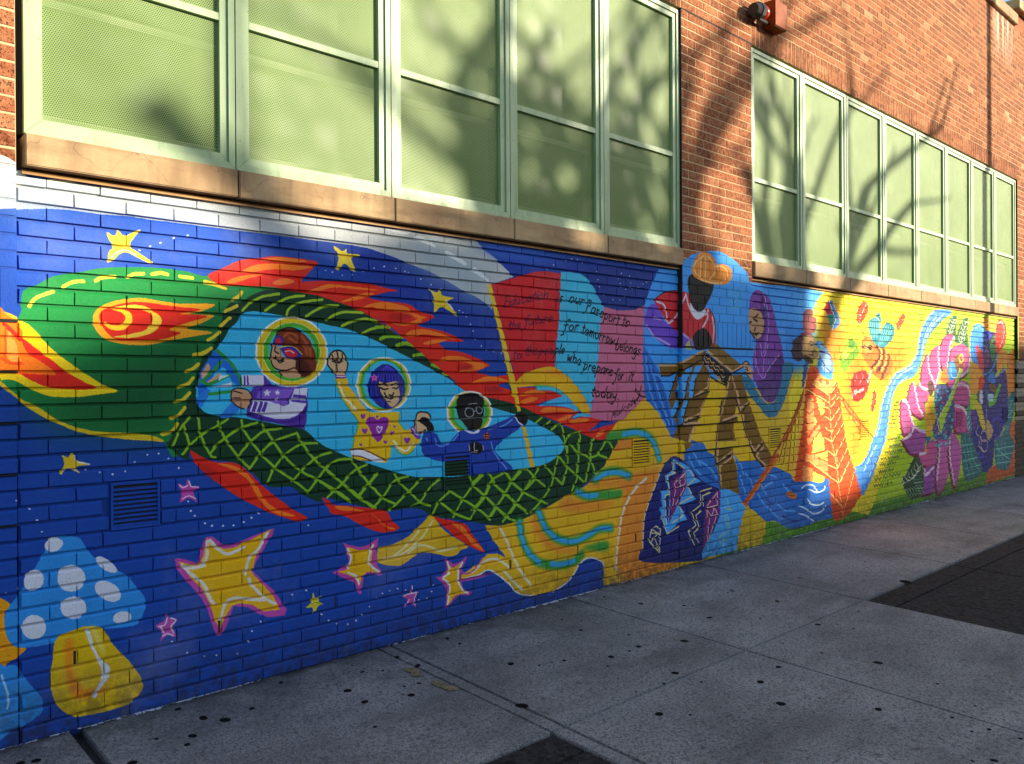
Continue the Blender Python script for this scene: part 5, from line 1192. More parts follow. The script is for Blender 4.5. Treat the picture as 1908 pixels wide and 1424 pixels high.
('k','#4a5a10',0,11,[9015,1036,9025,1055,9036,1039]),
('k','#4a5a10',0,11,[9047,1057,9057,1036,9068,1059,9079,1036,9089,1056,9100,1040]),
('k','#4a5a10',0,11,[8918,1024,8929,1008,8940,1020,8952,1009,8963,1019,8974,1002,8985,1021,8996,999]),
('k','#4a5a10',0,11,[9008,1022,9019,1002,9031,1020,9042,1008,9053,1024]),
('k','#4a5a10',0,11,[9065,1005,9076,1021,9087,999,9099,1019]),
('k','#4a5a10',0,11,[8918,983,8927,964,8937,988,8947,972,8957,983,8967,969,8977,983,8986,965,8996,988,9006,966,9016,986,9026,973,9036,988]),
('k','#4a5a10',0,11,[9046,969,9056,985,9066,971]),
('k','#4a5a10',0,10,[8884,945,8895,929,8906,940,8917,923]),
('k','#4a5a10',0,11,[8928,944,8939,924,8951,946,8962,922,8973,945]),
('k','#4a5a10',0,11,[8984,920,8996,939,9007,921,9018,940,9030,929,9041,940,9052,927]),
('k','#4a5a10',0,10,[8872,902,8884,880,8896,898,8908,885,8920,903,8931,879,8943,897,8955,882]),
('k','#4a5a10',0,11,[8967,902,8979,880,8991,903]),
('k','#4a5a10',0,11,[9003,877,9015,897,9027,883,9039,900,9051,885,9063,896]),
('k','#4a5a10',0,15,[8816,772,8835,749,8854,773,8873,752,8893,776,8912,756,8932,772,8952,757,8971,776,8991,757,9011,778,9031,749,9051,775,9070,757]),
('k','#4a5a10',0,15,[9091,782,9111,756,9131,784]),
('k','#4a5a10',0,15,[8859,700,8877,668,8895,700,8913,675,8931,696,8949,679,8968,707,8986,674,9005,705,9023,681,9041,702,9060,676,9078,706,9097,677,9116,704,9134,678,9153,708]),
('k','#4a5a10',0,15,[8749,641,8776,621,8803,637,8831,616,8859,646,8886,606,8914,637]),
('k','#4a5a10',0,15,[8942,619,8970,641,8998,606,9027,641]),
('k','#4a5a10',0,15,[9055,621,9084,642,9112,612,9141,642,9170,619,9199,638]),
('k','#4a5a10',0,15,[8651,576,8680,557,8709,577]),
('k','#4a5a10',0,15,[8738,558,8767,576,8796,550]),
('k','#4a5a10',0,15,[8826,579,8855,553,8885,573]),
('k','#4a5a10',0,15,[8915,544,8945,573,8975,551,9006,572,9036,546,9067,579,9098,549,9129,576]),
('k','#4a5a10',0,15,[8618,515,8643,496,8668,519,8692,498,8718,522,8742,485,8768,516]),
('k','#4a5a10',0,15,[8793,487,8818,511,8844,484,8870,520,8895,495]),
('k','#4a5a10',0,15,[8921,520,8947,493,8973,509]),
('k','#4a5a10',0,15,[8999,489,9025,511]),
('k','#4a5a10',0,15,[8596,448,8619,417,8642,449,8664,415,8687,449,8710,421,8733,447,8756,414,8779,444,8802,420]),
('k','#4a5a10',0,15,[8826,448,8849,421,8873,451,8896,417]),
('k','#4a5a10',0,15,[8920,441,8944,423,8968,450]),
('k','#4a5a10',0,15,[8490,379,8529,348,8569,383,8608,347,8649,377]),
('k','#4a5a10',0,15,[8689,354,8730,378,8770,350,8812,376]),
('k','#4a5a10',0,15,[8853,359,8895,385,8936,349,8978,384,9021,359,9064,383,9106,355,9150,383]),
('k','#4a5a10',0,15,[8469,312,8498,282,8529,308,8559,283,8590,311,8620,285,8651,309,8681,277,8713,311]),
('k','#4a5a10',0,15,[8743,275,8775,299,8806,284,8838,300]),
('k','#4a5a10',0,15,[8870,280,8902,305,8934,278]),
('l','#6a9a3a',0,10,[9649,2166,9699,2128,9624,2115]),
('l','#6a9a3a',0,10,[9698,2108,9748,2081]),
('l','#6a9a3a',0,10,[9674,2167,9737,2150]),
('f','#d8842e',0,[12755,1724,13100,1829,13111,1168,12748,1150]),
('s','#e8a03a',6,[11643,2164,11943,2224,12323,2183,12043,2053,11707,2064]),
('l','#e8c050',0,23,[12988,2150,12834,1996]),
('s','#1f5a2c',0,[10853,2189,10693,2176,10578,2096,10520,2019,10520,1961,10719,1962,10820,1879,10836,2031]),
('l','#d8e8c8',0,13,[10604,1959,10691,2058,10779,2159]),
('l','#d8e8c8',0,11,[10622,1978,10708,1992,10752,2031]),
('l','#d8e8c8',0,11,[10622,1978,10551,2013,10552,2050]),
('l','#d8e8c8',0,11,[10656,2018,10743,2032,10787,2072]),
('l','#d8e8c8',0,11,[10656,2018,10586,2053,10586,2090]),
('l','#d8e8c8',0,11,[10691,2058,10778,2072,10823,2112]),
('l','#d8e8c8',0,11,[10691,2058,10620,2093,10621,2130]),
('l','#d8e8c8',0,11,[10727,2098,10814,2113,10858,2153]),
('l','#d8e8c8',0,11,[10727,2098,10655,2133,10655,2170]),
('l','#d8e8c8',0,11,[10762,2138,10850,2153,10894,2193]),
('l','#d8e8c8',0,11,[10762,2138,10690,2173,10690,2210]),
('s','#1f5a2c',0,[11245,2186,11046,2144,10895,2001,10791,1868,11043,1852,11272,1791,11228,1990]),
('l','#d8e8c8',0,14,[10983,1851,11075,1985,11183,2155]),
('l','#d8e8c8',0,11,[10998,1873,11089,1887,11135,1926]),
('l','#d8e8c8',0,11,[10998,1873,10924,1909,10924,1947]),
('l','#d8e8c8',0,11,[11028,1918,11120,1932,11166,1972]),
('l','#d8e8c8',0,11,[11028,1918,10954,1954,10954,1992]),
('l','#d8e8c8',0,11,[11059,1963,11151,1977,11197,2017]),
('l','#d8e8c8',0,11,[11059,1963,10984,1999,10985,2037]),
('l','#d8e8c8',0,11,[11093,2013,11184,2028,11231,2068]),
('l','#d8e8c8',0,11,[11093,2013,11017,2049,11018,2087]),
('l','#d8e8c8',0,11,[11129,2070,11221,2085,11268,2126]),
('l','#d8e8c8',0,11,[11129,2070,11053,2105,11054,2144]),
('l','#d8e8c8',0,11,[11165,2127,11258,2142,11305,2183]),
('l','#d8e8c8',0,11,[11165,2127,11089,2162,11090,2201]),
('s','#6a1236',0,[10774,1927,10581,1952,10423,1911,10299,1795,10251,1649,10326,1527,10543,1426,10643,1757]),
('s','#c24a88',0,[10777,1937,10604,1961,10463,1922,10351,1814,10308,1677,10376,1562,10570,1468,10659,1778]),
('l','#eccbe0',0,40,[10762,1926,10631,1820,10587,1681,10543,1563]),
('s','#6a1236',0,[10279,1797,10098,1771,9979,1670,9948,1517,10034,1364,10152,1274,10244,1384,10323,1608]),
('s','#c24a88',0,[10296,1802,10134,1778,10027,1683,9999,1539,10077,1396,10182,1312,10264,1416,10335,1625]),
('l','#eccbe0',0,39,[10282,1791,10254,1676,10293,1520,10155,1313]),
('s','#6a1236',0,[9920,1708,9804,1620,9718,1501,9716,1330,9886,1274,10121,1281,10092,1370,9947,1524]),
('s','#c24a88',0,[9949,1712,9845,1630,9767,1518,9766,1357,9918,1305,10129,1313,10103,1396,9973,1539]),
('l','#eccbe0',0,38,[9949,1702,9960,1560,10025,1458,10129,1375]),
('s','#6a1236',0,[9704,1376,9620,1323,9619,1238,9758,1106,9930,1167,9932,1298]),
('s','#c24a88',0,[9741,1388,9665,1338,9664,1258,9788,1135,9943,1193,9945,1315]),
('l','#eccbe0',0,37,[9690,1358,9790,1307,9944,1284]),
('s','#6a1236',0,[9480,1375,9371,1292,9316,1157,9395,1040,9612,959,9795,941,9839,1091,9644,1256]),
('s','#c24a88',0,[9517,1379,9419,1301,9370,1175,9441,1065,9636,989,9799,974,9839,1114,9664,1268]),
('l','#eccbe0',0,37,[9529,1369,9589,1239,9662,1098,9787,994]),
('s','#6a1236',0,[10591,1675,10656,1767,10819,1823,11019,1843,11223,1803,11326,1685,11289,1517,11115,1422,10880,1376,10523,1265,10558,1538]),
('s','#c24a88',0,[10658,1693,10717,1780,10864,1831,11043,1850,11226,1812,11318,1703,11284,1546,11129,1457,10918,1413,10597,1308,10628,1564]),
('l','#eccbe0',0,41,[11301,1658,11253,1523,11008,1446]),
('s','#6a1236',0,[10485,1383,10872,1381,11244,1343,11319,1187,11206,1034,10968,1064,10705,1083]),
('s','#c24a88',0,[10569,1393,10918,1391,11251,1356,11318,1210,11217,1068,11004,1095,10767,1112]),
('l','#eccbe0',0,41,[10711,1307,11007,1347,11250,1301,11305,1199]),
('s','#6a1236',0,[9162,1183,9134,957,9236,767,9532,836,9425,999,9319,1138]),
('s','#b4508e',0,[9205,1188,9179,977,9271,799,9536,865,9440,1016,9346,1146]),
('l','#eccbe0',0,36,[9217,1178,9346,1146,9440,997,9536,874]),
('s','#6a1236',0,[9506,872,9671,827,9869,786,9809,551,9640,530,9394,557,9236,661,9171,737,9369,779]),
('s','#a04a96',0,[9536,879,9684,838,9861,799,9808,580,9656,560,9436,584,9293,681,9235,752,9414,791]),
('l','#eccbe0',0,37,[9247,742,9438,790,9536,874,9684,823,9861,799]),
('s','#6a1236',0,[10071,699,10625,680,10188,493,10127,387,9950,356,9721,407,9610,501,9723,568]),
('s','#c24a88',0,[10095,706,10590,690,10200,513,10145,413,9986,384,9780,430,9681,518,9782,581]),
('l','#eccbe0',0,37,[9681,548,9858,546]),
('s','#6a1236',0,[9779,357,10069,366,10190,468,10188,291,10066,59,9832,49,9733,60]),
('s','#94469c',0,[9831,366,10091,376,10199,472,10198,306,10088,88,9879,78,9789,87]),
('l','#eccbe0',0,38,[9831,356,9855,293,10091,366]),
('s','#6a1236',0,[10209,668,10549,683,10579,522,10577,294,10448,101,10262,7,10142,63,10114,243,10207,513]),
('s','#c25a9c',0,[10256,666,10561,681,10588,530,10585,317,10470,135,10303,46,10195,98,10170,267,10254,520]),
('l','#eccbe0',0,39,[10297,653,10253,405,10197,212]),
('s','#6a1236',0,[10565,733,10758,723,10987,512,10951,281,10782,28,10654,132,10530,428]),
('s','#b8559c',0,[10619,731,10792,722,10997,526,10964,309,10813,71,10698,168,10587,445]),
('l','#eccbe0',0,40,[10604,710,10615,443,10755,109]),
('s','#6a1236',0,[10732,1083,11030,1029,11199,905,11318,697,11026,700,10728,761]),
('s','#c24a88',0,[10796,1090,11063,1039,11215,923,11322,729,11060,731,10793,787]),
('l','#eccbe0',0,41,[10796,1079,11063,1039,11199,924,11213,801]),
('s','#3c4478',0,[10155,1313,10373,1352,10597,1318,10739,1199,10780,982,10735,865,10590,690,10311,684,10122,715,10070,861,10178,960,10127,1148]),
('s','#a84a80',0,[10527,757,10508,743,10472,744,10454,761,10472,776,10509,774]),
('s','#46b4c4',0,[10623,603,10604,588,10567,590,10549,607,10568,621,10605,619]),
('s','#46b4c4',0,[10592,619,10573,605,10536,607,10518,624,10537,638,10573,636]),
('s','#a84a80',0,[10202,974,10184,959,10150,960,10132,976,10150,991,10185,990]),
('s','#46b4c4',0,[10711,818,10692,803,10654,805,10636,822,10655,836,10692,835]),
('s','#46b4c4',0,[10691,1222,10672,1206,10635,1207,10616,1223,10635,1238,10672,1238]),
('s','#a84a80',0,[10445,1127,10427,1112,10391,1113,10373,1129,10391,1144,10427,1143]),
('s','#46b4c4',0,[10484,884,10466,869,10429,870,10411,887,10430,902,10466,900]),
('s','#46b4c4',0,[10196,1155,10178,1140,10143,1141,10126,1156,10143,1171,10178,1170]),
('s','#a84a80',0,[10334,639,10316,624,10281,626,10263,643,10281,657,10317,655]),
('s','#46b4c4',0,[10613,1188,10594,1173,10557,1174,10539,1190,10558,1205,10595,1204]),
('s','#46b4c4',0,[10631,1204,10612,1188,10575,1189,10557,1205,10576,1220,10613,1220]),
('s','#a84a80',0,[10529,1214,10511,1199,10474,1200,10456,1216,10475,1231,10511,1230]),
('s','#46b4c4',0,[10184,680,10166,666,10132,668,10114,684,10132,698,10167,696]),
('s','#46b4c4',0,[10302,1153,10284,1138,10249,1139,10231,1155,10249,1170,10284,1169]),
('s','#a84a80',0,[10731,649,10712,634,10675,636,10656,653,10675,668,10713,666]),
('s','#46b4c4',0,[10339,605,10321,591,10286,593,10268,610,10286,624,10322,622]),
('s','#46b4c4',0,[10480,807,10462,792,10426,794,10408,810,10426,825,10462,823]),
('s','#a84a80',0,[10293,623,10275,609,10240,611,10223,627,10241,641,10276,639]),
('s','#46b4c4',0,[10563,588,10545,574,10508,576,10490,592,10508,607,10545,605]),
('s','#46b4c4',0,[10685,1082,10666,1067,10629,1068,10611,1084,10629,1100,10667,1099]),
('s','#a84a80',0,[10386,1188,10368,1173,10332,1174,10314,1189,10332,1204,10368,1204]),
('s','#46b4c4',0,[10269,1264,10251,1249,10216,1249,10198,1265,10216,1280,10251,1279]),
('s','#46b4c4',0,[10349,868,10331,853,10295,855,10278,871,10296,885,10331,884]),
('s','#a84a80',0,[10186,820,10169,806,10134,807,10117,823,10134,838,10169,836]),
('s','#46b4c4',0,[10372,1082,10354,1067,10318,1068,10300,1084,10318,1099,10354,1098]),
('s','#46b4c4',0,[10640,947,10621,932,10584,934,10566,950,10585,965,10622,964]),
('s','#a84a80',0,[10358,957,10340,942,10304,944,10287,960,10305,974,10340,973]),
('s','#46b4c4',0,[10579,1266,10560,1250,10524,1251,10506,1267,10524,1282,10561,1281]),
('s','#46b4c4',0,[10734,1289,10715,1273,10678,1274,10659,1290,10678,1306,10716,1305]),
('s','#a84a80',0,[10598,677,10579,662,10542,664,10524,681,10543,696,10580,694]),
('s','#46b4c4',0,[10193,740,10176,726,10141,728,10124,744,10141,758,10176,756]),
('s','#46b4c4',0,[10385,884,10367,870,10331,871,10314,887,10332,902,10367,901]),
('s','#a84a80',0,[10195,1278,10177,1263,10142,1264,10125,1279,10143,1294,10177,1294]),
('s','#46b4c4',0,[10280,613,10262,599,10227,601,10210,618,10227,632,10263,630]),
('s','#46b4c4',0,[10290,759,10273,744,10237,746,10220,762,10238,777,10273,775]),
('s','#a84a80',0,[10700,598,10681,584,10644,586,10625,603,10644,617,10682,615]),
('s','#46b4c4',0,[10375,1049,10357,1034,10321,1036,10304,1051,10321,1066,10357,1065]),
('s','#46b4c4',0,[10471,735,10453,720,10417,722,10399,739,10417,753,10453,751]),
('s','#a84a80',0,[10242,766,10225,752,10190,754,10172,770,10190,784,10225,783]),
('s','#46b4c4',0,[10625,664,10606,650,10569,652,10551,668,10569,683,10606,681]),
('s','#46b4c4',0,[10202,625,10184,611,10150,613,10132,629,10150,643,10185,641]),
('s','#a84a80',0,[10237,1064,10219,1049,10184,1050,10167,1066,10184,1080,10219,1079]),
('s','#46b4c4',0,[10519,627,10500,612,10464,614,10446,631,10464,645,10500,643]),
('s','#46b4c4',0,[10368,631,10350,617,10314,619,10296,635,10314,650,10350,647]),
('s','#a84a80',0,[10487,1077,10469,1062,10432,1063,10414,1079,10433,1094,10469,1094]),
('s','#46b4c4',0,[10361,1180,10343,1165,10308,1166,10290,1181,10308,1196,10343,1196]),
('s','#46b4c4',0,[10231,1203,10213,1189,10178,1189,10161,1205,10179,1220,10214,1219]),
('s','#a84a80',0,[10562,566,10544,551,10507,553,10489,570,10507,585,10544,582]),
('s','#46b4c4',0,[10277,1276,10259,1261,10224,1261,10207,1277,10225,1292,10260,1291]),
('s','#46b4c4',0,[10737,904,10718,889,10680,890,10662,907,10681,922,10718,921]),
('s','#a84a80',0,[10410,1135,10392,1120,10356,1121,10338,1137,10356,1152,10392,1151]),
('s','#46b4c4',0,[10510,695,10491,681,10455,683,10437,699,10455,714,10492,712]),
('s','#46b4c4',0,[10436,998,10418,983,10382,984,10364,1000,10382,1015,10418,1014]),
('s','#a84a80',0,[10213,646,10195,632,10160,634,10143,650,10160,664,10195,662]),
('s','#46b4c4',0,[10204,954,10186,939,10151,940,10134,956,10152,971,10186,969]),
('s','#46b4c4',0,[10655,1209,10636,1194,10599,1195,10581,1211,10599,1226,10636,1225]),
('s','#a84a80',0,[10587,599,10568,585,10531,587,10513,604,10532,618,10568,616]),
('s','#46b4c4',0,[10531,723,10512,708,10476,710,10458,727,10476,741,10513,739]),
('s','#46b4c4',0,[10244,995,10226,980,10191,982,10174,997,10192,1012,10227,1011]),
('s','#7a4622',0,[10788,1684,10951,1719,11070,1633,11039,1534,10919,1479,10772,1511]),
('l','#f0d84a',0,27,[11077,1666,11061,1634,11021,1617,10977,1622,10948,1647,10949,1681,10978,1707,11022,1714,11062,1698,11077,1666]),
('s','#d07a2a',0,[10545,1691,10487,1563,10598,1414,10485,1362,10319,1384,10347,1457,10459,1563]),
('s','#2f8fd8',0,[10600,1585,10744,1629,10874,1435,10598,1409]),
('l','#d0e8f4',0,13,[10657,1564,10684,1436,10859,1430]),
('f','#b8d62a',0,[10979,1555,11069,1523,10858,1327,10710,1156,10480,939,10325,735,10286,883,10245,937,10653,1200,10918,1468]),
('l','#f0f4c0',0,16,[10964,1544,10624,1190,10245,927,10298,778]),
('s','#4a2c20',0,[9945,1386,10076,1375,10128,1292,10022,1212,9944,1264]),
('s','#e2a822',0,[9995,1212,10101,1190,10047,1088,10165,971,10178,960,10017,771,9912,736,9862,901,9838,993,9943,1142]),
('l','#b87414',0,15,[9967,998,10125,993,10071,892]),
('l','#b87414',0,15,[9943,1142,10046,1037]),
('f','#1d5a88',0,[9861,739,10043,729,9911,634]),
('f','#e2a822',0,[9809,701,9910,573,9858,556]),
('s','#143c24',0,[9195,272,9337,376,9557,536,9730,444,9804,297,9777,118,9626,63,9406,76]),
('l','#d8e6c0',0,12,[9218,250,9481,295,9705,416]),
('l','#d8e6c0',0,10,[9261,258,9332,261,9368,292]),
('l','#d8e6c0',0,10,[9261,258,9203,297,9203,330]),
('l','#d8e6c0',0,10,[9348,272,9420,276,9457,307]),
('l','#d8e6c0',0,10,[9348,272,9289,312,9290,346]),
('l','#d8e6c0',0,10,[9436,288,9509,291,9546,323]),
('l','#d8e6c0',0,10,[9436,288,9377,327,9377,361]),
('l','#d8e6c0',0,10,[9518,315,9591,319,9629,350]),
('l','#d8e6c0',0,10,[9518,315,9457,355,9458,389]),
('l','#d8e6c0',0,10,[9592,355,9666,359,9704,391]),
('l','#d8e6c0',0,10,[9592,355,9531,395,9531,429]),
('l','#d8e6c0',0,10,[9667,396,9742,400,9780,432]),
('l','#d8e6c0',0,10,[9667,396,9605,435,9605,470]),
('l','#9cc49c',0,9,[9288,195,9430,83]),
('l','#9cc49c',0,9,[9480,266,9779,259]),
('l','#9cc49c',0,9,[9364,196,9498,86]),
('l','#9cc49c',0,9,[9514,233,9778,224]),
('l','#9cc49c',0,9,[9441,196,9567,89]),
('l','#9cc49c',0,9,[9548,200,9778,189]),
('l','#9cc49c',0,9,[9519,197,9636,92]),
('l','#9cc49c',0,9,[9582,167,9777,154]),
('l','#9cc49c',0,9,[9597,198,9706,95]),
('l','#9cc49c',0,9,[9617,134,9777,118]),
('l','#9cc49c',0,9,[9677,198,9777,98]),
('l','#9cc49c',0,9,[9651,101,9777,83]),
('f','#cc5a22',0,[11951,151,12193,226,12700,297,12856,778,13145,804,13136,35,11881,6]),
('s','#2f8ae0',0,[11480,2101,11659,2133,11840,2092,11939,1968,11834,1572,11635,1570,11380,1647,11336,1916]),
('l','#8ad0f4',0,21,[11512,2068,11675,2097,11806,2056]),
('l','#4aa8f0',0,28,[11414,1884,11428,1749,11539,1615]),
('f','#201c58',0,[11806,2022,12146,2045,12393,2030,12351,1503,12033,1292,11797,1295]),
('s','#2a3ab0',0,[11839,2011,12043,2053,12146,1998,11972,1852,11871,1896]),
('s','#2c7a44',0,[12180,1976,12321,1968,12300,1718,12176,1645,12074,1808]),
('s','#6a2a68',0,[11870,1804,12039,1760,12003,1573,11834,1595]),
('l','#8a8ac8',0,17,[11872,1943,11972,1852,11869,1757]),
('l','#8a8ac8',0,17,[11937,1805,12039,1737]),
('l','#8a8ac8',0,17,[11837,1849,11938,1828]),
('s','#3a98d8',0,[11602,1525,11799,1479,12105,1526,12318,1718,12392,1922,12321,2004,12446,1984,12426,1815,12245,1574,11967,1468,11700,1468]),
('s','#0c0c10',0,[12124,1903,12104,1877,12055,1862,11999,1865,11964,1885,11964,1912,12000,1934,12056,1941,12104,1928]),
('s','#0c0c10',0,[12331,1897,12315,1873,12277,1860,12235,1864,12207,1881,12208,1906,12236,1925,12278,1931,12316,1919]),
('s','#d84a4e',0,[11542,1854,11704,1800,11802,1733,11816,1491,11668,1536,11572,1695]),
('s','#d83028',0,[12395,2198,12540,2228,12731,2151,12728,1956,12535,1806,12371,1737,12285,1943,12322,2099]),
('l','#f0a0a0',0,30,[12395,2162,12539,2192,12649,2124,12610,1965,12462,1840]),
('s','#ec9a30',0,[12535,1806,12756,1773,12735,1626,12386,1515,12353,1694]),
('s','#eea23a',0,[11348,1585,11507,1615,11668,1548,11799,1456,11830,1294,11566,1229,11343,1232]),
('s','#e24a2a',0,[11666,1433,11832,1410,11797,1272,11632,1251]),
('s','#241e6e',0,[12350,1432,12678,1553,12787,1284,12822,1038,12743,766,11824,804,11797,1295,12104,1409]),
('l','#b090d8',0,22,[12386,1444,12716,1553]),
('s','#2a78c8',0,[11967,1433,12244,1503,12278,1337,12069,1362]),
('s','#6a4a28',0,[12034,1339,12277,1325,12312,1229,12102,1244]),
('f','#171c72',0,[11340,952,11829,1167,12823,1148,12744,844,12520,647,12233,567,12176,239,11951,157,11750,173,11492,449,11306,708]),
('s','#5a2a88',4,[11341,1008,11563,922,11529,787,11369,749]),
('f','#63b83a',0,[11914,1258,12032,1151,12169,1113,12456,1347,12528,1323,12274,1063,12030,1029]),
('s','#b8d0e8',0,[11998,1199,12205,1195,12169,1102,12031,1116]),
('s','#e2c43a',0,[11437,1129,11695,1078,11793,949,11891,748,11757,748,11595,944,11468,1072]),
('s','#6a4a38',0,[11566,1229,11697,1250,11728,1123,11597,1103]),
('s','#d8d8e8',0,[11697,1261,11796,1202,11761,1065,11663,1136]),
('s','#1f6672',0,[13092,1218,12823,1124,12763,843,12520,623,12232,543,12299,206,12550,144,12810,142,13082,445,12892,654,13049,895]),
('l','#7ac0b4',0,12,[12268,565,12444,411,12887,259]),
('l','#7ac0b4',0,12,[12374,487,12441,171]),
('l','#7ac0b4',0,12,[12519,551,12587,147]),
('l','#7ac0b4',0,12,[12666,543,12735,148]),
('l','#7ac0b4',0,12,[12302,444,13082,445]),
('l','#7ac0b4',0,12,[12301,349,13042,348]),
('l','#7ac0b4',0,12,[12335,251,12887,234]),
('l','#7ac0b4',0,12,[12822,1075,13013,1095,12859,1000,13012,1008]),
('l','#7ac0b4',0,12,[12802,952,13011,946,12782,867,13010,859]),
('l','#7ac0b4',0,12,[12593,668,12818,743,12741,636]),
('s','#1f6068',0,[10999,723,11337,672,11557,422,11767,189,11236,99,11054,247,11011,470]),
('l','#6ab8a8',0,11,[11028,633,11147,405,11298,104]),
('l','#6ab8a8',0,11,[11120,684,11271,408,11456,113]),
('l','#6ab8a8',0,11,[11274,653,11396,388,11684,184]),
('l','#6ab8a8',0,11,[11027,568,11398,568]),
('l','#6ab8a8',0,11,[11026,480,11493,472]),
('l','#6ab8a8',0,11,[11055,368,11588,386]),
('l','#6ab8a8',0,11,[11084,266,11685,276]),
('l','#6ab8a8',0,11,[11175,182,11717,193]),
('s','#2f8080',0,[11184,958,11295,1133,11324,953,11369,727,11244,755]),
('l','#c8e8d8',0,11,[11215,901,11309,953]),
('l','#c8e8d8',0,11,[11245,833,11339,885]),
('l','#c8e8d8',0,11,[11244,766,11354,817]),
('l','#c8b0a0',0,14,[11626,806,11528,697,11690,643,11623,532,11820,451]),
('l','#c8b0a0',0,14,[11950,641,11925,601,11861,579,11782,584,11720,612,11696,654,11721,693,11784,715,11862,711,11926,683,11950,641]),
('l','#c8b0a0',0,14,[11972,511,11946,465,11878,440,11795,445,11729,478,11705,527,11730,573,11797,598,11880,594,11947,561,11972,511]),
('l','#c8b0a0',0,14,[11928,1014,11924,723]),
('s','#c8a070',0,[11960,862,12182,711,12024,578,11924,700]),
('l','#3a3ac0',0,22,[12201,853,12450,867,12595,765,12375,583,12234,685,12201,829]),
('l','#3a3ac0',0,21,[11589,443,11686,368,11853,402])]
PX0, PX1, PZ0, PZ1, PPM = -.1, 14.3, -.08, 2.55, 520.
def catmull(p, closed, k=5):
    n = len(p)
    if n < 3: return p
    if closed: a = np.roll(p,1,0); b = p; c = np.roll(p,-1,0); d = np.roll(p,-2,0)
    else:
        e = np.vstack([2*p[0]-p[1], p, 2*p[-1]-p[-2]]); a, b, c, d = e[:-3], e[1:-2], e[2:-1], e[3:]
    out = []
    for i in range(k):
        t = i/k; out.append(.5*(2*b+(c-a)*t+(2*a-5*b+4*c-d)*t*t+(3*b-a-3*c+d)*t**3))
    q = np.stack(out,1).reshape(-1,2)
    return q if closed else np.vstack([q, p[-1:]])
def fill_mask(p, w, h):
    x0 = max(int(p[:,0].min())-1,0); x1 = min(int(p[:,0].max())+2,w); y0 = max(int(p[:,1].min())-1,0); y1 = min(int(p[:,1].max())+2,h)
    if x1 <= x0 or y1 <= y0: return None
    m = np.zeros((y1-y0, x1-x0), bool); q = np.roll(p,-1,0)
    for r in range(y0,y1):
        y = r+.5; hit = ((p[:,1] <= y) != (q[:,1] <= y))
        if not hit.any(): continue
        a, b = p[hit], q[hit]; xs = np.sort(a[:,0]+(y-a[:,1])*(b[:,0]-a[:,0])/(b[:,1]-a[:,1]))
        for i in range(0,len(xs)-1,2):
            s, e = int(round(xs[i]))-x0, int(round(xs[i+1]))-x0
            if e > 0: m[r-y0, max(s,0):e] = True
    return m, x0, y0
def blur(a, r):
    for ax in (0,1):
        for _ in range(2):
            pad = [(0,0),(0,0)]; pad[ax] = (r+1,r); c = np.cumsum(np.pad(a,pad),ax)
            n = a.shape[ax]; a = (np.take(c,range(2*r+1,2*r+1+n),ax)-np.take(c,range(n),ax))/(2*r+1)
    return a
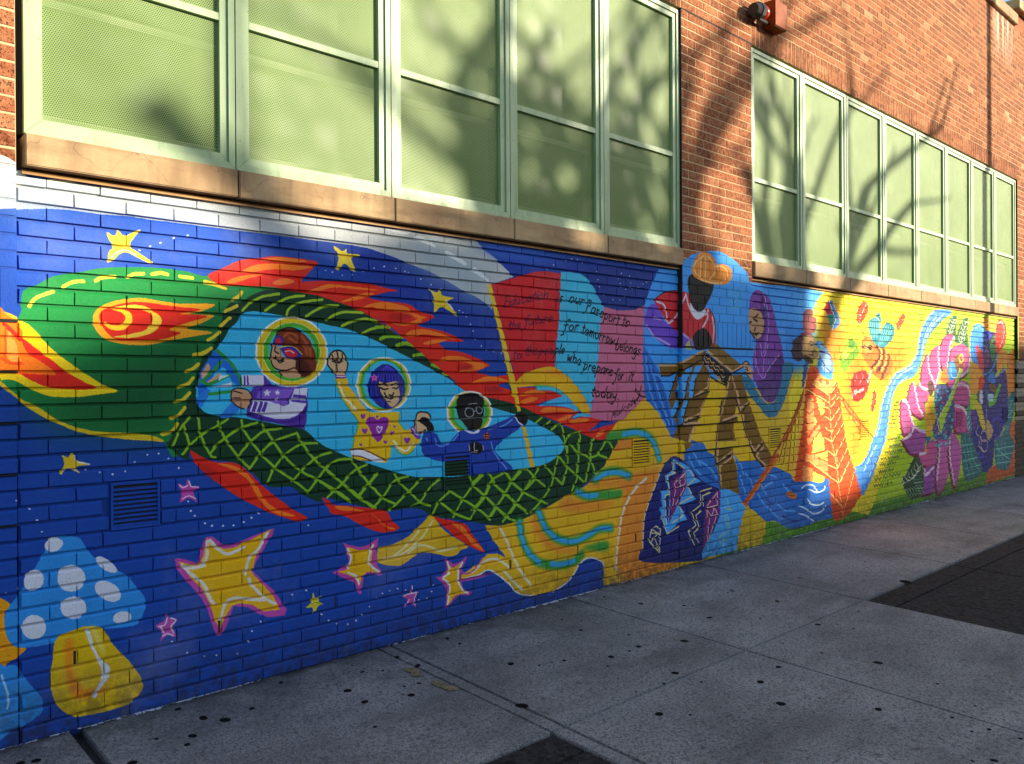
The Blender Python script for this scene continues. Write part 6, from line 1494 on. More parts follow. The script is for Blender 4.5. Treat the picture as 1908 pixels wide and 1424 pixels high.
def paint_mural():
    W = int((PX1-PX0)*PPM); H = int((PZ1-PZ0)*PPM)
    img = np.zeros((H,W,4), np.float32); img[:,:,:3] = (.3,.3,.35)
    def blend(y0,x0,a,col):
        h, w = a.shape; ya, xa = max(y0,0), max(x0,0); yb, xb = min(y0+h,H), min(x0+w,W)
        if yb <= ya or xb <= xa: return
        a = a[ya-y0:yb-y0, xa-x0:xb-x0, None]; s = img[ya:yb, xa:xb]
        s[:,:,:3] = s[:,:,:3]*(1-a)+np.array(col,np.float32)*a; s[:,:,3] = np.maximum(s[:,:,3], a[:,:,0])
    def topx(l): 
        p = np.array(l,float).reshape(-1,2)/1000.; return (p-np.array([PX0,PZ0]))*PPM
    for op in MURAL:
        col = [int(op[1][i:i+2],16)/255 for i in (1,3,5)]
        if op[0] in 'sf':
            p = topx(op[3])
            if op[0] == 's': p = catmull(p, True)
            r = fill_mask(p, W, H)
            if r is None: continue
            m, x0, y0 = r; soft = int(op[2]*.0033*PPM*.45)
            if soft > 0:
                m = blur(np.pad(m.astype(np.float32), 2*soft), soft); x0 -= 2*soft; y0 -= 2*soft
            blend(y0, x0, m.astype(np.float32), col)
        else:
            p = topx(op[4])
            if op[0] == 'l': p = catmull(p, False, 4)
            hw = max(op[3]/1000*PPM/2, .75); so = max(op[2]*.0033*PPM, .5); e = int(hw+so)+2
            x0, y0 = int(p[:,0].min())-e, int(p[:,1].min())-e; w_, h_ = int(p[:,0].max())+e-x0, int(p[:,1].max())+e-y0
            if w_*h_ > 4_000_000: continue
            dmin = np.full((h_,w_), 1e9, np.float32)
            for a, b in zip(p[:-1], p[1:]):
                ax0 = max(int(min(a[0],b[0]))-e-x0,0); ax1 = int(max(a[0],b[0]))+e-x0; ay0 = max(int(min(a[1],b[1]))-e-y0,0); ay1 = int(max(a[1],b[1]))+e-y0
                gy, gx = np.mgrid[ay0:min(ay1,h_), ax0:min(ax1,w_)]
                if gx.size == 0: continue
                d = b-a; L2 = max(d@d,1e-6); X = gx+x0-a[0]; Y = gy+y0-a[1]
                t = np.clip((X*d[0]+Y*d[1])/L2,0,1); dist = np.hypot(X-t*d[0], Y-t*d[1])
                s = dmin[ay0:min(ay1,h_), ax0:min(ax1,w_)]; np.minimum(s, dist, out=s)
            blend(y0, x0, np.clip((hw+so*.5-dmin)/so,0,1).astype(np.float32), col)
    # the pier between the windows stands proud of the wall: shift the drawing so it runs on across the step
    xs = (np.arange(W)+.5)/PPM+PX0; zs = (np.arange(H)+.5)/PPM+PZ0
    c0, c1 = int((5.075-PX0)*PPM), int((6.085-PX0)*PPM); src = img.copy()
    for r in range(H):
        k = CAM_D/(CAM_D+pier_y(zs[r]))
        if k == 1: continue
        sx = np.clip(((xs[c0:c1]*k-PX0)*PPM).astype(int),0,W-1); sr = int(np.clip((CAM_H+(zs[r]-CAM_H)*k-PZ0)*PPM,0,H-1))
        img[r,c0:c1] = src[sr,sx]
    # far pier: grey primer with black courses
    gx = int((13.115-PX0)*PPM)
    for r in range(H):
        z = zs[r]
        if z < 1.66:
            band = any(abs(z-(b+.034)) < .034 for b in TIERS[:5]) or z < .80
            img[r,gx:] = (.05,.045,.045,1) if band else (.52,.50,.46,1)
    rgb = img[:,:,:3]; lum = (rgb@np.array([.3,.59,.11],np.float32))[:,:,None]
    img[:,:,:3] = np.clip(lum+(rgb-lum)*1.14,0,1)**.92
    im = bpy.data.images.new('mural_paint', W, H, alpha=True)
    im.pixels.foreach_set(np.ascontiguousarray(img).ravel()); im.update(); im.pack()
    return im
CO = 8*.0254/3                       # one brick course
PH = .83*CO                          # bed joints lie at PH + k*CO
BL = .2032                           # one brick length
TIERS = [PH+CO*k for k in (24,21,18,15,12)]   # undersides of the stepped pier: 1.68 .. 0.87
TY = [-.036,-.031,-.025,-.018,-.010]
def pier_y(z):
    if z >= TIERS[0]: return TY[0]
    for t, y in zip(TIERS[1:], TY[1:]):
        if z >= t: return y
    return 0.
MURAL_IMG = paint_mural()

# ------------------------------------------------------------------ materials
def wall_material(name, mortar):
    t = NT(name); sep = t.n.new('ShaderNodeSeparateXYZ'); t.l(t.pos, sep.inputs[0]); x, z = sep.outputs[0], sep.outputs[2]
    wob = t.noise(45, detail=2, col=True); ws = t.n.new('ShaderNodeSeparateXYZ'); t.l(wob, ws.inputs[0])
    xx = t.math('ADD', x, t.math('MULTIPLY', t.math('SUBTRACT', ws.outputs[0], .5), .006))
    zz = t.math('ADD', z, t.math('MULTIPLY', t.math('SUBTRACT', ws.outputs[1], .5), .006))
    u = t.math('DIVIDE', t.math('SUBTRACT', xx, PX0), PX1-PX0); v = t.math('DIVIDE', t.math('SUBTRACT', zz, PZ0), PZ1-PZ0)
    cv = t.n.new('ShaderNodeCombineXYZ'); t.l(u, cv.inputs[0]); t.l(v, cv.inputs[1])
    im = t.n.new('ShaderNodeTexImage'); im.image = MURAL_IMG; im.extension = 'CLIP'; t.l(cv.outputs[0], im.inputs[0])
    # brick identity for colour change from brick to brick
    row = t.math('FLOOR', t.math('DIVIDE', t.math('SUBTRACT', z, PH), CO))
    xo = t.math('ADD', t.math('DIVIDE', t.math('SUBTRACT', x, .1964), BL), t.math('MULTIPLY', t.math('MODULO', row, 2.), .5))
    cid = t.n.new('ShaderNodeCombineXYZ'); t.l(t.math('FLOOR', xo), cid.inputs[0]); t.l(row, cid.inputs[1])
    wnz = t.n.new('ShaderNodeTexWhiteNoise'); wnz.noise_dimensions = '2D'; t.l(cid.outputs[0], wnz.inputs['Vector']); rnd = wnz.outputs['Value']
    big = t.noise(.9, detail=4)
    grain = t.noise(190, detail=2, rough=.7); speck = t.noise(120, detail=1)
    if mortar:
        raw = t.mix(t.step(big,.3,.7), hexlin('#b0906a'), hexlin('#d0b48c'))
    else:
        raw = t.ramp(rnd, [(0,hexlin('#774024')),(.3,hexlin('#925132')),(.75,hexlin('#a4603c')),(.975,hexlin('#b0744e')),(1,hexlin('#c9a27a'))])
        raw = t.mix(t.math('MULTIPLY', t.step(t.noise(28, detail=3),.4,.65), .45), raw, hexlin('#cf9870'))
        raw = t.mix(t.math('MULTIPLY', t.step(grain,.50,.62), .62), raw, hexlin('#51301f'))
        raw = t.mix(t.math('MULTIPLY', t.step(speck,.58,.64), .85), raw, hexlin('#2c1712'))
        raw = t.mix(t.math('MULTIPLY', t.step(big,.52,.75), .4), raw, hexlin('#6e3c28'))
    # lime streaks below the coping at the far end
    st = t.noise(1., t.scale((9.,0,.9)), detail=3)
    msk = t.math('MULTIPLY', t.math('MULTIPLY', t.step(x,12.1,12.35), t.step(x,13.0,12.8)), t.math('MULTIPLY', t.step(z,5.7,6.3), t.step(st,.45,.62)))
    raw = t.mix(t.math('MULTIPLY', msk, .75), raw, hexlin('#e6d8c4'))
    dirt = t.noise(2.2, detail=6, rough=.65)
    paint = t.mix(t.step(dirt,.38,.75), im.outputs[0], t.mix(.84, (0,0,0), im.outputs[0]))
    paint = t.mix(t.math('MULTIPLY', t.step(grain,.55,.8), .5), paint, t.mix(1., paint, (1.5,1.5,1.5), 'MULTIPLY'))
    paint = t.mix(t.math('MULTIPLY', t.step(grain,.42,.3), .4), paint, (.006,.006,.012))
    # splash dirt along the foot of the wall
    foot = t.math('MULTIPLY', t.step(z,.30,.0), t.step(t.noise(17, detail=7, rough=.72),.38,.56))
    chip = t.math('MULTIPLY', t.step(z,.5,.0), t.step(t.noise(42, detail=4, rough=.6),.66,.69))
    paint = t.mix(t.math('MULTIPLY', chip, .8), paint, hexlin('#6e6a66'))
    paint = t.mix(t.math('MULTIPLY', foot, .75), paint, (.02,.02,.022))
    if mortar: paint = t.mix(.22, paint, (.004,.004,.006))     # grime and recess shade, both darkened into the joint colour
    fade = t.math('MULTIPLY', t.step(t.noise(1.3, detail=7, rough=.7),.55,.75), .16)
    paint = t.mix(fade, paint, (.42,.42,.45))
    al = t.step(im.outputs[1],.4,.6)
    col = t.mix(al, raw, paint)
    t.bump(t.math('ADD', t.noise(260, detail=3, rough=.7), t.math('MULTIPLY', t.noise(60, detail=3), .8)), .55 if not mortar else .4, .0035)
    rough = t.math('SUBTRACT', .92, t.math('MULTIPLY', al, .30))
    return t.fin(col, rough, 0, .2)
M_BRICK = wall_material('brick_and_paint', False)
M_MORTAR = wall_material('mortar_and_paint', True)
def frame_mat():
    t = NT('green_frame'); n = t.noise(3, detail=5)
    st = t.noise(1., t.scale((22.,22.,1.6)), detail=4); sp = t.noise(55, detail=3)
    c = t.mix(t.step(n,.3,.7), hexlin('#92ac80'), hexlin('#a6bd94'))
    c = t.mix(t.math('MULTIPLY', t.step(st,.52,.72), .38), c, hexlin('#5d6a4c')); c = t.mix(t.math('MULTIPLY', t.step(sp,.66,.72), .5), c, hexlin('#4a4a38'))
    return t.fin(c, t.math('ADD', .34, t.math('MULTIPLY', st, .25)), 0, .5)
M_FRAME = frame_mat()
def screen_mat():
    t = NT('perforated_screen'); sep = t.n.new('ShaderNodeSeparateXYZ'); t.l(t.pos, sep.inputs[0])
    p = .0092
    v = t.math('DIVIDE', sep.outputs[2], p*.88); row = t.math('FLOOR', v)
    u = t.math('ADD', t.math('DIVIDE', sep.outputs[0], p), t.math('MULTIPLY', t.math('MODULO', row, 2.), .5))
    du = t.math('SUBTRACT', t.math('FRACT', u), .5); dv = t.math('SUBTRACT', t.math('FRACT', v), .5)
    d2 = t.math('ADD', t.math('MULTIPLY', du, du), t.math('MULTIPLY', dv, dv))
    hole = t.math('LESS_THAN', d2, .115)
    n = t.noise(1.7, detail=5)
    col = t.mix(t.step(n,.3,.7), hexlin('#75924f'), hexlin('#8ea868'))
    t.fin(col, .5, 0, .3)
    tr = t.n.new('ShaderNodeBsdfTransparent'); mx = t.n.new('ShaderNodeMixShader')
    t.l(hole, mx.inputs[0]); t.l(t.b.outputs[0], mx.inputs[1]); t.l(tr.outputs[0], mx.inputs[2]); t.l(mx.outputs[0], t.out.inputs[0])
    return t.m
M_SCREEN = screen_mat()
M_PANE = simple('window_pane', (.016,.026,.022), .4, 0, .3)
M_BLIND = simple('blind_cloth', '#c8c4b0', .8)
def stone_mat():
    t = NT('limestone'); n = t.noise(2.4, detail=6, rough=.6); g = t.noise(90, detail=4)
    c = t.mix(t.step(n,.3,.72), hexlin('#97795a'), hexlin('#c2a67e'))
    c = t.mix(t.math('MULTIPLY', t.step(t.noise(1., t.scale((9.,9.,1.5)), detail=5),.5,.68), .4), c, hexlin('#5c4632'))
    c = t.mix(t.math('MULTIPLY', t.step(t.noise(1., t.scale((3.,3.,14.)), detail=5),.52,.7), .45), c, hexlin('#6d543c'))
    cr = t.noise(3.2, detail=3); edge = t.math('ABSOLUTE', t.math('SUBTRACT', cr, .5))
    c = t.mix(t.math('MULTIPLY', t.step(edge,.0035,.0005), .45), c, hexlin('#4a3626'))
    c = t.mix(t.math('MULTIPLY', t.step(g,.55,.75), .4), c, hexlin('#8d7354'))
    t.bump(g, .35, .002); return t.fin(c, .85, 0, .25)
M_STONE = stone_mat()
M_FLASH = simple('copper_flashing', '#8f6a3c', .55, .25, .25, 9)
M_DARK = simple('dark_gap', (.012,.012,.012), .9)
M_BLACKP = simple('black_plastic', (.018,.018,.02), .42, 0, .25)
M_BRONZE = simple('painted_bronze_box', '#8a3f0e', .6, 0, .35, 9)
M_BRONZE.node_tree.nodes['Principled BSDF'].inputs['Specular IOR Level'].default_value = .15
def glass_red():
    t = NT('orange_lens'); t.b.inputs['Transmission Weight'].default_value = .35
    return t.fin(hexlin('#e2401c'), .12)
M_LENS = glass_red()
def concrete(name, a, b, pits=.5, agg=False):
    t = NT(name); n = t.noise(1.4, detail=6, rough=.62); g = t.noise(70, detail=4, rough=.7)
    oi = t.n.new('ShaderNodeObjectInfo').outputs['Random']
    c = t.mix(t.step(n,.3,.72), a, b)
    c = t.mix(t.math('MULTIPLY', oi, .42), c, t.mix(.5, c, (.05,.05,.055)))
    c = t.mix(t.math('MULTIPLY', t.step(g,.50,.60), pits), c, tuple(x*.32 for x in a)); c = t.mix(t.math('MULTIPLY', t.step(t.noise(120, detail=2),.56,.64), pits), c, tuple(x*.2 for x in a))
    c = t.mix(t.math('MULTIPLY', t.step(t.noise(31, detail=3),.60,.68), .55), c, tuple(x*.3 for x in a))
    c = t.mix(t.math('MULTIPLY', t.step(t.noise(150, detail=1),.66,.72), .3), c, tuple(min(1,x*2.4) for x in b))
    c = t.mix(t.math('MULTIPLY', t.step(t.noise(1., t.scale((1.1,3.2,1.)), detail=6, rough=.65),.5,.7), .55), c, tuple(x*.42 for x in a))
    if agg:
        vo = t.n.new('ShaderNodeTexVoronoi'); vo.inputs['Scale'].default_value = 48; t.l(t.pos, vo.inputs['Vector'])
        c = t.mix(.6, c, t.mix(vo.outputs['Color'], (.002,.002,.003), (.062,.062,.068)))
        t.bump(vo.outputs['Distance'], .6, .006)
    else: t.bump(t.math('ADD', g, t.noise(190, detail=2)), .8, .004)
    # grime in the angle at the foot of the wall
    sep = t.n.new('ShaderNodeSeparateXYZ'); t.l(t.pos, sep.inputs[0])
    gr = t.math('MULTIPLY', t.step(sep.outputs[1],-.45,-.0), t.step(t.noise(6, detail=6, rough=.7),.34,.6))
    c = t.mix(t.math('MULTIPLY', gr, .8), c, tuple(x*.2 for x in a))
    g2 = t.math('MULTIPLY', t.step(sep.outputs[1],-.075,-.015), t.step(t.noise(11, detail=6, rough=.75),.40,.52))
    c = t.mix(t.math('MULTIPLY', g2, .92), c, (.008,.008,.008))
    return t.fin(c, .9 if agg else .82, 0, .08 if agg else .3)
M_CONC = concrete('sidewalk_concrete', (.155,.162,.178), (.36,.37,.392), .66)
M_AGG = concrete('dark_aggregate', (.020,.020,.021), (.036,.035,.035), .4, True)
M_ASPH = concrete('asphalt', (.045,.045,.047), (.065,.065,.066), .4)
M_GUM = simple('old_gum', (.009,.009,.010), .95)
M_GUM.node_tree.nodes['Principled BSDF'].inputs['Specular IOR Level'].default_value = .05
M_SPILL = simple('paint_spill_white', '#aeb8cc', .6, 0, .2, 40)
M_YSPILL = simple('paint_spill_yellow', (.17,.14,.075), .8, 0, .6, 60)
M_STEEL = simple('galvanised_steel', (.16,.165,.17), .45, .6)
M_BARK = simple('bark', '#4a4038', .9, 0, .3, 8, .6, 30)
M_LEAF = simple('dry_leaf', '#6a5a2c', .8)

# ------------------------------------------------------------------ brickwork
building = empty('brick_building', (0,0,0), 'orange brick school building with green screened windows and a painted mural along its foot', 'building')
BRICKS = []                                        # (x0,x1,z0,z1,y)
WINX = [(.72,5.08,5),(6.085,13.11,8)]
VENTX = [1.04,2.822,4.525,6.39,8.165,10.83,12.585]; VZ0, VZ1 = PH+CO*11, PH+CO*14
def row_bricks(x0, x1, k, y, skip=()):
    z0 = PH+CO*k+.0052; z1 = z0+CO-.0104
    off = .1964+(.1016 if k % 2 else 0)
    i = math.floor((x0-off)/BL)
    while off+i*BL < x1:
        a = max(off+i*BL, x0)+.003; b = min(off+(i+1)*BL, x1)-.003
        if b-a > .02:
            segs = [(a,b)]
            for (p,q) in skip:
                ns = []
                for (a_,b_) in segs:
                    if q <= a_ or p >= b_: ns.append((a_,b_))
                    else:
                        if p-a_ > .02: ns.append((a_,p))
                        if b_-q > .02: ns.append((q,b_))
                segs = ns
            for s in segs: BRICKS.append((s[0],s[1],z0,z1,y,k))
        i += 1
def kz(z): return int(round((z-PH)/CO))
vent_skip = [(vx-.008, vx+.211) for vx in VENTX]
ZS = PH+CO*32.5                                    # underside of sills, about 2.27
piers = [(-.32,.695),(5.085,6.08),(13.12,14.12)]
for k in range(-1,33):                              # painted wall below the windows
    sk = vent_skip if 11 <= k < 14 else ()
    for (a,b) in ((.695,5.085),(6.08,13.12)): row_bricks(a, b, k, 0., sk)
    if k < 12:
        for (a,b) in piers: row_bricks(a, b, k, 0.)
    row_bricks(-4, -.32, k, 0.); row_bricks(14.12, 19, k, 0.)
for (a,b) in piers:
    for k in range(12,24): row_bricks(a, b, k, pier_y(PH+CO*(k+.5))-(.007 if k in (12,15,18,21) else 0))
    n = int((b-a)/CO)                               # upright bricks at the foot of the pier shaft
    for i in range(n+1):
        xa = a+i*CO; xb = min(xa+CO, b)
        if xb-xa > .03: BRICKS.append((xa+.004,xb-.004,PH+CO*24+.005,PH+CO*27-.005,TY[0],0))
    for k in range(27,62): row_bricks(a, b, k, TY[0])
KL = 62                                             # lintel course starts here, z 4.25
ZL = PH+CO*KL
UP = TY[0]
for (a,b) in ((-4,.0),(.0,5.085),(6.08,13.12),(14.12,19)):
    if a in (.0,6.08):
        aa = .695 if a == .0 else a
        for i in range(int((b-aa)/CO)+1):
            xa = aa+i*CO; xb = min(xa+CO,b)
            if xb-xa > .03: BRICKS.append((xa+.004,xb-.004,ZL+.003,ZL+3*CO-.005,UP,0))
for k in range(62,65):
    for (a,b) in ((-4,.695),(5.085,6.08),(13.12,19)): row_bricks(a, b, k, UP)
for k in range(33,62): row_bricks(-4,-.32,k,UP); row_bricks(14.12,19,k,UP)
for k in range(65,94): row_bricks(-4,19,k,UP)
ZT = PH+CO*94                                       # top of the brick face, below the coping
rng = random.Random(11)
camv = cm.inverted()
def project(p):
    q = camv @ Vector(p)
    if q.z > -.05: return None
    return 954+1500*q.x/-q.z, 712-1500*q.y/-q.z
def brick_area(b):
    ps = [project((x,b[4],z)) for x in (b[0],b[1]) for z in (b[2],b[3])]
    if any(p is None for p in ps): return 0
    if min(p[0] for p in ps) < 0 or max(p[0] for p in ps) > 1908 or min(p[1] for p in ps) < 0 or max(p[1] for p in ps) > 1424: return 0
    return abs((ps[3][0]-ps[0][0])*(ps[3][1]-ps[0][1]))
full = [b for b in BRICKS if b[1]-b[0] > .19]
pick = set(id(b) for b in sorted(full, key=brick_area, reverse=True)[:300])
def brick_geo(w, h, r, raw, j=.0012):
    w /= 2; h /= 2
    cx, cb, ct, cd = (.0015,.0015,.0018,.0012) if raw else (.0014,.002,.0068,.006)
    def jj(): return r.uniform(-j,j)
    o = [(-w,-h),(w,-h),(w,h),(-w,h)]; o = [(x+jj(),z+jj()) for x,z in o]
    i_ = [(x-math.copysign(cx,x), z+cb if z < 0 else z-ct) for x,z in o]
    vs_ = [(x, jj()*.6, z) for x,z in i_]+[(x,cd,z) for x,z in o]+[(x,.03,z) for x,z in o]
    fs = [(0,1,2,3)]+[(a+4,(a+1)%4+4,(a+1)%4,a) for a in range(4)]+[(a+8,(a+1)%4+8,(a+1)%4+4,a+4) for a in range(4)]
    return vs_, fs
protos = {True: [], False: []}
for raw in (True, False):
    for v in range(6):
        vs_, fs = brick_geo(BL-(.009 if raw else .0028), CO-(.0095 if raw else .0114), rng, raw); m = MB().add(vs_, fs).mesh('brick'); m.materials.append(M_BRICK); protos[raw].append(m)
bulk = MB()
for b in BRICKS:
    cx, cz = (b[0]+b[1])/2, (b[2]+b[3])/2; raw = cz > 2.3 or b[4] == TY[0]; y = b[4]+rng.uniform(-.0014,.0014)*(.5 if raw else 1)
    if id(b) in pick:
        o = bpy.data.objects.new('brick', rng.choice(protos[raw])); C.objects.link(o); o.parent = building
        o.location = (cx, y, cz); o.rotation_euler = (rng.uniform(-.012,.012), rng.uniform(-.004,.004), rng.uniform(-.006,.006))
    else:
        vs_, fs = brick_geo(b[1]-b[0]-(.003 if raw else -.0032), b[3]-b[2]+(.001 if raw else -.001), rng, raw)
        t1, t2 = rng.uniform(-.012,.012), rng.uniform(-.006,.006)
        bulk.add([(cx+x, y+yy+t1*z+t2*x, cz+z) for x,yy,z in vs_], fs)
bm_ = bulk.mesh('brickwork'); bm_.materials.append(M_BRICK)
bw = bpy.data.objects.new('brickwork', bm_); C.objects.link(bw); bw.parent = building; bw['kind'] = 'stuff'
mb = MB(); JR = .0135                               # joint recess: the mortar behind the bricks
mb.box(.70,5.08,JR,.30,-.10,2.272); mb.box(6.085,13.115,JR,.30,-.10,2.272); mb.box(-4,-.32,JR,.3,-.1,ZT-.3); mb.box(14.12,19,JR,.3,-.1,ZT-.3)
for (a,b) in piers:
    mb.box(a+.002,b-.002,JR+.0005,.305,-.10,TIERS[4])
    zs_ = TIERS[::-1]+[ZL]
    for i in range(5): mb.box(a+.002,b-.002,pier_y(zs_[i]+.01)+(JR if i < 4 else .003),.306,zs_[i]+.004,zs_[i+1]+(0 if i < 4 else -.004))
mb.box(-4,19,UP+.003,.307,ZL+.001,ZT)
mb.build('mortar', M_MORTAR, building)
gap = MB()                                          # joint between the lintel and the brick of the pier
gap.box(5.085,6.08,UP-.001,UP+.02,ZL-.007,ZL+.006); gap.build('control_joint', M_DARK, building)
w0 = None
for i in range(18):
    x = 3.335-.6096*4+i*.6096
    if 5.0 < x < 6.15: continue
    if w0 is None: w0 = MB().box(-.005,.005,-.0015,.012,PH+CO*3+.007,PH+CO*4-.007).build('weep_hole', M_DARK, building); w = w0
    else: w = w0.copy(); C.objects.link(w); w.parent = building
    w.location.x = x
for (a,b) in piers:                                  # black strips standing in for shade on each pier's side and under its ledges
    MB().box(a-.006,a-.0005,UP-.002,.004,TIERS[0],ZL-.01).build('side_shade', M_DARK, building)
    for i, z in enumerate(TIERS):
        o = MB().box(a-.004,b,TY[i]+.002,.004,z-.0035-(.005 if i == 0 else 0),z+.0035).build('ledge_shade', M_DARK, building)
# ------------------------------------------------------------------ vents
def vent(x, src=None):
    if src:
        v = src.copy(); C.objects.link(v); v.parent = building; v.location = (x,0,VZ0)
        for ch in src.children:
            c = ch.copy(); C.objects.link(c); c.parent = v
        return v
    f = MB(); w, h = .203, VZ1-VZ0
    f.box(0,w,-.004,.006,0,.012); f.box(0,w,-.004,.006,h-.012,h); f.box(0,.010,-.004,.006,.0125,h-.0125); f.box(w-.010,w,-.004,.006,.0125,h-.0125)
    v = f.build('vent', M_BRICK, building); v.location = (x,0,VZ0)
    bk = MB().box(.0105,w-.0105,.0068,.0086,.0125,h-.0125).build('vent_back', M_DARK, v)  # black plate stands in for the shaded cavity behind the slats
    sl = MB(); a = (h-.03)/9
    sl.add([(.011,-.003,0),(w-.011,-.003,0),(w-.011,.0065,.003),(.011,.0065,.003),(.011,-.003,.0075),(w-.011,-.003,.0075),(w-.011,.0065,.0105),(.011,.0065,.0105)],
           [(0,3,2,1),(4,5,6,7),(0,1,5,4),(1,2,6,5),(2,3,7,6),(3,0,4,7)])
    s0 = sl.build('slat', M_BRICK, v); s0.location.z = .013
    for i in range(1,9):
        s = s0.copy(); C.objects.link(s); s.parent = v; s.location.z = .013+i*a
    return v
v0 = vent(VENTX[0])
for x in VENTX[1:]: vent(x, v0)
# ------------------------------------------------------------------ windows
WZ0, WZ1, TRZ = 2.432, 4.238, 3.135
def ring(mbx, w, z0, z1, t, y0, y1, ins, g=.0008):
    a, b = ins, ins+t
    mbx.prism([(a+g,z0+a),(w-a-g,z0+a),(w-b-g,z0+b),(b+g,z0+b)], y0, y1)
    mbx.prism([(a+g,z1-a),(w-a-g,z1-a),(w-b-g,z1-b),(b+g,z1-b)], y0, y1)
    mbx.prism([(a,z0+a+g),(b,z0+b+g),(b,z1-b-g),(a,z1-a-g)], y0, y1)
    mbx.prism([(w-a,z0+a+g),(w-b,z0+b+g),(w-b,z1-b-g),(w-a,z1-a-g)], y0, y1)
def make_window(w):
    f = MB(); H = WZ1-WZ0
    ring(f, w, 0, H, .030, -.022, .03, 0); ring(f, w, 0, H, .036, -.012, .028, .0315)
    root = f.build('window', M_FRAME, building)
    t = MB().box(.0695,w-.0695,-.010,.026,TRZ-WZ0-.017,TRZ-WZ0+.017).build('transom', M_FRAME, root)
    s = MB().box(.066,w-.066,.010,.0112,.066,H-.066).build('screen', M_SCREEN, root)
    p = MB().box(.02,w-.02,.16,.168,.03,H-.03).build('window_pane', M_PANE, root)
    r_ = MB(); r_.box(.03,w-.03,.10,.125,TRZ-WZ0-.125,TRZ-WZ0-.09); r_.box(.03,w-.03,.10,.12,.09,.12)
    r_.build('sash_rail', M_BLIND, root)
    return root
first = None
for (a,b,n) in WINX:
    wd = (b-a)/n
    for i in range(n):
        if first is None: first = make_window(.866); w = first
        else:
            w = first.copy(); C.objects.link(w); w.parent = building
            for ch in first.children:
                c = ch.copy(); C.objects.link(c); c.parent = w
        w.location = (a+i*wd+.004, 0, WZ0)
fill = MB()
for (a,b,n) in WINX:
    wd = (b-a)/n
    for i in range(n+1): fill.box(a+i*wd-.006,a+i*wd+.006,.004,.20,WZ0-.002,WZ1+.004)
    fill.box(a-.03,a-.007,.012,.2,WZ0-.002,WZ1+.004); fill.box(a-.03,b+.03,.172,.30,2.28,ZL+.002)
fill.build('window_seal', M_DARK, building)
# sills: one stone under each window
SZ0, SZ1 = 2.297, 2.424
for (a,b,n) in WINX:
    wd = (b-a)/n; s0 = None
    for i in range(n):
        if s0 is None:
            sm = MB(); sm.prism([(0,0),(wd-.006,0),(wd-.006,SZ1-SZ0),(0,SZ1-SZ0)], -.058, .17); s0 = sm.build('sill_stone', M_STONE, building, bevel=.004); s = s0
        else: s = s0.copy(); C.objects.link(s); s.parent = building
        s.location = (a+i*wd+.003+(.0 if i else -.002), 0, SZ0)
    MB().box(a,b,.0,.17,2.275,2.2965).build('sill_bed', M_DARK, building)
    fl = MB(); fl.add([(a-.004,-.020,2.268),(b+.004,-.020,2.268),(b+.004,.002,2.284),(a-.004,.002,2.284),(a-.004,-.020,2.276),(b+.004,-.020,2.276),(b+.004,.002,2.292),(a-.004,.002,2.292)],
       [(0,3,2,1),(4,5,6,7),(0,1,5,4),(1,2,6,5),(2,3,7,6),(3,0,4,7)]); fl.build('flashing', M_FLASH, building)
# coping stones at the top of the brick face, with the green screen fence of the roof terrace above
i = 0; x = -4.
c0 = None
while x < 13.0:
    if c0 is None: c0 = MB().box(0,1.212,-.085,.30,0,.15).build('coping_stone', M_STONE, building, bevel=.006); c = c0
    else: c = c0.copy(); C.objects.link(c); c.parent = building
    c.location = (x, 0, ZT+.002); x += 1.2165
XE = x                                               # about 13.03
tf = None
x = -4.
while x < 11.9:
    if tf is None:
        f = MB(); ring(f, 1.17, 0, 1.9, .05, .02, .09, 0); tf = f.build('terrace_screen', M_FRAME, building); MB().box(.048,1.122,.05,.056,.048,1.852).build('screen', M_SCREEN, tf); t_ = tf
    else:
        t_ = tf.copy(); C.objects.link(t_); t_.parent = building
        for ch in tf.children: c = ch.copy(); C.objects.link(c); c.parent = t_
    t_.location = (x,0,ZT+.154); x += 1.18
# raised parapet of the wing at the far end
par = MB(); par.box(XE+.02,19,UP+.002,1.6,ZT+.001,ZT+.22); par.build('parapet', M_BRICK, building)
MB().box(XE-.07,19.1,-.12,1.7,ZT+.2215,ZT+.36).build('coping_stone', M_STONE, building, bevel=.006)
core = MB(); core.box(-4,19,.31,7.5,-.1,ZT-.01); core.build('building_core', M_DARK, building)
# ------------------------------------------------------------------ alarm lamp on the wall
lamp = empty('warning_lamp', (6.258,UP,4.43), 'rusty orange box with a black hooded lamp and red lens high on the brick wall', 'lamp')
MB().box(0,.205,-.115,-.001,0,.225).build('lamp_box', M_BRONZE, lamp, bevel=.006)
MB().box(.006,.199,-.1185,-.1155,.006,.219).build('box_lid', M_BRONZE, lamp, bevel=.001)
hd = MB(); a = Vector((-.165,-.075,.075)); d = Vector((-.93,-.05,-.12)).normalized()
hd.tube(a, a+d*.065, .068, .072, 8); hd.tube(a+d*.0655, a+d*.125, .066, .050, 8); hd.build('lamp_hood', M_BLACKP, lamp, bevel=.004)
MB().tube(a+d*.03+Vector((0,0,-.06)), (0.002,-.05,.03), .016, .016, 8).build('lamp_neck', M_BLACKP, lamp)
bm = bmesh.new(); bmesh.ops.create_uvsphere(bm, u_segments=14, v_segments=8, radius=.060)
me = bpy.data.meshes.new('lamp_lens'); bm.to_mesh(me); bm.free(); me.materials.append(M_LENS)
for p in me.polygons: p.use_smooth = True
ln = bpy.data.objects.new('lamp_lens', me); C.objects.link(ln); ln.parent = lamp; ln.location = a-d*.045
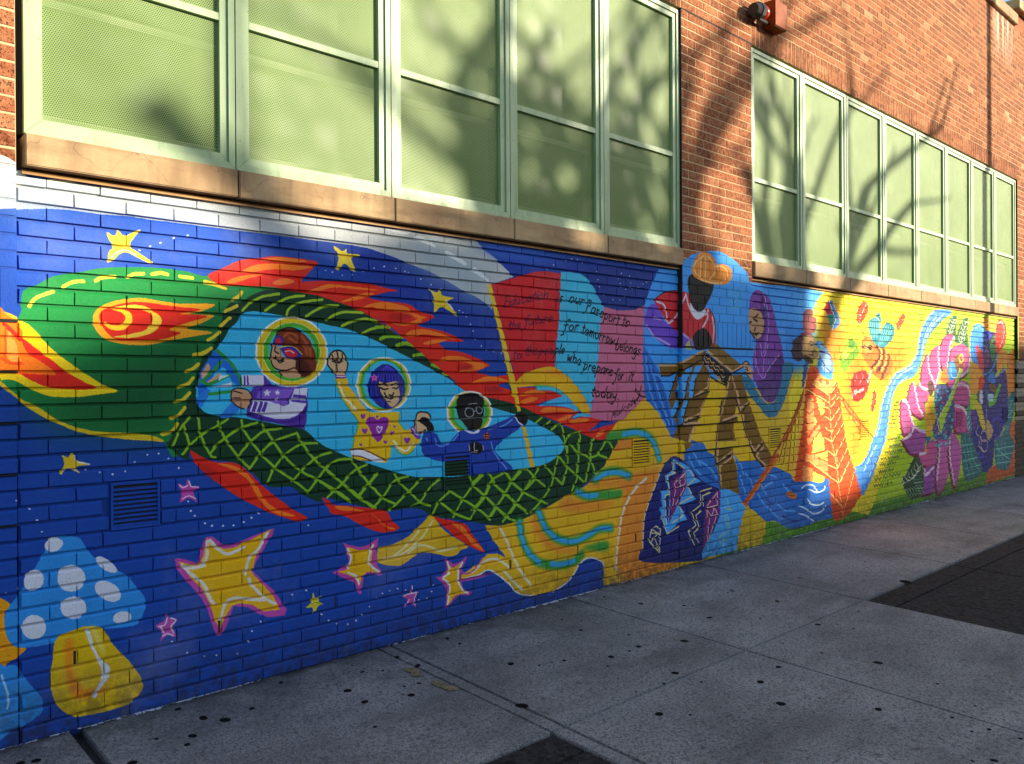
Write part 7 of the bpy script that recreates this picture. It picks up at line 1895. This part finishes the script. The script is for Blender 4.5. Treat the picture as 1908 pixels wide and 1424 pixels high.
# ------------------------------------------------------------------ pavement
SL = .02
def slab(x0, x1, y0, y1, mat, name='paving_slab', dz=0.):
    m = MB(); d = .09
    m.add([(x0,y0,SL*y0+dz),(x1,y0,SL*y0+dz),(x1,y1,SL*y1+dz),(x0,y1,SL*y1+dz),(x0,y0,SL*y0-d),(x1,y0,SL*y0-d),(x1,y1,SL*y1-d),(x0,y1,SL*y1-d)],
          [(0,1,2,3),(7,6,5,4),(0,4,5,1),(1,5,6,2),(2,6,7,3),(3,7,4,0)])
    return m.build(name, mat, walk, bevel=.004)
base = MB(); base.add([(-12,.005,-.030),(40,.005,-.030),(40,-4.42,-.118),(-12,-4.42,-.118),(-12,.005,-.2),(40,.005,-.2),(40,-4.42,-.29),(-12,-4.42,-.29)],[(0,1,2,3),(7,6,5,4),(0,4,5,1),(1,5,6,2),(2,6,7,3),(3,7,4,0)])
walk = base.build('sidewalk', M_ASPH); walk['kind'] = 'structure'
cols = [-6.5,-5.03,-3.56,-2.09,-.58,.893,2.36,3.831,5.269,6.78,8.21,9.67,11.12,12.57,14.02,15.5,16.97,18.44,19.9]
for ci in range(len(cols)-1):
    a, b = cols[ci]+.004, cols[ci+1]-.004
    if abs(cols[ci]-.893) < .01: a += .018
    if abs(cols[ci+1]-.893) < .01: b -= .018
    if abs(cols[ci]-2.36) < .01:
        slab(2.362, 2.432, -1.332, -.012, M_CONC); slab(2.362, 2.432, -2.745, -1.340, M_CONC); a = 2.442
    mid = (a+b)/2
    slab(a, b, -1.332, -.012, M_CONC)
    if mid > 5.27 or mid < 2.3:
        slab(a, b, -1.522, -1.342, M_AGG, 'aggregate_slab', -.008); slab(a, b, -2.745, -1.530, M_AGG, 'aggregate_slab', -.008)
    else: slab(a, b, -2.745, -1.340, M_CONC)
    slab(a, b, -4.16, -2.753, M_CONC)
kerb = MB().box(-12,40,-4.42,-4.17,-.26,-.082).build('kerb', M_CONC, bevel=.015); kerb['kind'] = 'structure'
road = MB().box(-60,90,-10.6,-4.425,-.5,-.205).build('road', M_ASPH); road['kind'] = 'structure'
k2 = MB().box(-60,90,-17.5,-10.605,-.5,-.06).build('far_sidewalk', M_CONC); k2['kind'] = 'structure'
gr = MB().box(-120,150,-120,-17.505,-.6,-.065).build('ground', M_ASPH); gr['kind'] = 'structure'
gr = MB().box(-120,150,7.6,140,-.6,-.10).build('ground', M_ASPH); gr['kind'] = 'structure'
GUM = [(1.332,-0.252,0.026),(1.393,-0.333,0.026),(1.234,-0.39,0.022),(1.189,-0.453,0.015),(1.283,-0.092,0.015),(1.528,-0.3,0.018),(1.757,-0.112,0.014),(0.711,-0.207,0.024),(0.663,-0.19,0.018),(0.979,-0.464,0.022),(1.115,-0.322,0.01),(1.947,-0.404,0.026),(1.939,-0.565,0.018),(2.14,-0.641,0.022),(2.365,-0.193,0.018),(2.378,-0.36,0.02),(2.738,-0.137,0.014),(2.737,-0.248,0.011),(2.748,-0.652,0.021),(2.444,-1.06,0.028),(1.835,-0.811,0.012),(2.121,-0.251,0.014),(2.984,-0.8,0.012),(2.247,-0.55,0.014),(3.211,-0.923,0.018),(3.441,-0.919,0.018),(3.353,-0.93,0.012),(3.705,-1.029,0.022),(3.28,-1.28,0.022),(4.17,-0.88,0.02),(4.258,-0.63,0.016),(3.127,-1.327,0.01),(2.836,-1.521,0.024),(4.081,-0.423,0.02),(3.407,-0.526,0.013),(3.555,-0.758,0.008),(2.988,-0.799,0.01),(3.497,-1.623,0.022),(3.741,-1.58,0.017),(3.338,-1.817,0.024),(3.28,-1.434,0.01),(3.098,-0.999,0.008),(2.843,-0.762,0.008),(2.948,-1.301,0.008),(4.187,-1.886,0.024),(3.344,-1.82,0.024),(3.497,-1.622,0.02),(3.742,-1.579,0.016),(4.548,-1.385,0.016),(3.611,-2.138,0.02),(4.122,-2.2,0.009),(3.762,-2.536,0.012),(3.684,-2.495,0.009),(4.105,-1.627,0.009),(4.793,-0.644,0.013),(4.805,-0.97,0.018),(3.476,-2.64,0.016),(4.798,-0.972,0.018),(4.544,-1.382,0.018),(5.462,-0.775,0.014),(5.952,-1.323,0.05),(8.644,-2.562,0.0044),(1.587,-2.264,0.0092),(6.325,-0.867,0.0082),(5.815,-1.59,0.0051),(4.388,-1.093,0.0091),(8.958,-2.566,0.0078),(4.503,-0.761,0.0043),(1.122,-1.282,0.0062),(3.978,-2.413,0.0077),(5.44,-0.676,0.0042),(3.534,-0.412,0.0076),(8.989,-1.837,0.0053),(8.138,-2.161,0.0091),(8.243,-2.072,0.0095),(3.766,-2.65,0.0107),(2.206,-2.048,0.009),(4.637,-1.455,0.0074),(8.391,-1.377,0.0098),(3.767,-2.39,0.0103),(4.634,-1.554,0.0104),(6.763,-1.34,0.0056),(3.53,-1.904,0.0052),(8.254,-0.761,0.0104),(3.407,-2.587,0.0089),(4.984,-1.422,0.0086),(5.662,-0.876,0.0055),(5.046,-2.526,0.0084),(1.511,-2.224,0.0091),(8.252,-0.557,0.0092),(1.376,-1.78,0.0059),(2.736,-2.37,0.0047),(5.131,-2.313,0.0057),(2.605,-2.384,0.007),(6.707,-0.134,0.0065),(2.292,-1.833,0.0046),(8.632,-0.117,0.0091),(1.071,-0.728,0.0097),(2.173,-0.537,0.0088),(4.023,-0.164,0.0109),(2.127,-0.146,0.0064),(5.883,-2.018,0.0048),(3.631,-0.132,0.0071),(7.104,-2.011,0.0103),(7.021,-2.335,0.0089),(4.73,-0.648,0.0086),(3.462,-0.32,0.0071),(7.986,-0.388,0.0081),(4.083,-1.414,0.005),(8.674,-0.737,0.0082),(4.3,-0.098,0.0079),(2.039,-0.2,0.0042),(2.205,-0.304,0.0084),(5.017,-2.656,0.0105),(8.956,-0.666,0.0071),(2.931,-1.617,0.0084),(7.382,-1.93,0.0058),(4.326,-1.444,0.004),(1.188,-1.133,0.0048),(6.763,-0.688,0.0047),(2.372,-0.664,0.0055)]
gm = None
for i, (x,y,r) in enumerate(GUM):
    if gm is None:
        bm = bmesh.new(); bmesh.ops.create_cone(bm, cap_ends=True, segments=9, radius1=1, radius2=.75, depth=1)
        gm = bpy.data.meshes.new('gum_spot'); bm.to_mesh(gm); bm.free(); gm.materials.append(M_GUM)
    o = bpy.data.objects.new('gum_spot', gm); C.objects.link(o); o.parent = walk
    o.location = (x,y,SL*y+.0006); o.scale = (r*rng.uniform(.8,1.3), r*rng.uniform(.7,1.0), .0025); o.rotation_euler = (SL,0,rng.uniform(0,3))
sp = MB()                                            # white paint run out along the foot of the wall
x = .3
while x < 13.0:
    w = rng.uniform(.006,.03); m_ = math.sin(x*2.1)+math.sin(x*5.3+1)*.7+math.sin(x*13)*.4
    if m_+rng.uniform(-.9,.9) > -.1:
        y0, y1 = -.012-rng.uniform(0,.006), -.016-rng.uniform(.0,.012)*max(.3,m_+1)
        sp.add([(x,y1,SL*y1+.0015),(x+w*rng.uniform(.3,.7),y1-rng.uniform(0,.007),SL*y1+.0015),(x+w,y1+rng.uniform(-.003,.003),SL*y1+.0015),(x+w,y0,SL*y0+.0015),(x,y0-rng.uniform(0,.004),SL*y0+.0015)],[(0,1,2,3,4)])
    x += w*rng.uniform(.9,1.25)
sp.build('paint_spill', M_SPILL, walk)
ys = MB()
for (cx_,cy_,rx,ry) in ((2.31,-.40,.035,.05),(2.30,-.46,.03,.04),(2.31,-.62,.03,.06),(2.32,-.70,.032,.05)):
    n = 12; ys.add([(cx_+rx*math.cos(6.283*i/n)*rng.uniform(.6,1.15), cy_+ry*math.sin(6.283*i/n)*rng.uniform(.6,1.15), SL*cy_+.004) for i in range(n)], [tuple(range(n))])
ys.build('paint_spill', M_YSPILL, walk)
# ------------------------------------------------------------------ street lamp (its shadow falls down the wall)
XPOLE, YPOLE = 11.93+.885*3.9, -3.9
pole = empty('street_lamp', (XPOLE,YPOLE,SL*YPOLE), 'tall grey steel street lamp standing at the kerb', 'street lamp')
MB().tube((0,0,0),(0,0,9.2),.085,.055,14).build('pole', M_STEEL, pole, smooth=True)
MB().tube((0,0,0),(0,0,.5),.14,.12,14).build('base', M_STEEL, pole)
MB().tube((0,0,9.1),(0,-2.0,9.6),.045,.04,10).build('arm', M_STEEL, pole)
MB().box(-.14,.14,-2.6,-1.95,9.52,9.68).build('lamp_head', M_STEEL, pole, bevel=.03)
# ------------------------------------------------------------------ trees
def grow(mbx, p, d, ln, r, lvl, rnd, leaves=None, wob=.45):
    n = 4; q = p
    for i in range(n):
        d2 = (d+Vector((rnd.uniform(-wob,wob),rnd.uniform(-wob,wob),rnd.uniform(-wob*.4,wob*.6)))*.35).normalized()
        e = q+d2*ln/n; ra, rb = r*(1-.42*i/n), r*(1-.42*(i+1)/n)
        mbx.tube(q, e, ra, rb, 7 if r > .05 else 5 if r > .015 else 4, cap=False)
        if lvl > 0 and i >= 1:
            for _ in range(2 if lvl > 1 else 1):
                if rnd.random() < .42: continue
                az = rnd.uniform(0,6.283); sp_ = rnd.uniform(.5,1.0)
                a = d2.orthogonal().normalized(); b = d2.cross(a); nd = (d2*math.cos(sp_)+(a*math.cos(az)+b*math.sin(az))*math.sin(sp_)); nd.z += .18; nd.normalize()
                grow(mbx, e, nd, ln*rnd.uniform(.5,.75), rb*rnd.uniform(.55,.8), lvl-1, rnd, leaves, wob)
        if leaves is not None and r < .02 and rnd.random() < leaves[1]:
            s = rnd.uniform(.025,.05); o = Vector((rnd.uniform(-1,1),rnd.uniform(-1,1),rnd.uniform(-1,1)))*.05
            u = Vector((rnd.uniform(-1,1),rnd.uniform(-1,1),rnd.uniform(-1,1))).normalized(); w = u.orthogonal().normalized()
            leaves[0].add([e+o-u*s, e+o+w*s*.5, e+o+u*s, e+o-w*s*.5], [(0,1,2,3)])
        q, d = e, d2
def tree(x, y, h, seed, label, group, r=.17, lvl=4, leaf=.5, z=-.06, fork=.32, limb=.34):
    rnd = random.Random(seed); t = empty('tree', (x,y,z), label, 'tree', group)
    tk = MB(); top = Vector((rnd.uniform(-.2,.2),rnd.uniform(-.2,.2),h*fork)); tk.tube((0,0,0), top*.5, r, r*.85, 10, False); tk.tube(top*.5, top, r*.85, r*.72, 10, False)
    tk.build('trunk', M_BARK, t, smooth=True)
    cr = MB(); lv = MB()
    for i in range(5):
        az = i*1.257+rnd.uniform(-.3,.3); sp_ = rnd.uniform(.25,.75) if i else .08
        d = Vector((math.cos(az)*math.sin(sp_), math.sin(az)*math.sin(sp_), math.cos(sp_)))
        grow(cr, top, d, h*limb*rnd.uniform(.88,1.1), r*.62, lvl-1, rnd, (lv,leaf))
    o = cr.build('crown', M_BARK, t)
    if lv.v: l = lv.build('leaves', M_LEAF, t); l['kind'] = 'stuff'
    return t
G = 'bare street trees across the road'
tree(13.3,-11.5,9.2,33,'bare street tree opposite the mural, first of the row',G,.24,2,.0,-.06,.56,.27)
tree(15.4,-12.2,9.4,8,'bare street tree opposite the mural, second of the row',G,.28,3,.0,-.06,.6,.22)
tree(17.2,-11.6,8.9,21,'bare street tree opposite the mural, third of the row',G,.26,3,.0,-.06,.6,.24)
tree(17.5, 9.5, 13, 41, 'bare tree rising behind the far parapet against blue sky', 'trees behind the building', .16, 4, .1)
tree(21.5, 12., 15, 42, 'second bare tree further along behind the parapet', 'trees behind the building', .2, 4, .1)
# ------------------------------------------------------------------ houses across the street, unseen; roof heights shaped to shade the wall
def house(name, label, prof, depth, bandc, wc, storeys):
    x0, x1 = prof[0][0], prof[-1][0]; t = empty('row_house', (0,0,0), label, 'house', 'unseen row houses across the street')
    yf = -22.
    m = MB(); m.prism([(x0+.02,-.06)]+[(p[0]+(.02 if i == 0 else -.02 if i == len(prof)-1 else 0),p[1]) for i,p in enumerate(prof)]+[(x1-.02,-.06)], yf-9, yf); m.build('wall', simple(name+'_brick', wc, .9, 0, .2, 2., .3, 40), t)
    hmin = min(p[1] for p in prof); cmb = MB().box(x0+.05,x1-.05,yf+.003,yf+.18,hmin-.55,hmin-.25); cmb.build('cornice', M_STONE, t)
    n = max(1,int((x1-x0)/1.9)); wdt = (x1-x0)/n; w0 = None
    for s in range(storeys):
        zz = .9+s*(hmin-1.2)/storeys
        for i in range(min(n,9)):
            xx = x0+wdt*(i+.5)
            if s == 0 and i == 0:
                dm = MB().box(xx-.5,xx+.5,yf+.003,yf+.06,-.05,2.2).build('door', M_BRONZE, t); continue
            if w0 is None:
                f = MB(); f.box(-.5,.5,.003,.07,0,.08); f.box(-.5,.5,.003,.07,1.42,1.5); f.box(-.5,-.43,.003,.07,.081,1.419); f.box(.43,.5,.003,.07,.081,1.419); f.box(-.429,.429,.003,.06,.72,.77)
                w0 = f.build('window', M_STONE, t); MB().box(-.428,.428,.004,.02,.082,1.418).build('window_pane', M_PANE, w0); w = w0
            else:
                w = w0.copy(); C.objects.link(w); w.parent = t
                for ch in w0.children: c = ch.copy(); C.objects.link(c); c.parent = w
            w.location = (xx, yf, zz)
    return t
house('brown','low brown brick row house opposite the mural',[(2,9.3),(20.2,9.3)],9,'','#6a4030',3)
house('red','red brick row house with a sloping roof end',[(20.2,9.3),(22.0,10.35),(26.35,10.35)],9,'','#7a3a2c',3)
house('buff','lowest buff row house with a flat roof',[(26.4,8.35),(29.1,8.35)],9,'','#9a8460',2)
house('grey','narrow grey row house beside the buff one',[(29.1,8.9),(31.3,8.9)],9,'','#7a7874',2)
house('dark','tall dark brick row house at the end of the row',[(31.3,9.95),(52,9.95)],9,'','#4a3028',3)
